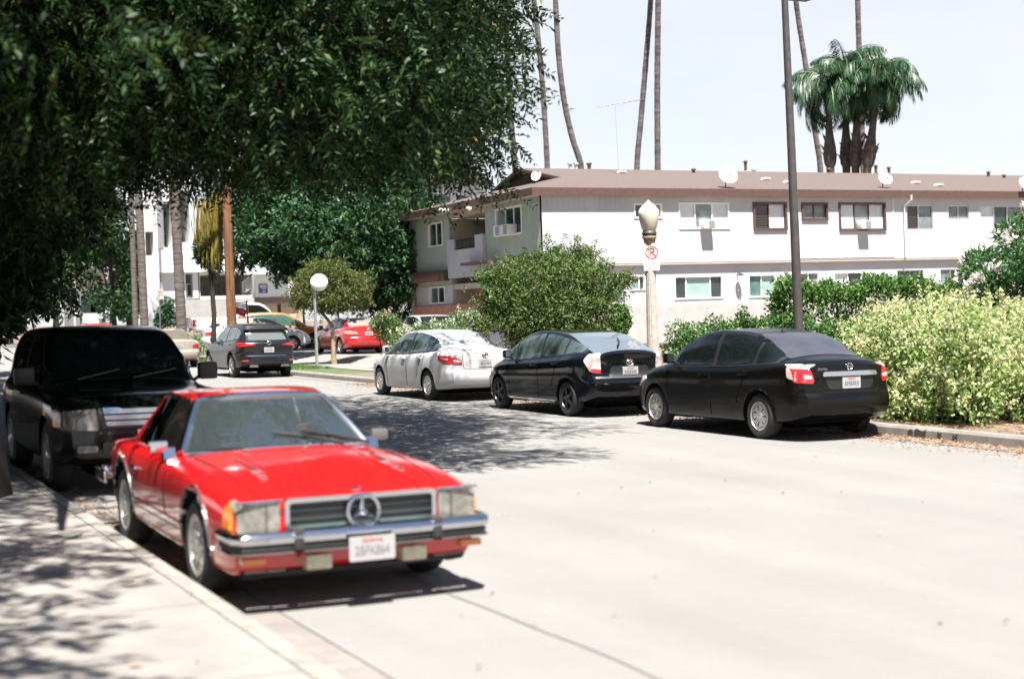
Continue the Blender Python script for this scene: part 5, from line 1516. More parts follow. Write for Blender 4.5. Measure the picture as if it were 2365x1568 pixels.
# bumper: chrome blade with a dark rubber lower face, guards, wrap-round ends
XB = 3.50
def blade(z0, z1, dx, name, m, bev):
    pts = []
    for u in np.linspace(-1, 1, 33):
        y = .885*math.copysign(min(1, abs(u)*1.12), u) if abs(u) < .893 else .885*math.copysign(1, u)
        e = max(0, abs(u)-.80)/.20
        x = XB - .05*u*u - .40*e**1.6
        yy = .885*math.copysign(1-(1-min(1, abs(u)/.86))**1 if abs(u) < .86 else 1, u)
        pts.append((x, .885*math.copysign(min(1, abs(u)/.86), u)))
    mb = MB()
    V = []
    pr = [(0, z0), (dx, z0+.012), (dx+.012, (z0+z1)/2), (dx, z1-.012), (-.02, z1), (-.11, z1-.01), (-.11, z0+.01)]
    for i, (x, y) in enumerate(pts):
        a = pts[max(i-1, 0)]; b = pts[min(i+1, len(pts)-1)]
        tx, ty = b[0]-a[0], b[1]-a[1]
        L = math.hypot(tx, ty) or 1
        nx, ny = ty/L, -tx/L
        for (o_, z) in pr: V.append((x+nx*o_, y+ny*o_, z))
    k = len(pr)
    F = [(i*k+j, i*k+(j+1) % k, (i+1)*k+(j+1) % k, (i+1)*k+j) for i in range(len(pts)-1) for j in range(k)] + [tuple(range(k)), tuple((len(pts)-1)*k+j for j in range(k))[::-1]]
    return pydata(name, V, F, m, t, True, 40)
bp = blade(.452, .522, .0, "bumper", M_CHR2, 0)
blade(.388, .450, -.022, "bumper_rubber", M_GREYR, 0)
for s in (1, -1):
    mb = MB(); mb.box((XB-.14, s*.47-.035, .40),(XB+.012-.014, s*.47+.035, .535)); mb.build("bumper_guard", M_GREYR, t, bevel=.015)
    mb = MB(); mb.box((XB-.19, s*.325-.085, .262),(XB-.055, s*.325+.085, .355)); mb.build("fog_lamp", mat("yellowish fog lamp glass", (.46,.42,.28), .2, coat=1, var=.25, scale=18), t, bevel=.012)
    mb = MB(); mb.box((XB-.16, s*.74-.075, .318),(XB-.075, s*.74+.075, .362)); mb.build("bumper_turn_signal", M_AMBER, t, bevel=.008)
mb = MB(); mb.prism(rpoly([(-.155,.305),(.155,.305),(.155,.46),(-.155,.46)], .012), 'x', XB+.022, XB+.03); pl = mb.build("license_plate", M_PLATE, t)
Mx = Matrix(((0,0,1,XB+.031),(1,0,0,0),(0,1,0,.382),(0,0,0,1)))
text_mesh("plate_number", "2BFK864", .082, mat("faded plate ink", (.20,.18,.21), .5), pl, Mx @ Matrix.Translation((0,-.012,0)) @ Matrix.Diagonal((.78,1,1,1)))
text_mesh("plate_state", "California", .036, M_INKR, pl, Mx @ Matrix.Translation((0,.054,0)))
c.patch("valance_lip", rpoly([(-.76,.215),(.76,.215),(.78,.25),(-.78,.25)], .01), 'F', M_BLACK, .02)
# cowl grille and wipers
c.patch("cowl_grille", rpoly([(1.80,-.44),(1.92,-.44),(1.92,.44),(1.80,.44)], .02), 'T', mat("dark red cowl vent", (.2,.01,.01), .4), .004)
for (y0_, y1_) in ((.42, -.08), (.62, .16)):
    a = ws(y0_/.715, .03)+Vector((.03,0,.012)); b = ws(y1_/.70, .22)+Vector((.03,0,.014))
    mb = MB(); mb.tube([Vector((1.83,y0_,.895)), a.lerp(b, .55)+Vector((.01,0,.01))], [.012,.007], 6); mb.tube([a, b], .009, 5); mb.build("wiper", M_BLACK, t)
for y in (-.35, .1):
    mb = MB(); mb.box((1.845,y-.02,.885),(1.875,y+.02,.905)); mb.build("washer_jet", M_CHR2, t, bevel=.006)
# rear lamps and rear bumper
for s in (1, -1): c.patch("tail_lamp", [(s*y, z) for (y, z) in rpoly([(.80,.60),(.45,.60),(.45,.78),(.80,.78)], .02)], 'B', M_RED, .02)
mb = MB(); mb.box((-1.16,-.86,.44),(-1.04,.86,.56)); mb.build("rear_bumper", M_CHR2, t, bevel=.03)
for s in (1, -1):
    mb = MB(); mb.box((-1.12,min(s*.885,s*.92),.44),(-.66,max(s*.885,s*.92),.55)); mb.build("rear_bumper_side", M_CHR2, t, bevel=.012)
c.wheels('holes', .215, .2)
# ------------------------------------------------------------------ plants
def quads(name, V4, m, parent):
    """V4: (n,4,3) array -> one mesh of separate quads"""
    n = len(V4)
    me = bpy.data.meshes.new(name)
    me.vertices.add(4*n); me.vertices.foreach_set("co", np.ascontiguousarray(V4, np.float32).ravel())
    me.loops.add(4*n); me.loops.foreach_set("vertex_index", np.arange(4*n, dtype=np.int32))
    me.polygons.add(n); me.polygons.foreach_set("loop_start", np.arange(0, 4*n, 4, dtype=np.int32))
    me.update()
    return link(name, me, m, parent)

def unit(a):
    return a/np.maximum(np.linalg.norm(a, axis=-1, keepdims=True), 1e-9)

def leaf_quads(P, D, L, Wd, fold=.25):
    n = len(P)
    Rn = unit(rng.normal(size=(n, 3)))
    Sd = unit(np.cross(D, Rn))
    Up = np.cross(Sd, D)
    L = np.broadcast_to(L, (n,))[:, None]; Wd = np.broadcast_to(Wd, (n,))[:, None]
    mid = P + D*L*.45
    return np.stack([P, mid + Sd*Wd*.5 + Up*Wd*fold, P + D*L, mid - Sd*Wd*.5 + Up*Wd*fold], 1)

def clump_points(clumps, n, shell_=.72, flat=1.0):
    C = np.array([c[:3] for c in clumps]); Rr = np.array([c[3] if not hasattr(c[3], '__len__') else max(c[3]) for c in clumps])
    RV = np.array([(c[3],)*3 if not hasattr(c[3], '__len__') else c[3] for c in clumps])
    w = Rr**2; i = rng.choice(len(C), n, p=w/w.sum())
    d = unit(rng.normal(size=(n, 3)))
    rad = rng.uniform(shell_, 1.06, n)
    rad = np.where(rng.random(n) < .22, rng.uniform(.2, 1, n), rad)
    return C[i] + d*RV[i]*rad[:, None], d

def compound(P, d, pairs, rach, leaf, wid, droop=.5, out=.7):
    """each point carries a feather of paired leaflets"""
    n = len(P)
    A = unit(d*out + rng.normal(size=(n, 3))*.55 + np.array([0, 0, -droop]))
    Sd = unit(np.cross(A, unit(rng.normal(size=(n, 3)))))
    rl = rach*rng.uniform(.6, 1.25, n)[:, None]
    out_ = []
    for j in range(pairs):
        t = (j+.6)/pairs
        q = P + A*rl*t + np.array([0, 0, -1])*rl*.25*t*t
        for s in (1, -1):
            D = unit(Sd*s + A*.55 + rng.normal(size=(n, 3))*.18 + np.array([0, 0, -.25]))
            out_.append(leaf_quads(q, D, leaf*rng.uniform(.75, 1.2, n), wid*rng.uniform(.8, 1.2, n)))
    return np.concatenate(out_)

def simple_leaves(P, d, leaf, wid, droop=.2, out=.6):
    n = len(P)
    D = unit(d*out + rng.normal(size=(n, 3))*.7 + np.array([0, 0, -droop]))
    return leaf_quads(P, D, leaf*rng.uniform(.6, 1.3, n), wid*rng.uniform(.7, 1.2, n))

M_BARK = mat("grey brown bark", (0.10, 0.075, 0.055), 0.95, var=.35, scale=9, bump=.8, bscale=18)
M_BARKD = mat("dark bark", (0.03, 0.023, 0.018), 0.95, var=.35, scale=9, bump=.8, bscale=18)

def limbs(name, trunk, clumps, root_r, m, parent, n_max=40, every=1):
    """tapered trunk and boughs out to the clumps"""
    mb = MB()
    k = len(trunk)
    mb.tube(trunk, [root_r*(1.25 if i == 0 else 1)*(1-.5*i/(k-1)) for i in range(k)], 12)
    o = mb.build("trunk", m, parent, True, 60)
    mb = MB()
    top = Vector(trunk[-1]); fork = Vector(trunk[max(0, k-2)])
    cl = clumps[::every][:n_max]
    for c in cl:
        e = Vector(c[:3])
        s = fork.lerp(top, random.random())
        mid = s.lerp(e, .5) + Vector((random.uniform(-.3,.3), random.uniform(-.3,.3), random.uniform(.0,.5)))
        r0 = root_r*random.uniform(.18, .36)
        mb.tube([s, s.lerp(mid, .5)+Vector((0,0,.1)), mid, e], [r0, r0*.8, r0*.55, r0*.15], 7)
    mb.build("boughs", m, parent, True, 60)

def pixel_of(p):
    v = Vector(p)-EYE
    dpt = v.dot(fwd); u = v.dot(RT)/dpt*FPX; w = -v.dot(upv)/dpt*FPX
    return CX + u*math.cos(ROLL) + w*math.sin(ROLL), CY - u*math.sin(ROLL) + w*math.cos(ROLL), dpt

def tree(name, label, cat, foot, trunk, clumps, leaf_m, gen, root_r, bark=M_BARK, group=None, n_boughs=40):
    t = thing(name, label, cat, foot, 0, group)
    V = gen(clumps)
    f = Vector(foot)
    limbs(name, [Vector(p)-f for p in trunk], [tuple(Vector(c[:3])-f) for c in clumps], root_r, bark, t, n_boughs)
    quads("crown", V - np.array(f), leaf_m, t)
    return t

# --- the big spreading street tree over the left of the street
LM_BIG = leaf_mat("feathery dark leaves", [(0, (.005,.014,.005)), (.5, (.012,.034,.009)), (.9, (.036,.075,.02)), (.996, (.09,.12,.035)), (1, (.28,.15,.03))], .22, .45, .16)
big = []
def edge_px(z, py):                        # right-hand outline of the crown as it hangs
    return 1205 + 22*math.sin(py*.021) - (30 if py > 250 else 0)
tries = 0
while len(big) < 260 and tries < 20000:
    tries += 1
    X, Y = random.uniform(-5.5, 11.8), random.uniform(9.5, 27)
    z = random.uniform(4.2, 9.8)
    r = random.uniform(.7, 1.25)
    if X > 1.6 and Y + .33*z < 14.6 + r: continue            # the roadster and the road before it stand in the sun
    px, py, d = pixel_of((X, Y, z))
    rp = r*FPX/d
    if py > -150 and px + rp*.92 + 75 > edge_px(z, py): continue
    if py <= -150 and X + .0*z > 11.0: continue
    if py <= -150 and px > 1420: continue
    if py + rp*.95 > (398 if px > 300 else 640): continue
    big.append((X, Y, z, (r, r, r*.8)))
# the body of the crown, filled evenly so that little sky shows through
for px in range(-70, 1075, 52):
    for py in range(-150, 330, 52):
        for rep in range(2):
            d = random.uniform(13.5, 24)
            p = at(px+random.uniform(-26, 26), py+random.uniform(-26, 26), d)
            if p.x > 1.6 and p.y + .33*p.z < 15.2: d = random.uniform(18.5, 25); p = at(px+random.uniform(-26, 26), py+random.uniform(-26, 26), d)
            if p.x > 1.6 and p.y + .33*p.z < 15.0: continue
            r = random.uniform(.55, .85)
            if p.z > 2.9: big.append((*p, (r, r, r*.85)))
# the top storey of the crown keeps the sun off what hangs below
for k in range(190):
    X, Y, z, r = random.uniform(-4.5, 11), random.uniform(10.5, 27), random.uniform(8.6, 10.6), random.uniform(1.0, 1.4)
    if X > 1.6 and Y + .33*z < 14.9 + r: continue
    px, py, d_ = pixel_of((X, Y, z))
    if px > 1420 or (X > 5.5 and random.random() < .4): continue
    if py + r*FPX/d_ > -20 and px + 75 > 1200: continue
    big.append((X, Y, z, (r, r, .6)))
for k in range(75):                        # and over the pavement side of the trunk
    r = random.uniform(.9, 1.3)
    big.append((random.uniform(-5.5, .5), random.uniform(8.6, 13.5), random.uniform(8.2, 10.2), (r, r, .6)))
# low hanging fringe that makes the lower outline
for px in range(-60, 1090, 34):
    d = random.uniform(15, 23)
    y = (318 if px > 240 else 450) + random.uniform(-22, 16) - (40 if 330 < px < 400 else 0)
    p = at(px, y, d)
    big.append((*p, (.55, .55, .42)))
for py in range(-60, 420, 36):
    d = random.uniform(19, 23)
    p = at(edge_px(0, py) - 105 + random.uniform(-34, 34), py-40, d)
    big.append((*p, (.6, .6, .55)))
# extra depth over the dark car and the kerb behind it
for k in range(70):
    X, Y, z = random.uniform(-3, 5.2), random.uniform(13.2, 19.5), random.uniform(6.2, 9.6)
    if X > 1.6 and Y + .33*z < 15.8: continue
    big.append((X, Y, z, (1.05, 1.05, .85)))
# a thinner bough over the pavement behind and beside the camera (its shade dapples the slabs)
thin = []
for (X, Y, z, r) in ((-.4,9.6,7.2,.8),(.5,8.6,7.4,.65),(-1.2,8.2,7.0,.9),(-.6,6.6,7.4,.8),(.7,6.3,7.7,.42),(-1.4,5.2,7.2,.8),(-.2,4.2,7.6,.62),(.5,3.4,7.7,.4),(-1.9,3.4,7.3,.8),(.9,7.4,7.6,.5),(-.3,2.6,7.4,.55),(-2.6,6.8,7.3,.9),(-.9,5.9,7.0,.8),(.1,5.2,7.3,.6),(-1.5,1.6,7.2,.9),(-.6,1.2,7.5,.6),(.35,7.6,7.2,.6)):
    thin.append((X, Y, z, (r, r, r*.6)))
foot = Vector((1.12, 14.7, gz(1.12, 14.7)+.1))
def gen_big(cl):
    P, d = clump_points(big, 44000)
    a = compound(P, d, 10, .46, .098, .034, .4)
    P, d = clump_points(thin, 1300)
    b = compound(P, d, 8, .42, .15, .055, .3)
    return np.concatenate([a, b])
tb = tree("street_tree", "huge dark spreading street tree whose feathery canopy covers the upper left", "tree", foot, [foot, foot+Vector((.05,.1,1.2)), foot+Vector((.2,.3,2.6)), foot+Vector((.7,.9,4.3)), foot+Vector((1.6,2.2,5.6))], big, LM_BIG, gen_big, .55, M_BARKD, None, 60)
mb = MB()
for q in (thin[2], thin[5], thin[8], thin[3]):
    mb.tube([(.2,.3,3.6), (q[0]*.5-.3, (q[1]-14.7)*.5, 6.2), (q[0]-1.28, q[1]-14.7, q[2])], [.12,.08,.02], 7)
mb.build("boughs", M_BARKD, tb, True)

# --- two more of the row beside and behind the viewpoint: they shade the pavement and show in the car paint
for (X, Y, n, lab) in ((-6.0, -1.0, 46, "leafy street tree standing left of the pavement, its shade dappling the slabs"), (-7.5, 11, 46, "dark street tree set back left of the pavement beside the dark sport utility car")):
    cl = [(X+random.uniform(-3.4, 3.4), Y+random.uniform(-4, 4), random.uniform(3.2, 9), (1.1, 1.1, .9)) for k in range(n)]
    cl = [c_ for c_ in cl if c_[0] < -1.9]
    foot = Vector((X, Y, gz(X, Y)+.1))
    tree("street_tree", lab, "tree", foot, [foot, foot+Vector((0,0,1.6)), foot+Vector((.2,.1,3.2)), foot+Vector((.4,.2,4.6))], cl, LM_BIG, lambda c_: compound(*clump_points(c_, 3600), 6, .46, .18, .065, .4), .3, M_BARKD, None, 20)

# --- further street trees on the left, crowns hanging low over the parked cars
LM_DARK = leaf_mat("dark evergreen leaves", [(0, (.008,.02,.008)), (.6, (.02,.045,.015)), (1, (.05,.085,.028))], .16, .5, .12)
for (Y, n, lo, pxm, lab) in ((23.5, 90, 2.4, 205, "dark street tree standing behind the dark sport utility car at the left edge"), (33, 120, 2.2, 225, "second dark street tree up the left side, mostly hidden in shade"), (46, 130, 2.2, 200, "third and farthest dark street tree up the left side")):
    cl = []
    k = 0
    while len(cl) < n and k < 6000:
        k += 1
        X, yy, z, r = random.uniform(-4.5, 7.2), Y+random.uniform(-7, 7), random.uniform(lo-.9, 8.0), random.uniform(.8, 1.3)
        px, py, d = pixel_of((X, yy, z))
        if px + r*FPX/d > pxm + max(0, (650-py))*.28: continue
        if py + r*.8*FPX/d > (762 if px < 120 else 640): continue
        cl.append((X, yy, z, (r, r, r*.85)))
    foot = Vector((1.2, Y, gz(1.2, Y)))
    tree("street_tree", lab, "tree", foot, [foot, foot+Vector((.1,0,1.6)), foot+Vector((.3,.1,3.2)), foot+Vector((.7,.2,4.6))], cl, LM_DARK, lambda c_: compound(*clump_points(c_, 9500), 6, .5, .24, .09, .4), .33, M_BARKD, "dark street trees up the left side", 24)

# --- big glossy fig tree behind the round sign
LM_FIG = leaf_mat("glossy fig leaves", [(0, (.008,.03,.012)), (.5, (.02,.065,.022)), (1, (.06,.13,.04))], .2, .5, .28)
fig = []
for (px, py, d, rp) in ((585,500,56,50),(640,470,57,60),(700,520,55,62),(640,565,56,48),(760,480,57,66),(770,560,55,66),(840,510,56,70),(835,590,56,60),(900,480,58,66),(905,560,57,62),(900,640,57,58),(945,600,58,40),(590,560,57,36),(700,600,57,40),(560,470,58,40),(680,420,60,70),(780,410,60,70),(880,410,60,70),(950,450,59,45),(940,520,58,45),(620,400,60,60),(850,660,58,36),(940,660,58,34),(720,330,61,80),(840,320,61,80),(930,360,61,60),(780,250,62,80),(560,590,56,24),(575,540,55,34),(660,610,56,26),(960,560,58,34),(965,640,58,22),(880,690,58,30),(930,700,58,28)):
    p = at(px, py, d); r = rp*d/FPX
    fig.append((*p, (r, r, r*.9)))
foot = base(895, 58)
tree("fig_tree", "dark glossy fig tree with sunlit hanging leaves between the wooden pole and the apartment house", "tree", foot, [foot, foot+Vector((0,0,1.2)), foot+Vector((-.2,0,2.4)), foot+Vector((-.6,.1,4))], fig, LM_FIG, lambda c_: compound(*clump_points(c_, 8000), 4, .36, .25, .09, .7), .42, M_BARKD)

# --- round crape myrtle on a thin bent stem, big crape myrtle bush
LM_MYR = leaf_mat("bronze tipped myrtle leaves", [(0, (.03,.065,.015)), (.45, (.075,.12,.03)), (.8, (.14,.145,.045)), (1, (.24,.14,.06))], .3, .5, .2)
cl = []
for (px, py, d, rp) in ((760,650,50.5,58),(712,680,50,38),(700,665,50.5,30),(815,665,50.5,46),(832,695,50.5,26),(770,695,50,36),(730,640,50.8,34),(780,622,50.6,24),(690,695,50,22),(800,690,50,34),(745,705,50,22)):
    p = at(px, py, d); r = rp*d/FPX
    cl.append((*p, (r, r, r*.85)))
foot = at(772, 848, 50.0); foot.z = gz(foot.x, foot.y)+.13
tree("small_tree", "small round bronze green tree on a thin bent stem beside the round white sign", "tree", foot, [foot, at(770, 800, 50), at(768, 765, 50), at(767, 752, 50.1), at(757, 738, 50.2), at(742, 722, 50.3), at(741, 700, 50.3)], cl, LM_MYR, lambda c_: np.concatenate([simple_leaves(*clump_points(c_, 20000), .085, .045), compound(*clump_points(c_, 420, .95), 7, .40, .08, .04, -.4, 1.2)]), .085, mat("pale brown stem", (.26,.19,.12), .9, var=.3, scale=9), None, 9)
LM_MYR2 = leaf_mat("green myrtle leaves", [(0, (.03,.07,.015)), (.5, (.07,.13,.03)), (.85, (.14,.18,.055)), (1, (.24,.19,.09))], .3, .5, .2)
cl = []
for (px, py, d, rp) in ((1180,680,31,62),(1240,660,31,70),(1310,655,31,66),(1370,670,31,58),(1410,665,31,34),(1340,610,31.5,38),(1280,605,31.5,34),(1210,625,31.5,34),(1155,650,31,38),(1160,720,31,52),(1230,730,30.6,62),(1310,725,30.6,66),(1370,725,30.8,50),(1435,650,31,22),(1455,645,31,12),(1120,640,31,20),(1290,580,31.5,16),(1390,620,31.4,18),(1140,700,31,34),(1260,770,31,50),(1330,770,31,50),(1200,765,31,44),(1350,582,31.5,18),(1325,590,31.6,20),(1240,595,31.6,16),(1175,612,31.6,18)):
    p = at(px, py, d); r = rp*d/FPX
    cl.append((*p, (r, r, r*.95)))
foot = base(1270, 31)
t = tree("crape_myrtle", "big loose green and bronze bush standing behind the silver and glossy black cars", "bush", foot, [foot, foot+Vector((.05,0,.5)), foot+Vector((0,0,1.0))], cl, LM_MYR2, lambda c_: np.concatenate([simple_leaves(*clump_points(c_, 33000, .55), .075, .036), compound(*clump_points(c_, 900, .95), 7, .42, .07, .034, -.5, 1.3)]), .12, M_BARK, None, 22)
# --- shrubs and hedges
def shrub(name, label, cat, specs, lm, n, leaf, wid, stem_px, d0, group=None, fl=None, ground_cut=True, sh=.66):
    cl = []
    for (px, py, d, rp) in specs:
        p = at(px, py, d); r = rp*d/FPX
        cl.append((*p, (r, r, r)))
    foot = base(stem_px, d0)
    t = thing(name, label, cat, foot, 0, group)
    P, d = clump_points(cl, n, sh)
    ok = P[:, 2] > np.array([gz(a, b) for a, b in P[:, :2]])+.14
    quads("leaves", simple_leaves(P[ok], d[ok], leaf, wid) - np.array(foot), lm, t)
    mb = MB()
    for c_ in cl:
        s = Vector((random.uniform(-.3,.3), random.uniform(-.3,.3), .0)); e = Vector(c_[:3])-foot
        s = Vector((e.x*.6+s.x*.5, e.y*.6+s.y*.5, gz(foot.x+e.x*.6, foot.y+e.y*.6)-foot.z+.05))
        mb.tube([s, s.lerp(e, .5)+Vector((.05,.03,.05)), e], [.022,.016,.006], 5)
    mb.build("stems", M_BARKD, t, True)
    if fl:
        fn, fm, k, size, up = fl
        P, d = clump_points(cl, k, 1.0)
        keep = (d[:, 2] > up) & (P[:, 2] > np.array([gz(a, b) for a, b in P[:, :2]])+.2)
        P, d = P[keep], d[keep]
        q = []
        if fn == "flower_head":
            for a_, b_ in zip(P[:40], d[:40]):
                n_ = 26
                A_ = np.repeat(a_[None], n_, 0)+rng.normal(size=(n_, 3))*.05; D_ = np.repeat(b_[None], n_, 0)
                quads(fn, simple_leaves(A_, D_, size, size*.7, -.2)-np.array(foot), fm, t)
            return t
        if fn == "blossoms":
            n_ = 15
            P2 = np.repeat(P, n_, 0); D2 = np.repeat(d, n_, 0)
            ax = unit(D2+np.array([0, 0, .9])); h_ = rng.uniform(-.02, .16, len(P2))[:, None]
            quads(fn, simple_leaves(P2+ax*h_+rng.normal(size=P2.shape)*.028, D2, size, size*.8, -.3)-np.array(foot), fm, t)
            return t
        for j in range(5):
            q.append(simple_leaves(P+rng.normal(size=P.shape)*size*.45, d, size, size*.8, -.2))
        quads(fn, np.concatenate(q)-np.array(foot), fm, t)
    return t

LM_YEL = leaf_mat("pale yellow green leaves", [(0, (.06,.14,.025)), (.3, (.17,.29,.07)), (.65, (.32,.42,.15)), (1, (.54,.55,.30))], .35, .5)
FM_YEL = leaf_mat("cream yellow blossom", [(0, (.40,.42,.16)), (.5, (.54,.54,.28)), (1, (.70,.68,.48))], .4, .6)
sp = []
for k in range(170):
    px = random.uniform(1985, 2500); d = random.uniform(19.6, 24.5)
    lowy = 950 + (px-2000)*.035
    topy = 760 if px < 2030 else (715 if px < 2120 else 705)
    f = (d-19.6)/4.9
    py = random.uniform(topy+40, lowy) if f < .5 else random.uniform(topy+30, topy+120)
    rr_ = random.uniform(44, 74)
    if px < 2090: d = max(d, 21.6)
    if at(px, py, d).x - rr_*d/FPX < 13.75 + (0 if px > 2110 else .3): continue
    sp.append((px, py, d, rr_))
shrub("flowering_shrub", "large pale yellow green flowering shrub spilling over the right kerb behind the dusty black saloon", "bush", sp, LM_YEL, 36000, .085, .05, 2200, 21.5, None, ("blossoms", FM_YEL, 2900, .05, -.7))
LM_HEDGE = leaf_mat("clipped hedge leaves", [(0, (.03,.085,.02)), (.5, (.075,.16,.035)), (1, (.17,.26,.075))], .3, .35)
def box_hedge(name, label, c0, c1, hgt, dep, n, leaf, lm, z0=.1, rough_=.09):
    """clipped hedge from c0 to c1 (ground points), leaves on its top, face and ends"""
    a, b = Vector(c0), Vector(c1)
    L = (b-a).length; dx = (b-a)/L; dn = Vector((-dx.y, dx.x, 0))
    foot = (a+b)/2
    t = thing(name, label, "hedge", foot)
    u, v, w = rng.uniform(0, L, n), rng.uniform(0, dep, n), rng.uniform(0, 1, n)
    side = rng.choice(4, n, p=[.42, .34, .12, .12])
    U = np.where(side == 2, 0, np.where(side == 3, L, u)); Vv = np.where(side == 0, 0, v); Wz = np.where(side == 1, 1, w)*hgt
    bump = .10*np.sin(U*3.1+1)*np.sin(Wz*4)+.07*np.sin(U*7.3)
    P = np.array(a)[None] + U[:, None]*np.array(dx) + (Vv+np.where(side == 0, bump, 0))[:, None]*np.array(dn) + np.stack([0*U, 0*U, Wz+np.where(side == 1, bump*.8, 0)+z0], 1)
    nr = np.where((side == 0)[:, None], -np.array(dn), np.where((side == 1)[:, None], np.array([0, 0, 1.]), np.where((side == 2)[:, None], -np.array(dx), np.array(dx))))
    P = P + rng.normal(size=P.shape)*rough_
    quads("leaves", simple_leaves(P, nr, leaf, leaf*.55, .15, .8) - np.array(foot), lm, t)
    mb = MB()
    for k in range(int(L*5)):
        p = a + dx*random.uniform(0, L) + dn*random.uniform(.1, dep-.1) - foot
        mb.tube([p, p+Vector((random.uniform(-.2,.2), random.uniform(-.2,.2), hgt*.55)), p+Vector((random.uniform(-.3,.3), random.uniform(-.2,.2), hgt))], [.03,.02,.008], 5)
    mb.build("stems", M_BARKD, t, True)
    return t
g0, g1 = base(1800, 30), base(2290, 29)
box_hedge("clipped_hedge", "tall clipped green hedge below the apartment windows, behind the dark lamp pole", g0, g1, 2.05, 1.2, 30000, .10, LM_HEDGE)
LM_IVY = leaf_mat("bright ivy leaves", [(0, (.03,.10,.025)), (.5, (.075,.17,.045)), (1, (.19,.29,.10))], .3, .35)
sp = [(px, 772 - (12 if px > 1640 else -4) + random.uniform(-10, 14), 29.5+random.uniform(-.6,.6), random.uniform(22, 34)) for px in range(1570, 1960, 13)]
sp += [(px, 815, 29, 34) for px in range(1560, 1980, 22)] + [(1712, 735, 29.6, 14), (1718, 718, 29.6, 11), (1706, 752, 29.6, 18), (1728, 742, 29.6, 14), (1862, 745, 29.4, 20), (1800, 748, 29.6, 18)]
shrub("ivy_hedge", "low ragged green hedge on the pale block wall right of the street lamp", "hedge", sp, LM_IVY, 15000, .075, .05, 1750, 29.5, None, ("blossoms", leaf_mat("white pink petals", [(0, (.6,.5,.48)), (1, (.7,.68,.66))], .3), 60, .05, -.3))
LM_OLE = leaf_mat("oleander leaves", [(0, (.025,.08,.025)), (.5, (.05,.13,.04)), (1, (.12,.22,.08))], .3, .35)
sp = []
for k in range(40):
    px = random.uniform(2262, 2500); d = random.uniform(23.5, 26)
    topy = 650 - (px-2240)*1.35 if px < 2350 else 515
    py = random.uniform(max(topy, 520), 690)
    sp.append((px, py, d, random.uniform(26, 44)))
shrub("oleander_bush", "tall dark green bush with pink white flower heads at the right edge", "bush", sp, LM_OLE, 12000, .14, .035, 2370, 25, None, ("flower_head", leaf_mat("oleander petals", [(0, (.66,.58,.54)), (1, (.76,.73,.68))], .3), 140, .11, -.2))
LM_WHT = leaf_mat("light bush leaves", [(0, (.05,.11,.03)), (.5, (.11,.18,.06)), (1, (.22,.27,.12))], .3, .45)
sp = [(px, 775+random.uniform(-22, 20)-(14 if px > 1040 else 0), 38+random.uniform(-1, 1), random.uniform(20, 32)) for px in range(925, 1120, 9)] + [(1045, 738, 38, 16), (1065, 732, 38, 14), (1090, 740, 38, 18), (985, 760, 38.5, 16)]
shrub("white_flower_bush", "low bushes covered with white flowers behind the silver saloon", "bush", sp, LM_WHT, 9500, .08, .045, 1010, 38, None, ("blossoms", leaf_mat("white petals", [(0, (.6,.58,.55)), (1, (.74,.73,.7))], .3), 130, .05, -.3))
sp = [(px, py, 45.5, r_) for (px, py, r_) in ((885, 738, 20), (905, 742, 18), (870, 748, 16), (895, 758, 22), (915, 760, 18), (880, 768, 18), (905, 778, 20))]
shrub("rose_bush", "small bush with pink blossoms right of the red two-door car", "bush", sp, LM_WHT, 3600, .08, .05, 893, 45.5, None, ("blossoms", leaf_mat("pink petals", [(0, (.62,.30,.30)), (1, (.75,.6,.57))], .3), 45, .06, .1))
sp = [(px, py, 34, r_) for (px, py, r_) in ((1432, 722, 18), (1420, 740, 18), (1440, 745, 16), (1430, 760, 20), (1445, 735, 12))]
shrub("round_shrub", "small round glossy green shrub against the apartment wall, right of the big bronze green bush", "bush", sp, LM_IVY, 3000, .08, .05, 1432, 34)
g0, g1 = base(432, 66.2), base(512, 63.6)
box_hedge("low_hedge", "low bright green hedge at the foot of the white pickup", g0, g1, .72, .7, 3000, .09, LM_HEDGE, .14)
sp = [(px, py, 72, r_) for (px, py, r_) in ((385, 700, 16), (378, 725, 18), (395, 735, 18), (372, 745, 16), (390, 715, 14), (368, 738, 12))]
shrub("garden_bush", "dark green bush between two palm trunks near the white building", "bush", sp, LM_FIG, 2200, .14, .07, 382, 72)
sp = [(px, py, 66, r_) for (px, py, r_) in ((705, 790, 16), (690, 785, 14), (720, 792, 14), (712, 778, 12))]
shrub("low_shrub", "low dark green shrub between the white saloon and the round sign pole", "bush", sp, LM_FIG, 1500, .1, .06, 705, 57)

# --- dark trees closing the view up the street
for (px, d, top, w, lab, lo_) in ((262, 98, 470, 44, "dark bushy tree behind the red sport utility car, left of the palm trunks", 745), (205, 112, 520, 46, "dark tree at the far end of the street by the no parking post", 720), (130, 118, 420, 70, "tall dark tree at the far end of the street", 745), (20, 122, 380, 90, "darkest tree at the far left end of the street", 750), (300, 108, 560, 26, "narrow dark tree close behind the palm trunks", 745)):
    cl = []
    for k in range(26):
        p = at(px+random.uniform(-w, w), random.uniform(top, lo_-25), d+random.uniform(-2, 2)); r = random.uniform(18, 30)*d/FPX
        cl.append((*p, (r, r, r)))
    foot = base(px, d)
    tree("background_tree", lab, "tree", foot, [foot, foot+Vector((0,0,2)), foot+Vector((.2,0,5))], cl, LM_DARK, lambda c_: simple_leaves(*clump_points(c_, 5200), .34, .17), .3, M_BARKD, "dark trees at the end of the street", 10)
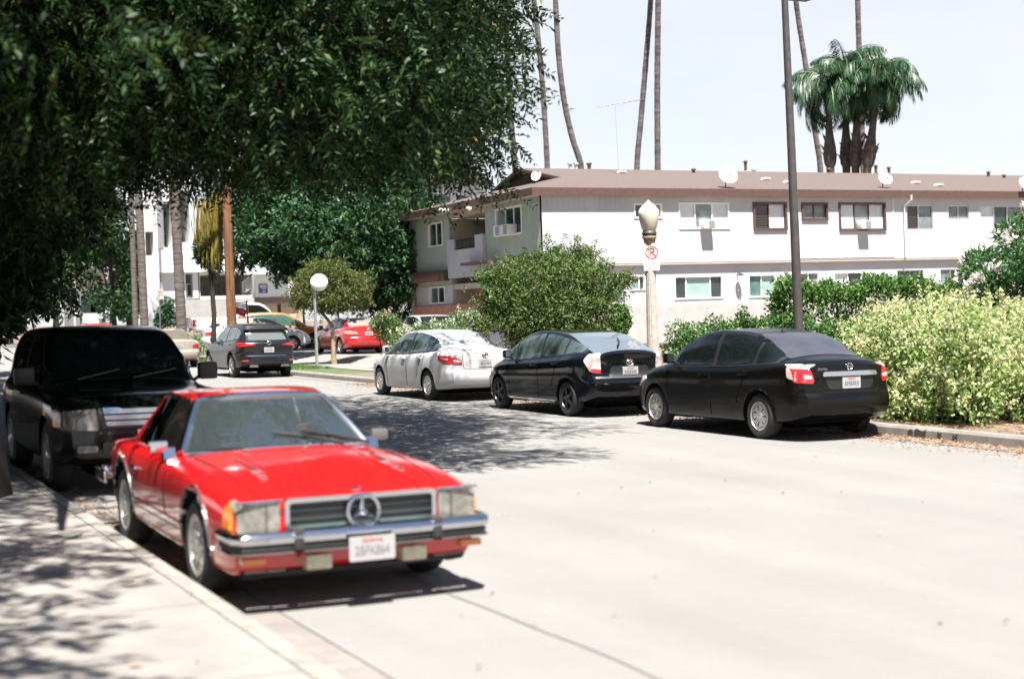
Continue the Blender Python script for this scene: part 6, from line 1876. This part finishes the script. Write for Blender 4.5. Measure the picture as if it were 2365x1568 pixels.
for (px, d, top, w) in ((520, 150, 420, 90), (700, 150, 430, 90), (880, 140, 420, 80), (1060, 140, 430, 70)):
    cl = []
    for k in range(22):
        p = at(px+random.uniform(-w, w), random.uniform(top, 730), d+random.uniform(-3, 3)); r = random.uniform(20, 34)*d/FPX
        cl.append((*p, (r, r, r)))
    foot = base(px, d)
    tree("background_tree", "dark tree far behind the street, hidden by nearer trees and houses", "tree", foot, [foot, foot+Vector((0,0,2)), foot+Vector((.2,0,5))], cl, LM_DARK, lambda c_: simple_leaves(*clump_points(c_, 3000), .5, .26), .3, M_BARKD, "trees behind the houses", 8)

# ------------------------------------------------------------------ palms
M_PALM = mat("ringed palm bark", (0.10, 0.082, 0.072), 0.95, var=.6, scale=2.2, stretch=(.5,.5,5), bump=.6, bscale=14)
M_PALMD = mat("weathered palm bark", (0.085, 0.07, 0.068), 0.95, var=.6, scale=1.6, stretch=(.6,.6,3), bump=.6, bscale=14)
LM_PALM = leaf_mat("palm leaflets", [(0, (.012,.04,.02)), (.6, (.03,.08,.036)), (1, (.09,.15,.07))], .22, .4, .3)
def frond(o, az, el, L, n, leaf, droop, out):
    """arching rachis with hanging leaflets"""
    h = Vector((math.cos(az), math.sin(az), 0))
    pts = []
    p = Vector(o); a = el
    st = L/n
    for k in range(n):
        pts.append((p.copy(), a)); p = p + (h*math.cos(a) + Vector((0,0,1))*math.sin(a))*st; a -= droop/n
    sdv = Vector((-h.y, h.x, 0))
    for k, (q, a) in enumerate(pts[2:]):
        t = (k+2)/n
        ll = leaf*(.35+.65*math.sin(PI*min(1, t*.92+.08)))
        tg = h*math.cos(a)+Vector((0,0,1))*math.sin(a)
        for s in (1, -1):
            for rep in range(3):
                D = (sdv*s*random.uniform(.5,.9) + tg*.45 + Vector((0,0,-random.uniform(.5,1.5)))).normalized()
                b = q + tg*st*random.random()
                w = .022
                m_ = b + D*ll*.5 + Vector((0,0,.02)); e = b + D*ll*.85 + Vector((0,0,-ll*.28))
                out.append([b, m_+tg*w, e, m_-tg*w])
    return [q for q, a in pts]
def palm_trunk(pts, r0, r1, t, m):
    """slightly ringed trunk through the given points"""
    foot = t.location
    P, Rr = [], []
    n = 46
    ys = [Vector(p) for p in pts]
    cum = [0]
    for a, b in zip(ys, ys[1:]): cum.append(cum[-1]+(b-a).length)
    fx = [pchip([(s, p[i]) for s, p in zip(cum, ys)]) for i in range(3)]
    for k in range(n):
        s = cum[-1]*k/(n-1)
        P.append(Vector([float(f(s)) for f in fx])-foot); Rr.append((r0+(r1-r0)*k/(n-1))*(1+(.05 if k % 2 else -.03)))
    mb = MB(); mb.tube(P, Rr, 12)
    return mb.build("trunk", m, t, True, 80)
def tall_palm(pxs, d, r0, r1, label, group="tall bare palm trunks against the sky"):
    pts = [base(pxs[0][0], d)] + [at(x, y, d) for x, y in pxs]
    (xa, ya), (xb, yb) = pxs[-2], pxs[-1]
    k = 260/max(1, ya-yb) if ya > yb else 1
    topp = at(xb+(xb-xa)*k*.6, yb-260, d)
    pts.append(topp)
    t = thing("palm_tree", label, "palm", pts[0], 0, group)
    palm_trunk(pts, r0, r1, t, M_PALMD)
    out = []
    for k in range(30):
        frond(topp-t.location, random.uniform(0, 2*PI), R(random.uniform(-40, 75)), random.uniform(1.3, 1.7), 9, .55, R(60), out)
    quads("crown", np.array([[tuple(v) for v in q] for q in out]), LM_PALM, t)
    return t
tall_palm([(1190,400),(1176,230),(1168,60)], 82, .19, .15, "tall bare palm trunk half hidden at the right edge of the dark canopy")
tall_palm([(1264,388),(1256,240),(1243,90),(1233,0)], 78, .17, .13, "tall palm trunk leaning left, first one clear of the dark canopy")
tall_palm([(1343,392),(1322,320),(1300,215),(1288,100),(1283,0)], 70, .17, .12, "strongly curved tall palm trunk rising behind the left end of the roof")
tall_palm([(1471,388),(1480,280),(1492,140),(1503,0)], 78, .17, .14, "tall palm trunk leaning right, left of the straight palm trunk")
tall_palm([(1519,388),(1518,220),(1520,0)], 76, .17, .15, "straight upright tall palm trunk right of the leaning pair")
tall_palm([(1895,396),(1880,290),(1862,160),(1838,0)], 80, .17, .13, "thin tall palm trunk leaning left beside the dark lamp pole")
tall_palm([(1994,395),(1989,250),(1984,110),(1981,0)], 84, .17, .15, "pale straight palm trunk rising out of the bushy palm crowns")
def queen(px, py, d, base_px, label, seed):
    topp = at(px, py, d)
    foot = base(base_px, d)
    t = thing("bushy_palm", label, "palm", foot, 0, "cluster of bushy palms behind the roof")
    # trunk with a swollen skirt of old leaf boots below the crown
    b = MB(); L = []; Rr = []
    zs_ = [(395,.17),(387,.175),(378,.25),(362,.29),(340,.26),(315,.18),(295,.15),(275,.14),(255,.14),(py,.16)]
    pts = [foot] + [at(base_px+(px-base_px)*(395-y)/(395-py), y, d) for y, _ in zs_]
    b.tube([p-foot for p in pts], [.2]+[r for _, r in zs_], 14)
    for k in range(12):
        an = random.uniform(0, 2*PI); i = random.uniform(3, 6); q = pts[int(i)].lerp(pts[int(i)+1], i % 1)-foot
        h = Vector((math.cos(an), math.sin(an), 0)); r_ = zs_[int(i)-1][1]*.9
        s = q+h*r_
        b.tube([s, s+h*.06+Vector((0,0,.14)), s+h*.14+Vector((0,0,.24))], [.05,.035,.012], 5)
    b.build("trunk", mat("shaggy palm boots", (0.085,0.066,0.052), .95, var=.5, scale=4, bump=.8, bscale=12), t, True, 60)
    out = []; mr = MB()
    for k in range(58):
        rp = frond(topp-foot, random.uniform(0, 2*PI), R(random.uniform(-25, 82)), random.uniform(1.7, 2.4), 24, .70, R(random.uniform(95, 150)), out)
        mr.tube(rp, [.03*(1-i/len(rp))+.006 for i in range(len(rp))], 4)
    quads("crown", np.array([[tuple(v) for v in q] for q in out]), LM_PALM, t)
    mr.build("leaf_stalks", mat("green leaf stalk", (.10,.14,.05), .5), t, True)
queen(1912, 195, 62, 1918, "leftmost bushy palm of the cluster behind the roof", 1)
queen(1952, 165, 62.5, 1955, "second bushy palm from the left in the cluster, with a pale swollen trunk", 2)
queen(1980, 185, 62, 1976, "third bushy palm from the left in the cluster, in the middle of the crowns", 3)
queen(2030, 180, 61.5, 2003, "rightmost bushy palm of the cluster behind the roof", 4)
def street_palm(px0, px1, yt, d, r0, r1, label):
    foot = base(px1, d)
    t = thing("street_palm", label, "palm", foot, 0, "palm trunks on the lawn strip")
    slope_ = (px1-px0)/(745-yt)
    top = at(px0-slope_*330, yt-330, d)
    palm_trunk([foot, at(px1-(px1-px0)*.5, (745+yt)/2, d), at(px0, yt, d), top], r0, r1, t, M_PALM)
    out = []
    for k in range(26): frond(top-foot, random.uniform(0, 2*PI), R(random.uniform(-40, 75)), random.uniform(1.4, 1.9), 9, .6, R(70), out)
    quads("crown", np.array([[tuple(v) for v in q] for q in out]), LM_PALM, t)
street_palm(403, 420, 460, 63, .22, .20, "grey ringed palm trunk left of the white pickup")
street_palm(321, 334, 460, 72, .21, .17, "grey ringed palm trunk at the left corner of the white building")
street_palm(303, 313, 470, 80, .16, .13, "thinner darker palm trunk, leftmost of the three street palms")
# ------------------------------------------------------------------ lamps, poles, signs
M_LAMPP = mat("aggregate lamp post", (0.42, 0.37, 0.33), 0.85, var=.2, scale=14, bump=.3, bscale=60)
M_GLOBE = mat("milky lamp globe", (0.66, 0.60, 0.48), 0.25, coat=.5)
M_DKM = mat("dark painted metal", (0.055, 0.05, 0.048), 0.55, var=.25, scale=5)
M_GALV = mat("galvanised steel", (0.42, 0.43, 0.43), 0.45, metal=.7)
M_SIGNW = mat("sign white", (0.62, 0.61, 0.59), 0.5)
M_SIGNR = mat("sign red", (0.55, 0.03, 0.05), 0.5)
M_SIGNK = mat("sign black", (0.015, 0.015, 0.015), 0.5)

dL = 28.0
f = base(1507, dL)
t = thing("street_lamp", "old street lamp with cream acorn globe on a pale fluted post by the right kerb", "street lamp", f)
pz = lambda y: at(1507, y, dL).z - f.z
mb = MB()
n = 16
V, F = [], []
prof = [(.20,-.1),(.20,.35),(.15,.40),(.125,.5)] + [(.125-.035*k/8, .5+(pz(548)-.5)*k/8) for k in range(1, 9)]
for (r_, z) in prof:
    for k in range(n*2):
        a = PI*k/n; rr = r_*(1 if k % 2 else .94)
        V.append((rr*math.cos(a), rr*math.sin(a), z))
for i in range(len(prof)-1):
    for k in range(2*n): F.append((i*2*n+k, i*2*n+(k+1) % (2*n), (i+1)*2*n+(k+1) % (2*n), (i+1)*2*n+k))
mb.add(V, F); mb.build("post", M_LAMPP, t, True, 20)
mb = MB(); z0 = pz(570); mb.lathe([(.085,z0),(.125,z0+.16),(.145,z0+.17),(.145,z0+.20),(.10,z0+.21)], 24); mb.build("capital", mat("stone capital", (.30,.24,.17), .8, var=.2, scale=20), t, True, 30)
mb = MB(); z0 = pz(545); mb.lathe([(.10,z0-.02),(.13,z0+.0),(.145,z0+.05),(.13,z0+.09),(.11,z0+.11)], 24); mb.build("collar", M_DKM, t, True, 30)
mb = MB(); zb, zt_ = pz(537), pz(462); H = zt_-zb
mb.lathe([(.105,zb),(.15,zb+.14*H),(.188,zb+.40*H),(.205,zb+.55*H),(.20,zb+.66*H),(.165,zb+.75*H),(.12,zb+.83*H),(.06,zb+.91*H),(.02,zb+.97*H),(0,zb+H)], 32); mb.build("globe", M_GLOBE, t, True, 60)

def sign_matrix(c, nrm):
    n_ = Vector(nrm).normalized(); x = Vector((0,0,1)).cross(n_).normalized()
    return Matrix(((x.x, 0, n_.x, c.x), (x.y, 0, n_.y, c.y), (0, 1, 0, c.z), (0, 0, 0, 1)))
def no_parking(c, nrm, w, h, label, foot, extra=True, group="no parking signs"):
    t = thing("no_parking_sign", label, "sign", foot, 0, group)
    M = Matrix.Translation(-Vector(foot)) @ sign_matrix(Vector(c), nrm)
    mb = MB(); mb.prism(rpoly([(-w/2,-h/2),(w/2,-h/2),(w/2,h/2),(-w/2,h/2)], .02), 'z', -.004, 0, M); p = mb.build("sign_plate", M_SIGNW, t)
    r_ = w*.40; cy = h*.10 if not extra else 0
    mb = MB()
    k = 36
    ring = [(r_*math.cos(2*PI*i/k), r_*math.sin(2*PI*i/k)+cy) for i in range(k)]; ri = [(r_*.85*math.cos(2*PI*i/k), r_*.85*math.sin(2*PI*i/k)+cy) for i in range(k)]
    mb.add([M @ Vector((a, b, .004)) for a, b in ring+ri], [(i, (i+1) % k, k+(i+1) % k, k+i) for i in range(k)])
    d_ = r_*.92*math.sqrt(.5); q = r_*.075*math.sqrt(.5)
    mb.add([M @ Vector(v) for v in ((-d_-q, d_-q+cy, .005), (-d_+q, d_+q+cy, .005), (d_+q, -d_+q+cy, .005), (d_-q, -d_-q+cy, .005))], [(0,1,2,3)])
    mb.build("prohibition_ring", M_SIGNR, p)
    text_mesh("letter", "P", r_*1.75, M_SIGNK, p, M @ Matrix.Translation((0, cy, .002)), .0015)
    return t, M, p
LF = Vector((-.72, -.70, 0)).normalized()
c_ = at(1509, 584, dL) + LF*.125 + RT*.0
t, M, p = no_parking(c_, -FW+RT*-.15, .31, .36, "white no parking sign with red ring strapped to the street lamp post", c_)
c2 = at(1509, 614, dL) + LF*.125
t2 = thing("hours_sign", "small blank looking white plate right under the no parking sign on the lamp post", "sign", c2)
M = Matrix.Translation(-c2) @ sign_matrix(c2, -FW+RT*-.15)
mb = MB(); mb.prism(rpoly([(-.155,-.095),(.155,-.095),(.155,.10),(-.155,.10)], .015), 'z', -.004, 0, M); pp = mb.build("sign_plate", M_SIGNW, t2)
mb = MB()
for k, w in enumerate((.24,.2)): mb.box((-w/2, .03-.07*k, .001), (w/2, .042-.07*k, .002), M)
mb.build("faint_lines", mat("faded red ink", (.55,.40,.38), .6), pp)

# tall dark pole with an overhead lamp arm above the frame
dP = 28.6
f = base(1846, dP)
t = thing("light_pole", "tall dark slightly leaning light pole in front of the clipped hedge", "light pole", f)
top = at(1806, -140, dP) - f
mid = at(1828, 350, dP) - f
mb = MB(); mb.tube([(0,0,-.1), mid, top], [.100,.082,.06], 14); mb.build("pole", M_DKM, t, True)
mb = MB(); a = at(1812, -6, dP)-f; b = at(1868, 0, dP+.4)-f; mb.tube([top*1.0, top+Vector((.3,-.1,.25)), top+Vector((1.2,-.5,.3))], .035, 7); mb.build("arm", M_DKM, t, True)
mb = MB(); mb.box(a+Vector((.03,-.1,-.02)), b+Vector((0,.1,.12))); mb.build("bracket_box", M_DKM, t, bevel=.03)
mb = MB(); mb.lathe([(.2,-.1),(.2,.12),(.12,.16)], 16); mb.build("foot_flange", M_DKM, t)

# round white sign on a thin pole
dS = 48.0
f = base(729, dS)
t = thing("round_mirror", "round white street mirror with a grey top on a thin grey pole", "mirror", f)
topz = at(726, 662, dS) - f
mb = MB(); mb.tube([(0,0,-.1), topz], .05, 10); mb.build("pole", M_GALV, t, True)
cc = at(737, 653, dS) - f
n_ = Vector((-.35, -.93, .12)).normalized()
M = Matrix.Translation(cc + n_*.09) @ n_.to_track_quat('Z', 'Y').to_matrix().to_4x4()
r_ = .29
mb = MB(); mb.lathe([(r_,-.07),(r_*1.0,.0),(r_*.93,.045),(r_*.75,.085),(r_*.5,.115),(r_*.25,.13),(0,.135)], 36, M); mb.build("disc", mat("bright white enamel", (.74,.74,.74), .3), t, True, 50)
mb = MB(); mb.lathe([(r_*1.02,-.075),(r_*1.02,-.085),(0,-.12)], 30, M); mb.tube([topz, cc], .03, 6); mb.build("back_plate", M_GALV, t, True)
mb = MB(); V = [M @ Vector(((r_*1.012)*math.cos(a), (r_*1.012)*math.sin(a), z)) for a in np.linspace(R(55), R(140), 12) for z in (-.07, .03)]
mb.add(V, [(2*i, 2*i+1, 2*i+3, 2*i+2) for i in range(11)]); mb.build("grey_hood", M_GALV, t)

# no parking signs up the street
for (px, ys, dd, lab, y0) in ((368, 680, 68, "small no parking sign on a thin post right of the palm trunks", 745), (171, 716, 88, "small white no parking plate on the pale post at the far left", 625)):
    f = base(px+1, dd)
    t = thing("sign_post", ("thin grey sign post right of the palm trunks" if px > 300 else "pale tall post at the far left beyond the dark cars"), "post", f)
    tz = at(px, ys-14 if px > 300 else 628, dd) - f
    mb = MB(); mb.tube([(0,0,-.1), tz], .03 if px > 300 else .085, 8); mb.build("pole", M_GALV if px > 300 else mat("pale concrete pole", (.40,.37,.31), .8), t, True)
    mb = MB(); mb.lathe([(.08,-.02),(.08,.03),(.04,.05)], 10); mb.build("base_plate", M_GALV, t)
    cc = at(px, ys, dd) + Vector((0,-.11,0))
    no_parking(cc, (-.25,-1,0), .34, .48, lab, cc, False)

# wooden utility pole with a hanging skirt of dry bark, guy wire
dU = 54.0
f = base(537, dU)
t = thing("utility_pole", "leaning reddish brown wooden utility pole behind the dark grey sport utility car", "pole", f)
mb = MB(); mb.tube([(0,0,-.2), at(533, 690, dU)-f, at(524, 480, dU)-f, at(511, 250, dU)-f, at(505, 60, dU)-f], [.19,.175,.165,.15,.14], 12)
mb.build("pole", mat("weathered red brown timber", (0.15, 0.065, 0.026), .85, var=.65, scale=3.0, stretch=(4,4,.35), bump=.6, bscale=20), t, True)
a = at(508, 130, dU)-f
mb = MB(); mb.box(a+Vector((-1.2,-.06,-.06)), a+Vector((1.2,.06,.06))); mb.build("crossarm", mat("weathered timber", (.2,.12,.07), .9, var=.3), t)
mb = MB()
for k in (-1.1,-.6,.6,1.1): mb.lathe([(.0,.2),(.04,.18),(.05,.1),(.03,.06)], 8, Matrix.Translation(a+Vector((k,0,0))))
mb.build("insulators", M_WROT, t)
# dry hanging palm thatch beside the pole
f2 = base(490, 57)
t = thing("weeping_shrub", "yellow brown curtain of dry hanging fronds left of the wooden pole", "plant", f2)
out = []
for k in range(900):
    px = random.gauss(492, 20); y0_ = random.uniform(440, 560)
    if px > 512: px = 512-random.random()*20
    p = at(px, y0_, 57+random.uniform(-.5,.5)) - f2
    L = random.uniform(.5, 1.5)
    if p.z < 1.6: continue
    w = .022
    out.append([p, p+Vector((w,0,-L*.5)), p+Vector((random.uniform(-.12,.12), random.uniform(-.1,.1), -L)), p+Vector((-w,0,-L*.5))])
quads("fronds", np.array([[tuple(v) for v in q] for q in out]), leaf_mat("dry golden fronds", [(0, (.10,.08,.02)), (.5, (.22,.17,.035)), (1, (.36,.28,.07))], .35), t)
cl = [(*(at(px, py, 57)-f2), r_*57/FPX) for (px, py, r_) in ((478,570,26),(470,590,20),(490,600,22),(485,550,24),(495,620,14),(465,575,16))]
P, d = clump_points(cl, 1500)
quads("leaves", simple_leaves(P, d, .24, .08, .6), LM_FIG, t)
mb = MB(); mb.tube([(0,0,0),(0.1,0,2),(0,0,4.2),(-.1,0,5.2)], [.12,.1,.09,.06], 8); mb.build("stem", M_BARKD, t, True)
g0 = at(590, 470, 54); g1 = at(668, 628, 60)
t = thing("guy_wire", "thin slanting guy wire with a white insulator in front of the fig tree", "wire", g0)
mb = MB(); mb.tube([(0,0,0), g1-g0], .010, 5); mb.build("wire", M_GALV, t)
q = (g1-g0)*.40
mb = MB(); mb.tube([q-(g1-g0).normalized()*.12, q+(g1-g0).normalized()*.12], .05, 8); mb.build("insulator", M_ACW, t)

# low pale block wall behind the street lamp
M_BLOCK = mat("pale painted block", (0.50, 0.47, 0.43), .9, var=.12, scale=4, bump=.3, bscale=50)
a, b = base(1448, 33), base(1850, 31.5)
t = thing("block_wall", "low pale block garden wall behind the street lamp", "wall", a)
L = (b-a).length; ang = math.atan2(b.y-a.y, b.x-a.x)
t.rotation_euler = (0, 0, ang)
mb = MB()
H = 1.0
for r_ in range(5):
    x = -.2*(r_ % 2)
    while x < L:
        mb.box((max(0, x)+.004, 0, .2*r_+.004), (min(L, x+.4)-.004, .2, .2*r_+.196)); x += .4
mb.build("blocks", M_BLOCK, t)
mb = MB(); mb.box((.002,.015,0),(L-.002,.185,1.0)); mb.build("mortar_core", mat("mortar", (.38,.36,.33), .95), t)
mb = MB(); mb.box((0,-.02,1.003),(L,.22,1.06)); mb.build("coping", M_KERB, t)

# real-estate post with a red banner by the pickup
f = base(577, 57)
t = thing("banner_post", "thin brown sign post with a slanted dark red banner right of the wooden pole", "sign", f)
mb = MB(); mb.tube([(0,0,-.1), at(569, 695, 57)-f], .04, 7); mb.tube([at(569, 699, 57)-f, at(540, 700, 57)-f], .02, 6); mb.build("post", mat("brown post", (.2,.09,.05), .7), t)
Y_ = (at(560, 715, 57)-f)
P4 = [at(541, 706, 57)-f, at(568, 717, 57)-f, at(568, 733, 57)-f, at(541, 724, 57)-f]
mb = MB(); V = P4 + [p+Vector((.01,.02,0)) for p in P4]; mb.add(V, [(0,1,2,3),(7,6,5,4),(0,4,5,1),(1,5,6,2),(2,6,7,3),(3,7,4,0)]); mb.build("banner", mat("dark red banner", (.30,.008,.03), .6), t)
P5 = [at(541, 701, 57)-f, at(568, 701, 57)-f, at(568, 716.5, 57)-f, at(541, 705.5, 57)-f]
mb = MB(); V = P5 + [p+Vector((.01,.02,0)) for p in P5]; mb.add(V, [(0,1,2,3),(7,6,5,4),(0,4,5,1),(1,5,6,2),(2,6,7,3),(3,7,4,0)]); mb.build("white_panel", M_SIGNW, t)
mb = MB()
for k in range(4):
    p = (at(553+3*k, 717.2+1.2*k, 56.9)-f); mb.box(p+Vector((0,0,-.05)), p+Vector((.02,.004,.06)))
p = at(551, 724.4, 56.9)-f; mb.box(p, p+Vector((.24,.004,.012))); mb.build("faded_lettering", mat("faded pink ink", (.5,.22,.25), .6), t)

# ------------------------------------------------------------------ white modern apartment block at the left
YP = 79.0
f = Vector((onY(470, 740, YP).x, YP, gz(18, YP)))
t = thing("white_apartment_block", "modern white apartment block with deep balconies behind the palm trunks and pickup", "building", f)
q_ = lambda px, py, y=YP: onY(px, py, y)
def prect(x0, y0, x1, y1, y=YP): return rectA(x0, y0, x1, y1, y)
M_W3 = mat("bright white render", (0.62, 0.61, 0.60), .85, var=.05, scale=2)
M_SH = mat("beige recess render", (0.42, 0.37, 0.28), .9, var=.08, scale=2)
def blk(name, x0, y0, x1, y1, y, dep, m, holes=()):
    r = prect(x0, y0, x1, y1, y)
    hs = [prect(*h, y) for h in holes]
    w = wall(name, 'y', y, r[0], r[1], r[2], r[3], hs, dep, m, t)
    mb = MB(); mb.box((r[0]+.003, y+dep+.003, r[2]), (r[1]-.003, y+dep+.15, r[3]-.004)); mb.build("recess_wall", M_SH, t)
    return r, hs
blk("tower_wall", 322, 360, 372, 760, YP-.6, 1.2, M_W3, [(335, 535, 356, 590)])
r, hs = blk("facade_wall", 372.5, 380, 445, 575, YP, 2.2, M_W3, [(374, 470, 397, 572), (408, 440, 441, 560)])
blk("facade_wall", 372.5, 576, 570, 628, YP-.4, .5, M_W3)
blk("facade_wall", 372.5, 628.5, 459, 690, YP, .8, M_W3, [(428, 633, 447, 688)])
blk("facade_wall", 459.5, 628.5, 588, 690, YP+.05, 3.0, M_W3, [(461, 634, 586, 683)])
blk("facade_wall", 588.5, 627, 690, 686, YP-.7, .6, M_W3, [(634, 634, 644, 668)])
blk("lower_wall", 425, 690.5, 590, 760, YP-1.2, .4, mat("grey white block wall", (.30,.29,.275), .9, var=.1, scale=3), [])
blk("lower_wall", 590.5, 700, 700, 765, YP-.5, .4, mat("tan lower wall", (.42,.33,.22), .9, var=.1, scale=3), [(640, 702, 650, 722)])
r = prect(588, 686.5, 690, 700, YP-.72); mb = MB(); mb.box((r[0], YP-.75, r[2]), (r[1], YP+.1, r[3])); mb.build("brown_band", mat("brown band", (.17,.12,.11), .9), t)
for (x0, y0, x1, y1, yy) in ((430, 655, 445, 686, YP+.3),):
    r = prect(x0, y0, x1, y1, yy); window(t, 'y', yy, r[0], r[1], r[2], r[3], [(1,'d')], M_ALU, .05, .0)
r = prect(376, 540, 396, 571, YP+1.2); window(t, 'y', YP+1.2, r[0], r[1], r[2], r[3], [(1,'d'),(1,'t')], M_ALU, .05, .0)
# roof slab, stair rail, sign on the wall
a, b = q_(560, 631, YP-1.2), q_(668, 627, YP-1.2)
mb = MB(); mb.box((a.x, YP-1.4, a.z-.08), (b.x, YP-.75, a.z+.10)); mb.build("roof_slab", M_W3, t)
mb = MB(); a, b = q_(560, 681, YP+.4), q_(586, 662, YP+.4)
for k in range(9):
    p = a.lerp(b, k/8); mb.tube([p, p+Vector((0,0,.7))], .02, 5)
mb.tube([a+Vector((0,0,.7)), b+Vector((0,0,.7))], .03, 5); mb.build("stair_rail", M_ACW, t)
mb = MB(); a, b = q_(487, 681, YP+.4), q_(505, 655, YP+.4)
for k in range(6): x = a.x+(b.x-a.x)*k/5; mb.tube([(x, YP+.4, a.z), (x, YP+.4, b.z)], .02, 5)
mb.build("window_grille", M_WROT, t)
r = prect(597, 656, 618, 677, YP-.70)
mb = MB(); mb.box((r[0], YP-.745, r[2]), (r[1], YP-.705, r[3])); sg_ = mb.build("wall_sign", mat("slate blue sign", (.07,.08,.16), .6), t)
mb = MB(); w, h = r[1]-r[0], r[3]-r[2]
mb.box((r[0]+.05, YP-.752, r[3]-h*.38), (r[1]-.05, YP-.747, r[3]-h*.12)); mb.box((r[0]+.16, YP-.752, r[2]+h*.42), (r[1]-.08, YP-.747, r[2]+h*.54)); mb.box((r[0]+.2, YP-.752, r[2]+h*.12), (r[1]-.12, YP-.747, r[2]+h*.26)); mb.build("sign_panels", mat("pale sign panel", (.40,.40,.46), .6), sg_)
for o in t.children_recursive: seat(o)
# pale houses far behind
def far_house(px0, py0, px1, py1, Y, label, roofm):
    r = rectA(px0, py0, px1, py1, Y)
    f = Vector(((r[0]+r[1])/2, Y, gz((r[0]+r[1])/2, Y)))
    t = thing("far_house", label, "house", f)
    mb = MB(); mb.box((r[0]-f.x, 0, -1), (r[1]-f.x, 8, r[3]-f.z)); mb.build("wall", M_W3, t)
    mb = MB(); z = r[3]-f.z; w = (r[1]-r[0])/2
    mb.prism([(-w-.4, z+.004), (w+.4, z+.004), (w*.2, z+1.3), (-w*.2, z+1.3)], 'y', -.4, 8.4); mb.build("roof", roofm, t)
    for k in (-.5, .3):
        mb = MB(); mb.box((w*k-.5, -.03, z-1.9), (w*k+.5, .05, z-.7)); mb.build("window", M_GLASS_D, t)
far_house(188, 660, 246, 745, 105, "small pale house far up the street by the no parking post", M_ROOF)
far_house(985, 425, 1130, 700, 74, "pale building seen over the roof through gaps in the dark canopy", M_ROOF)
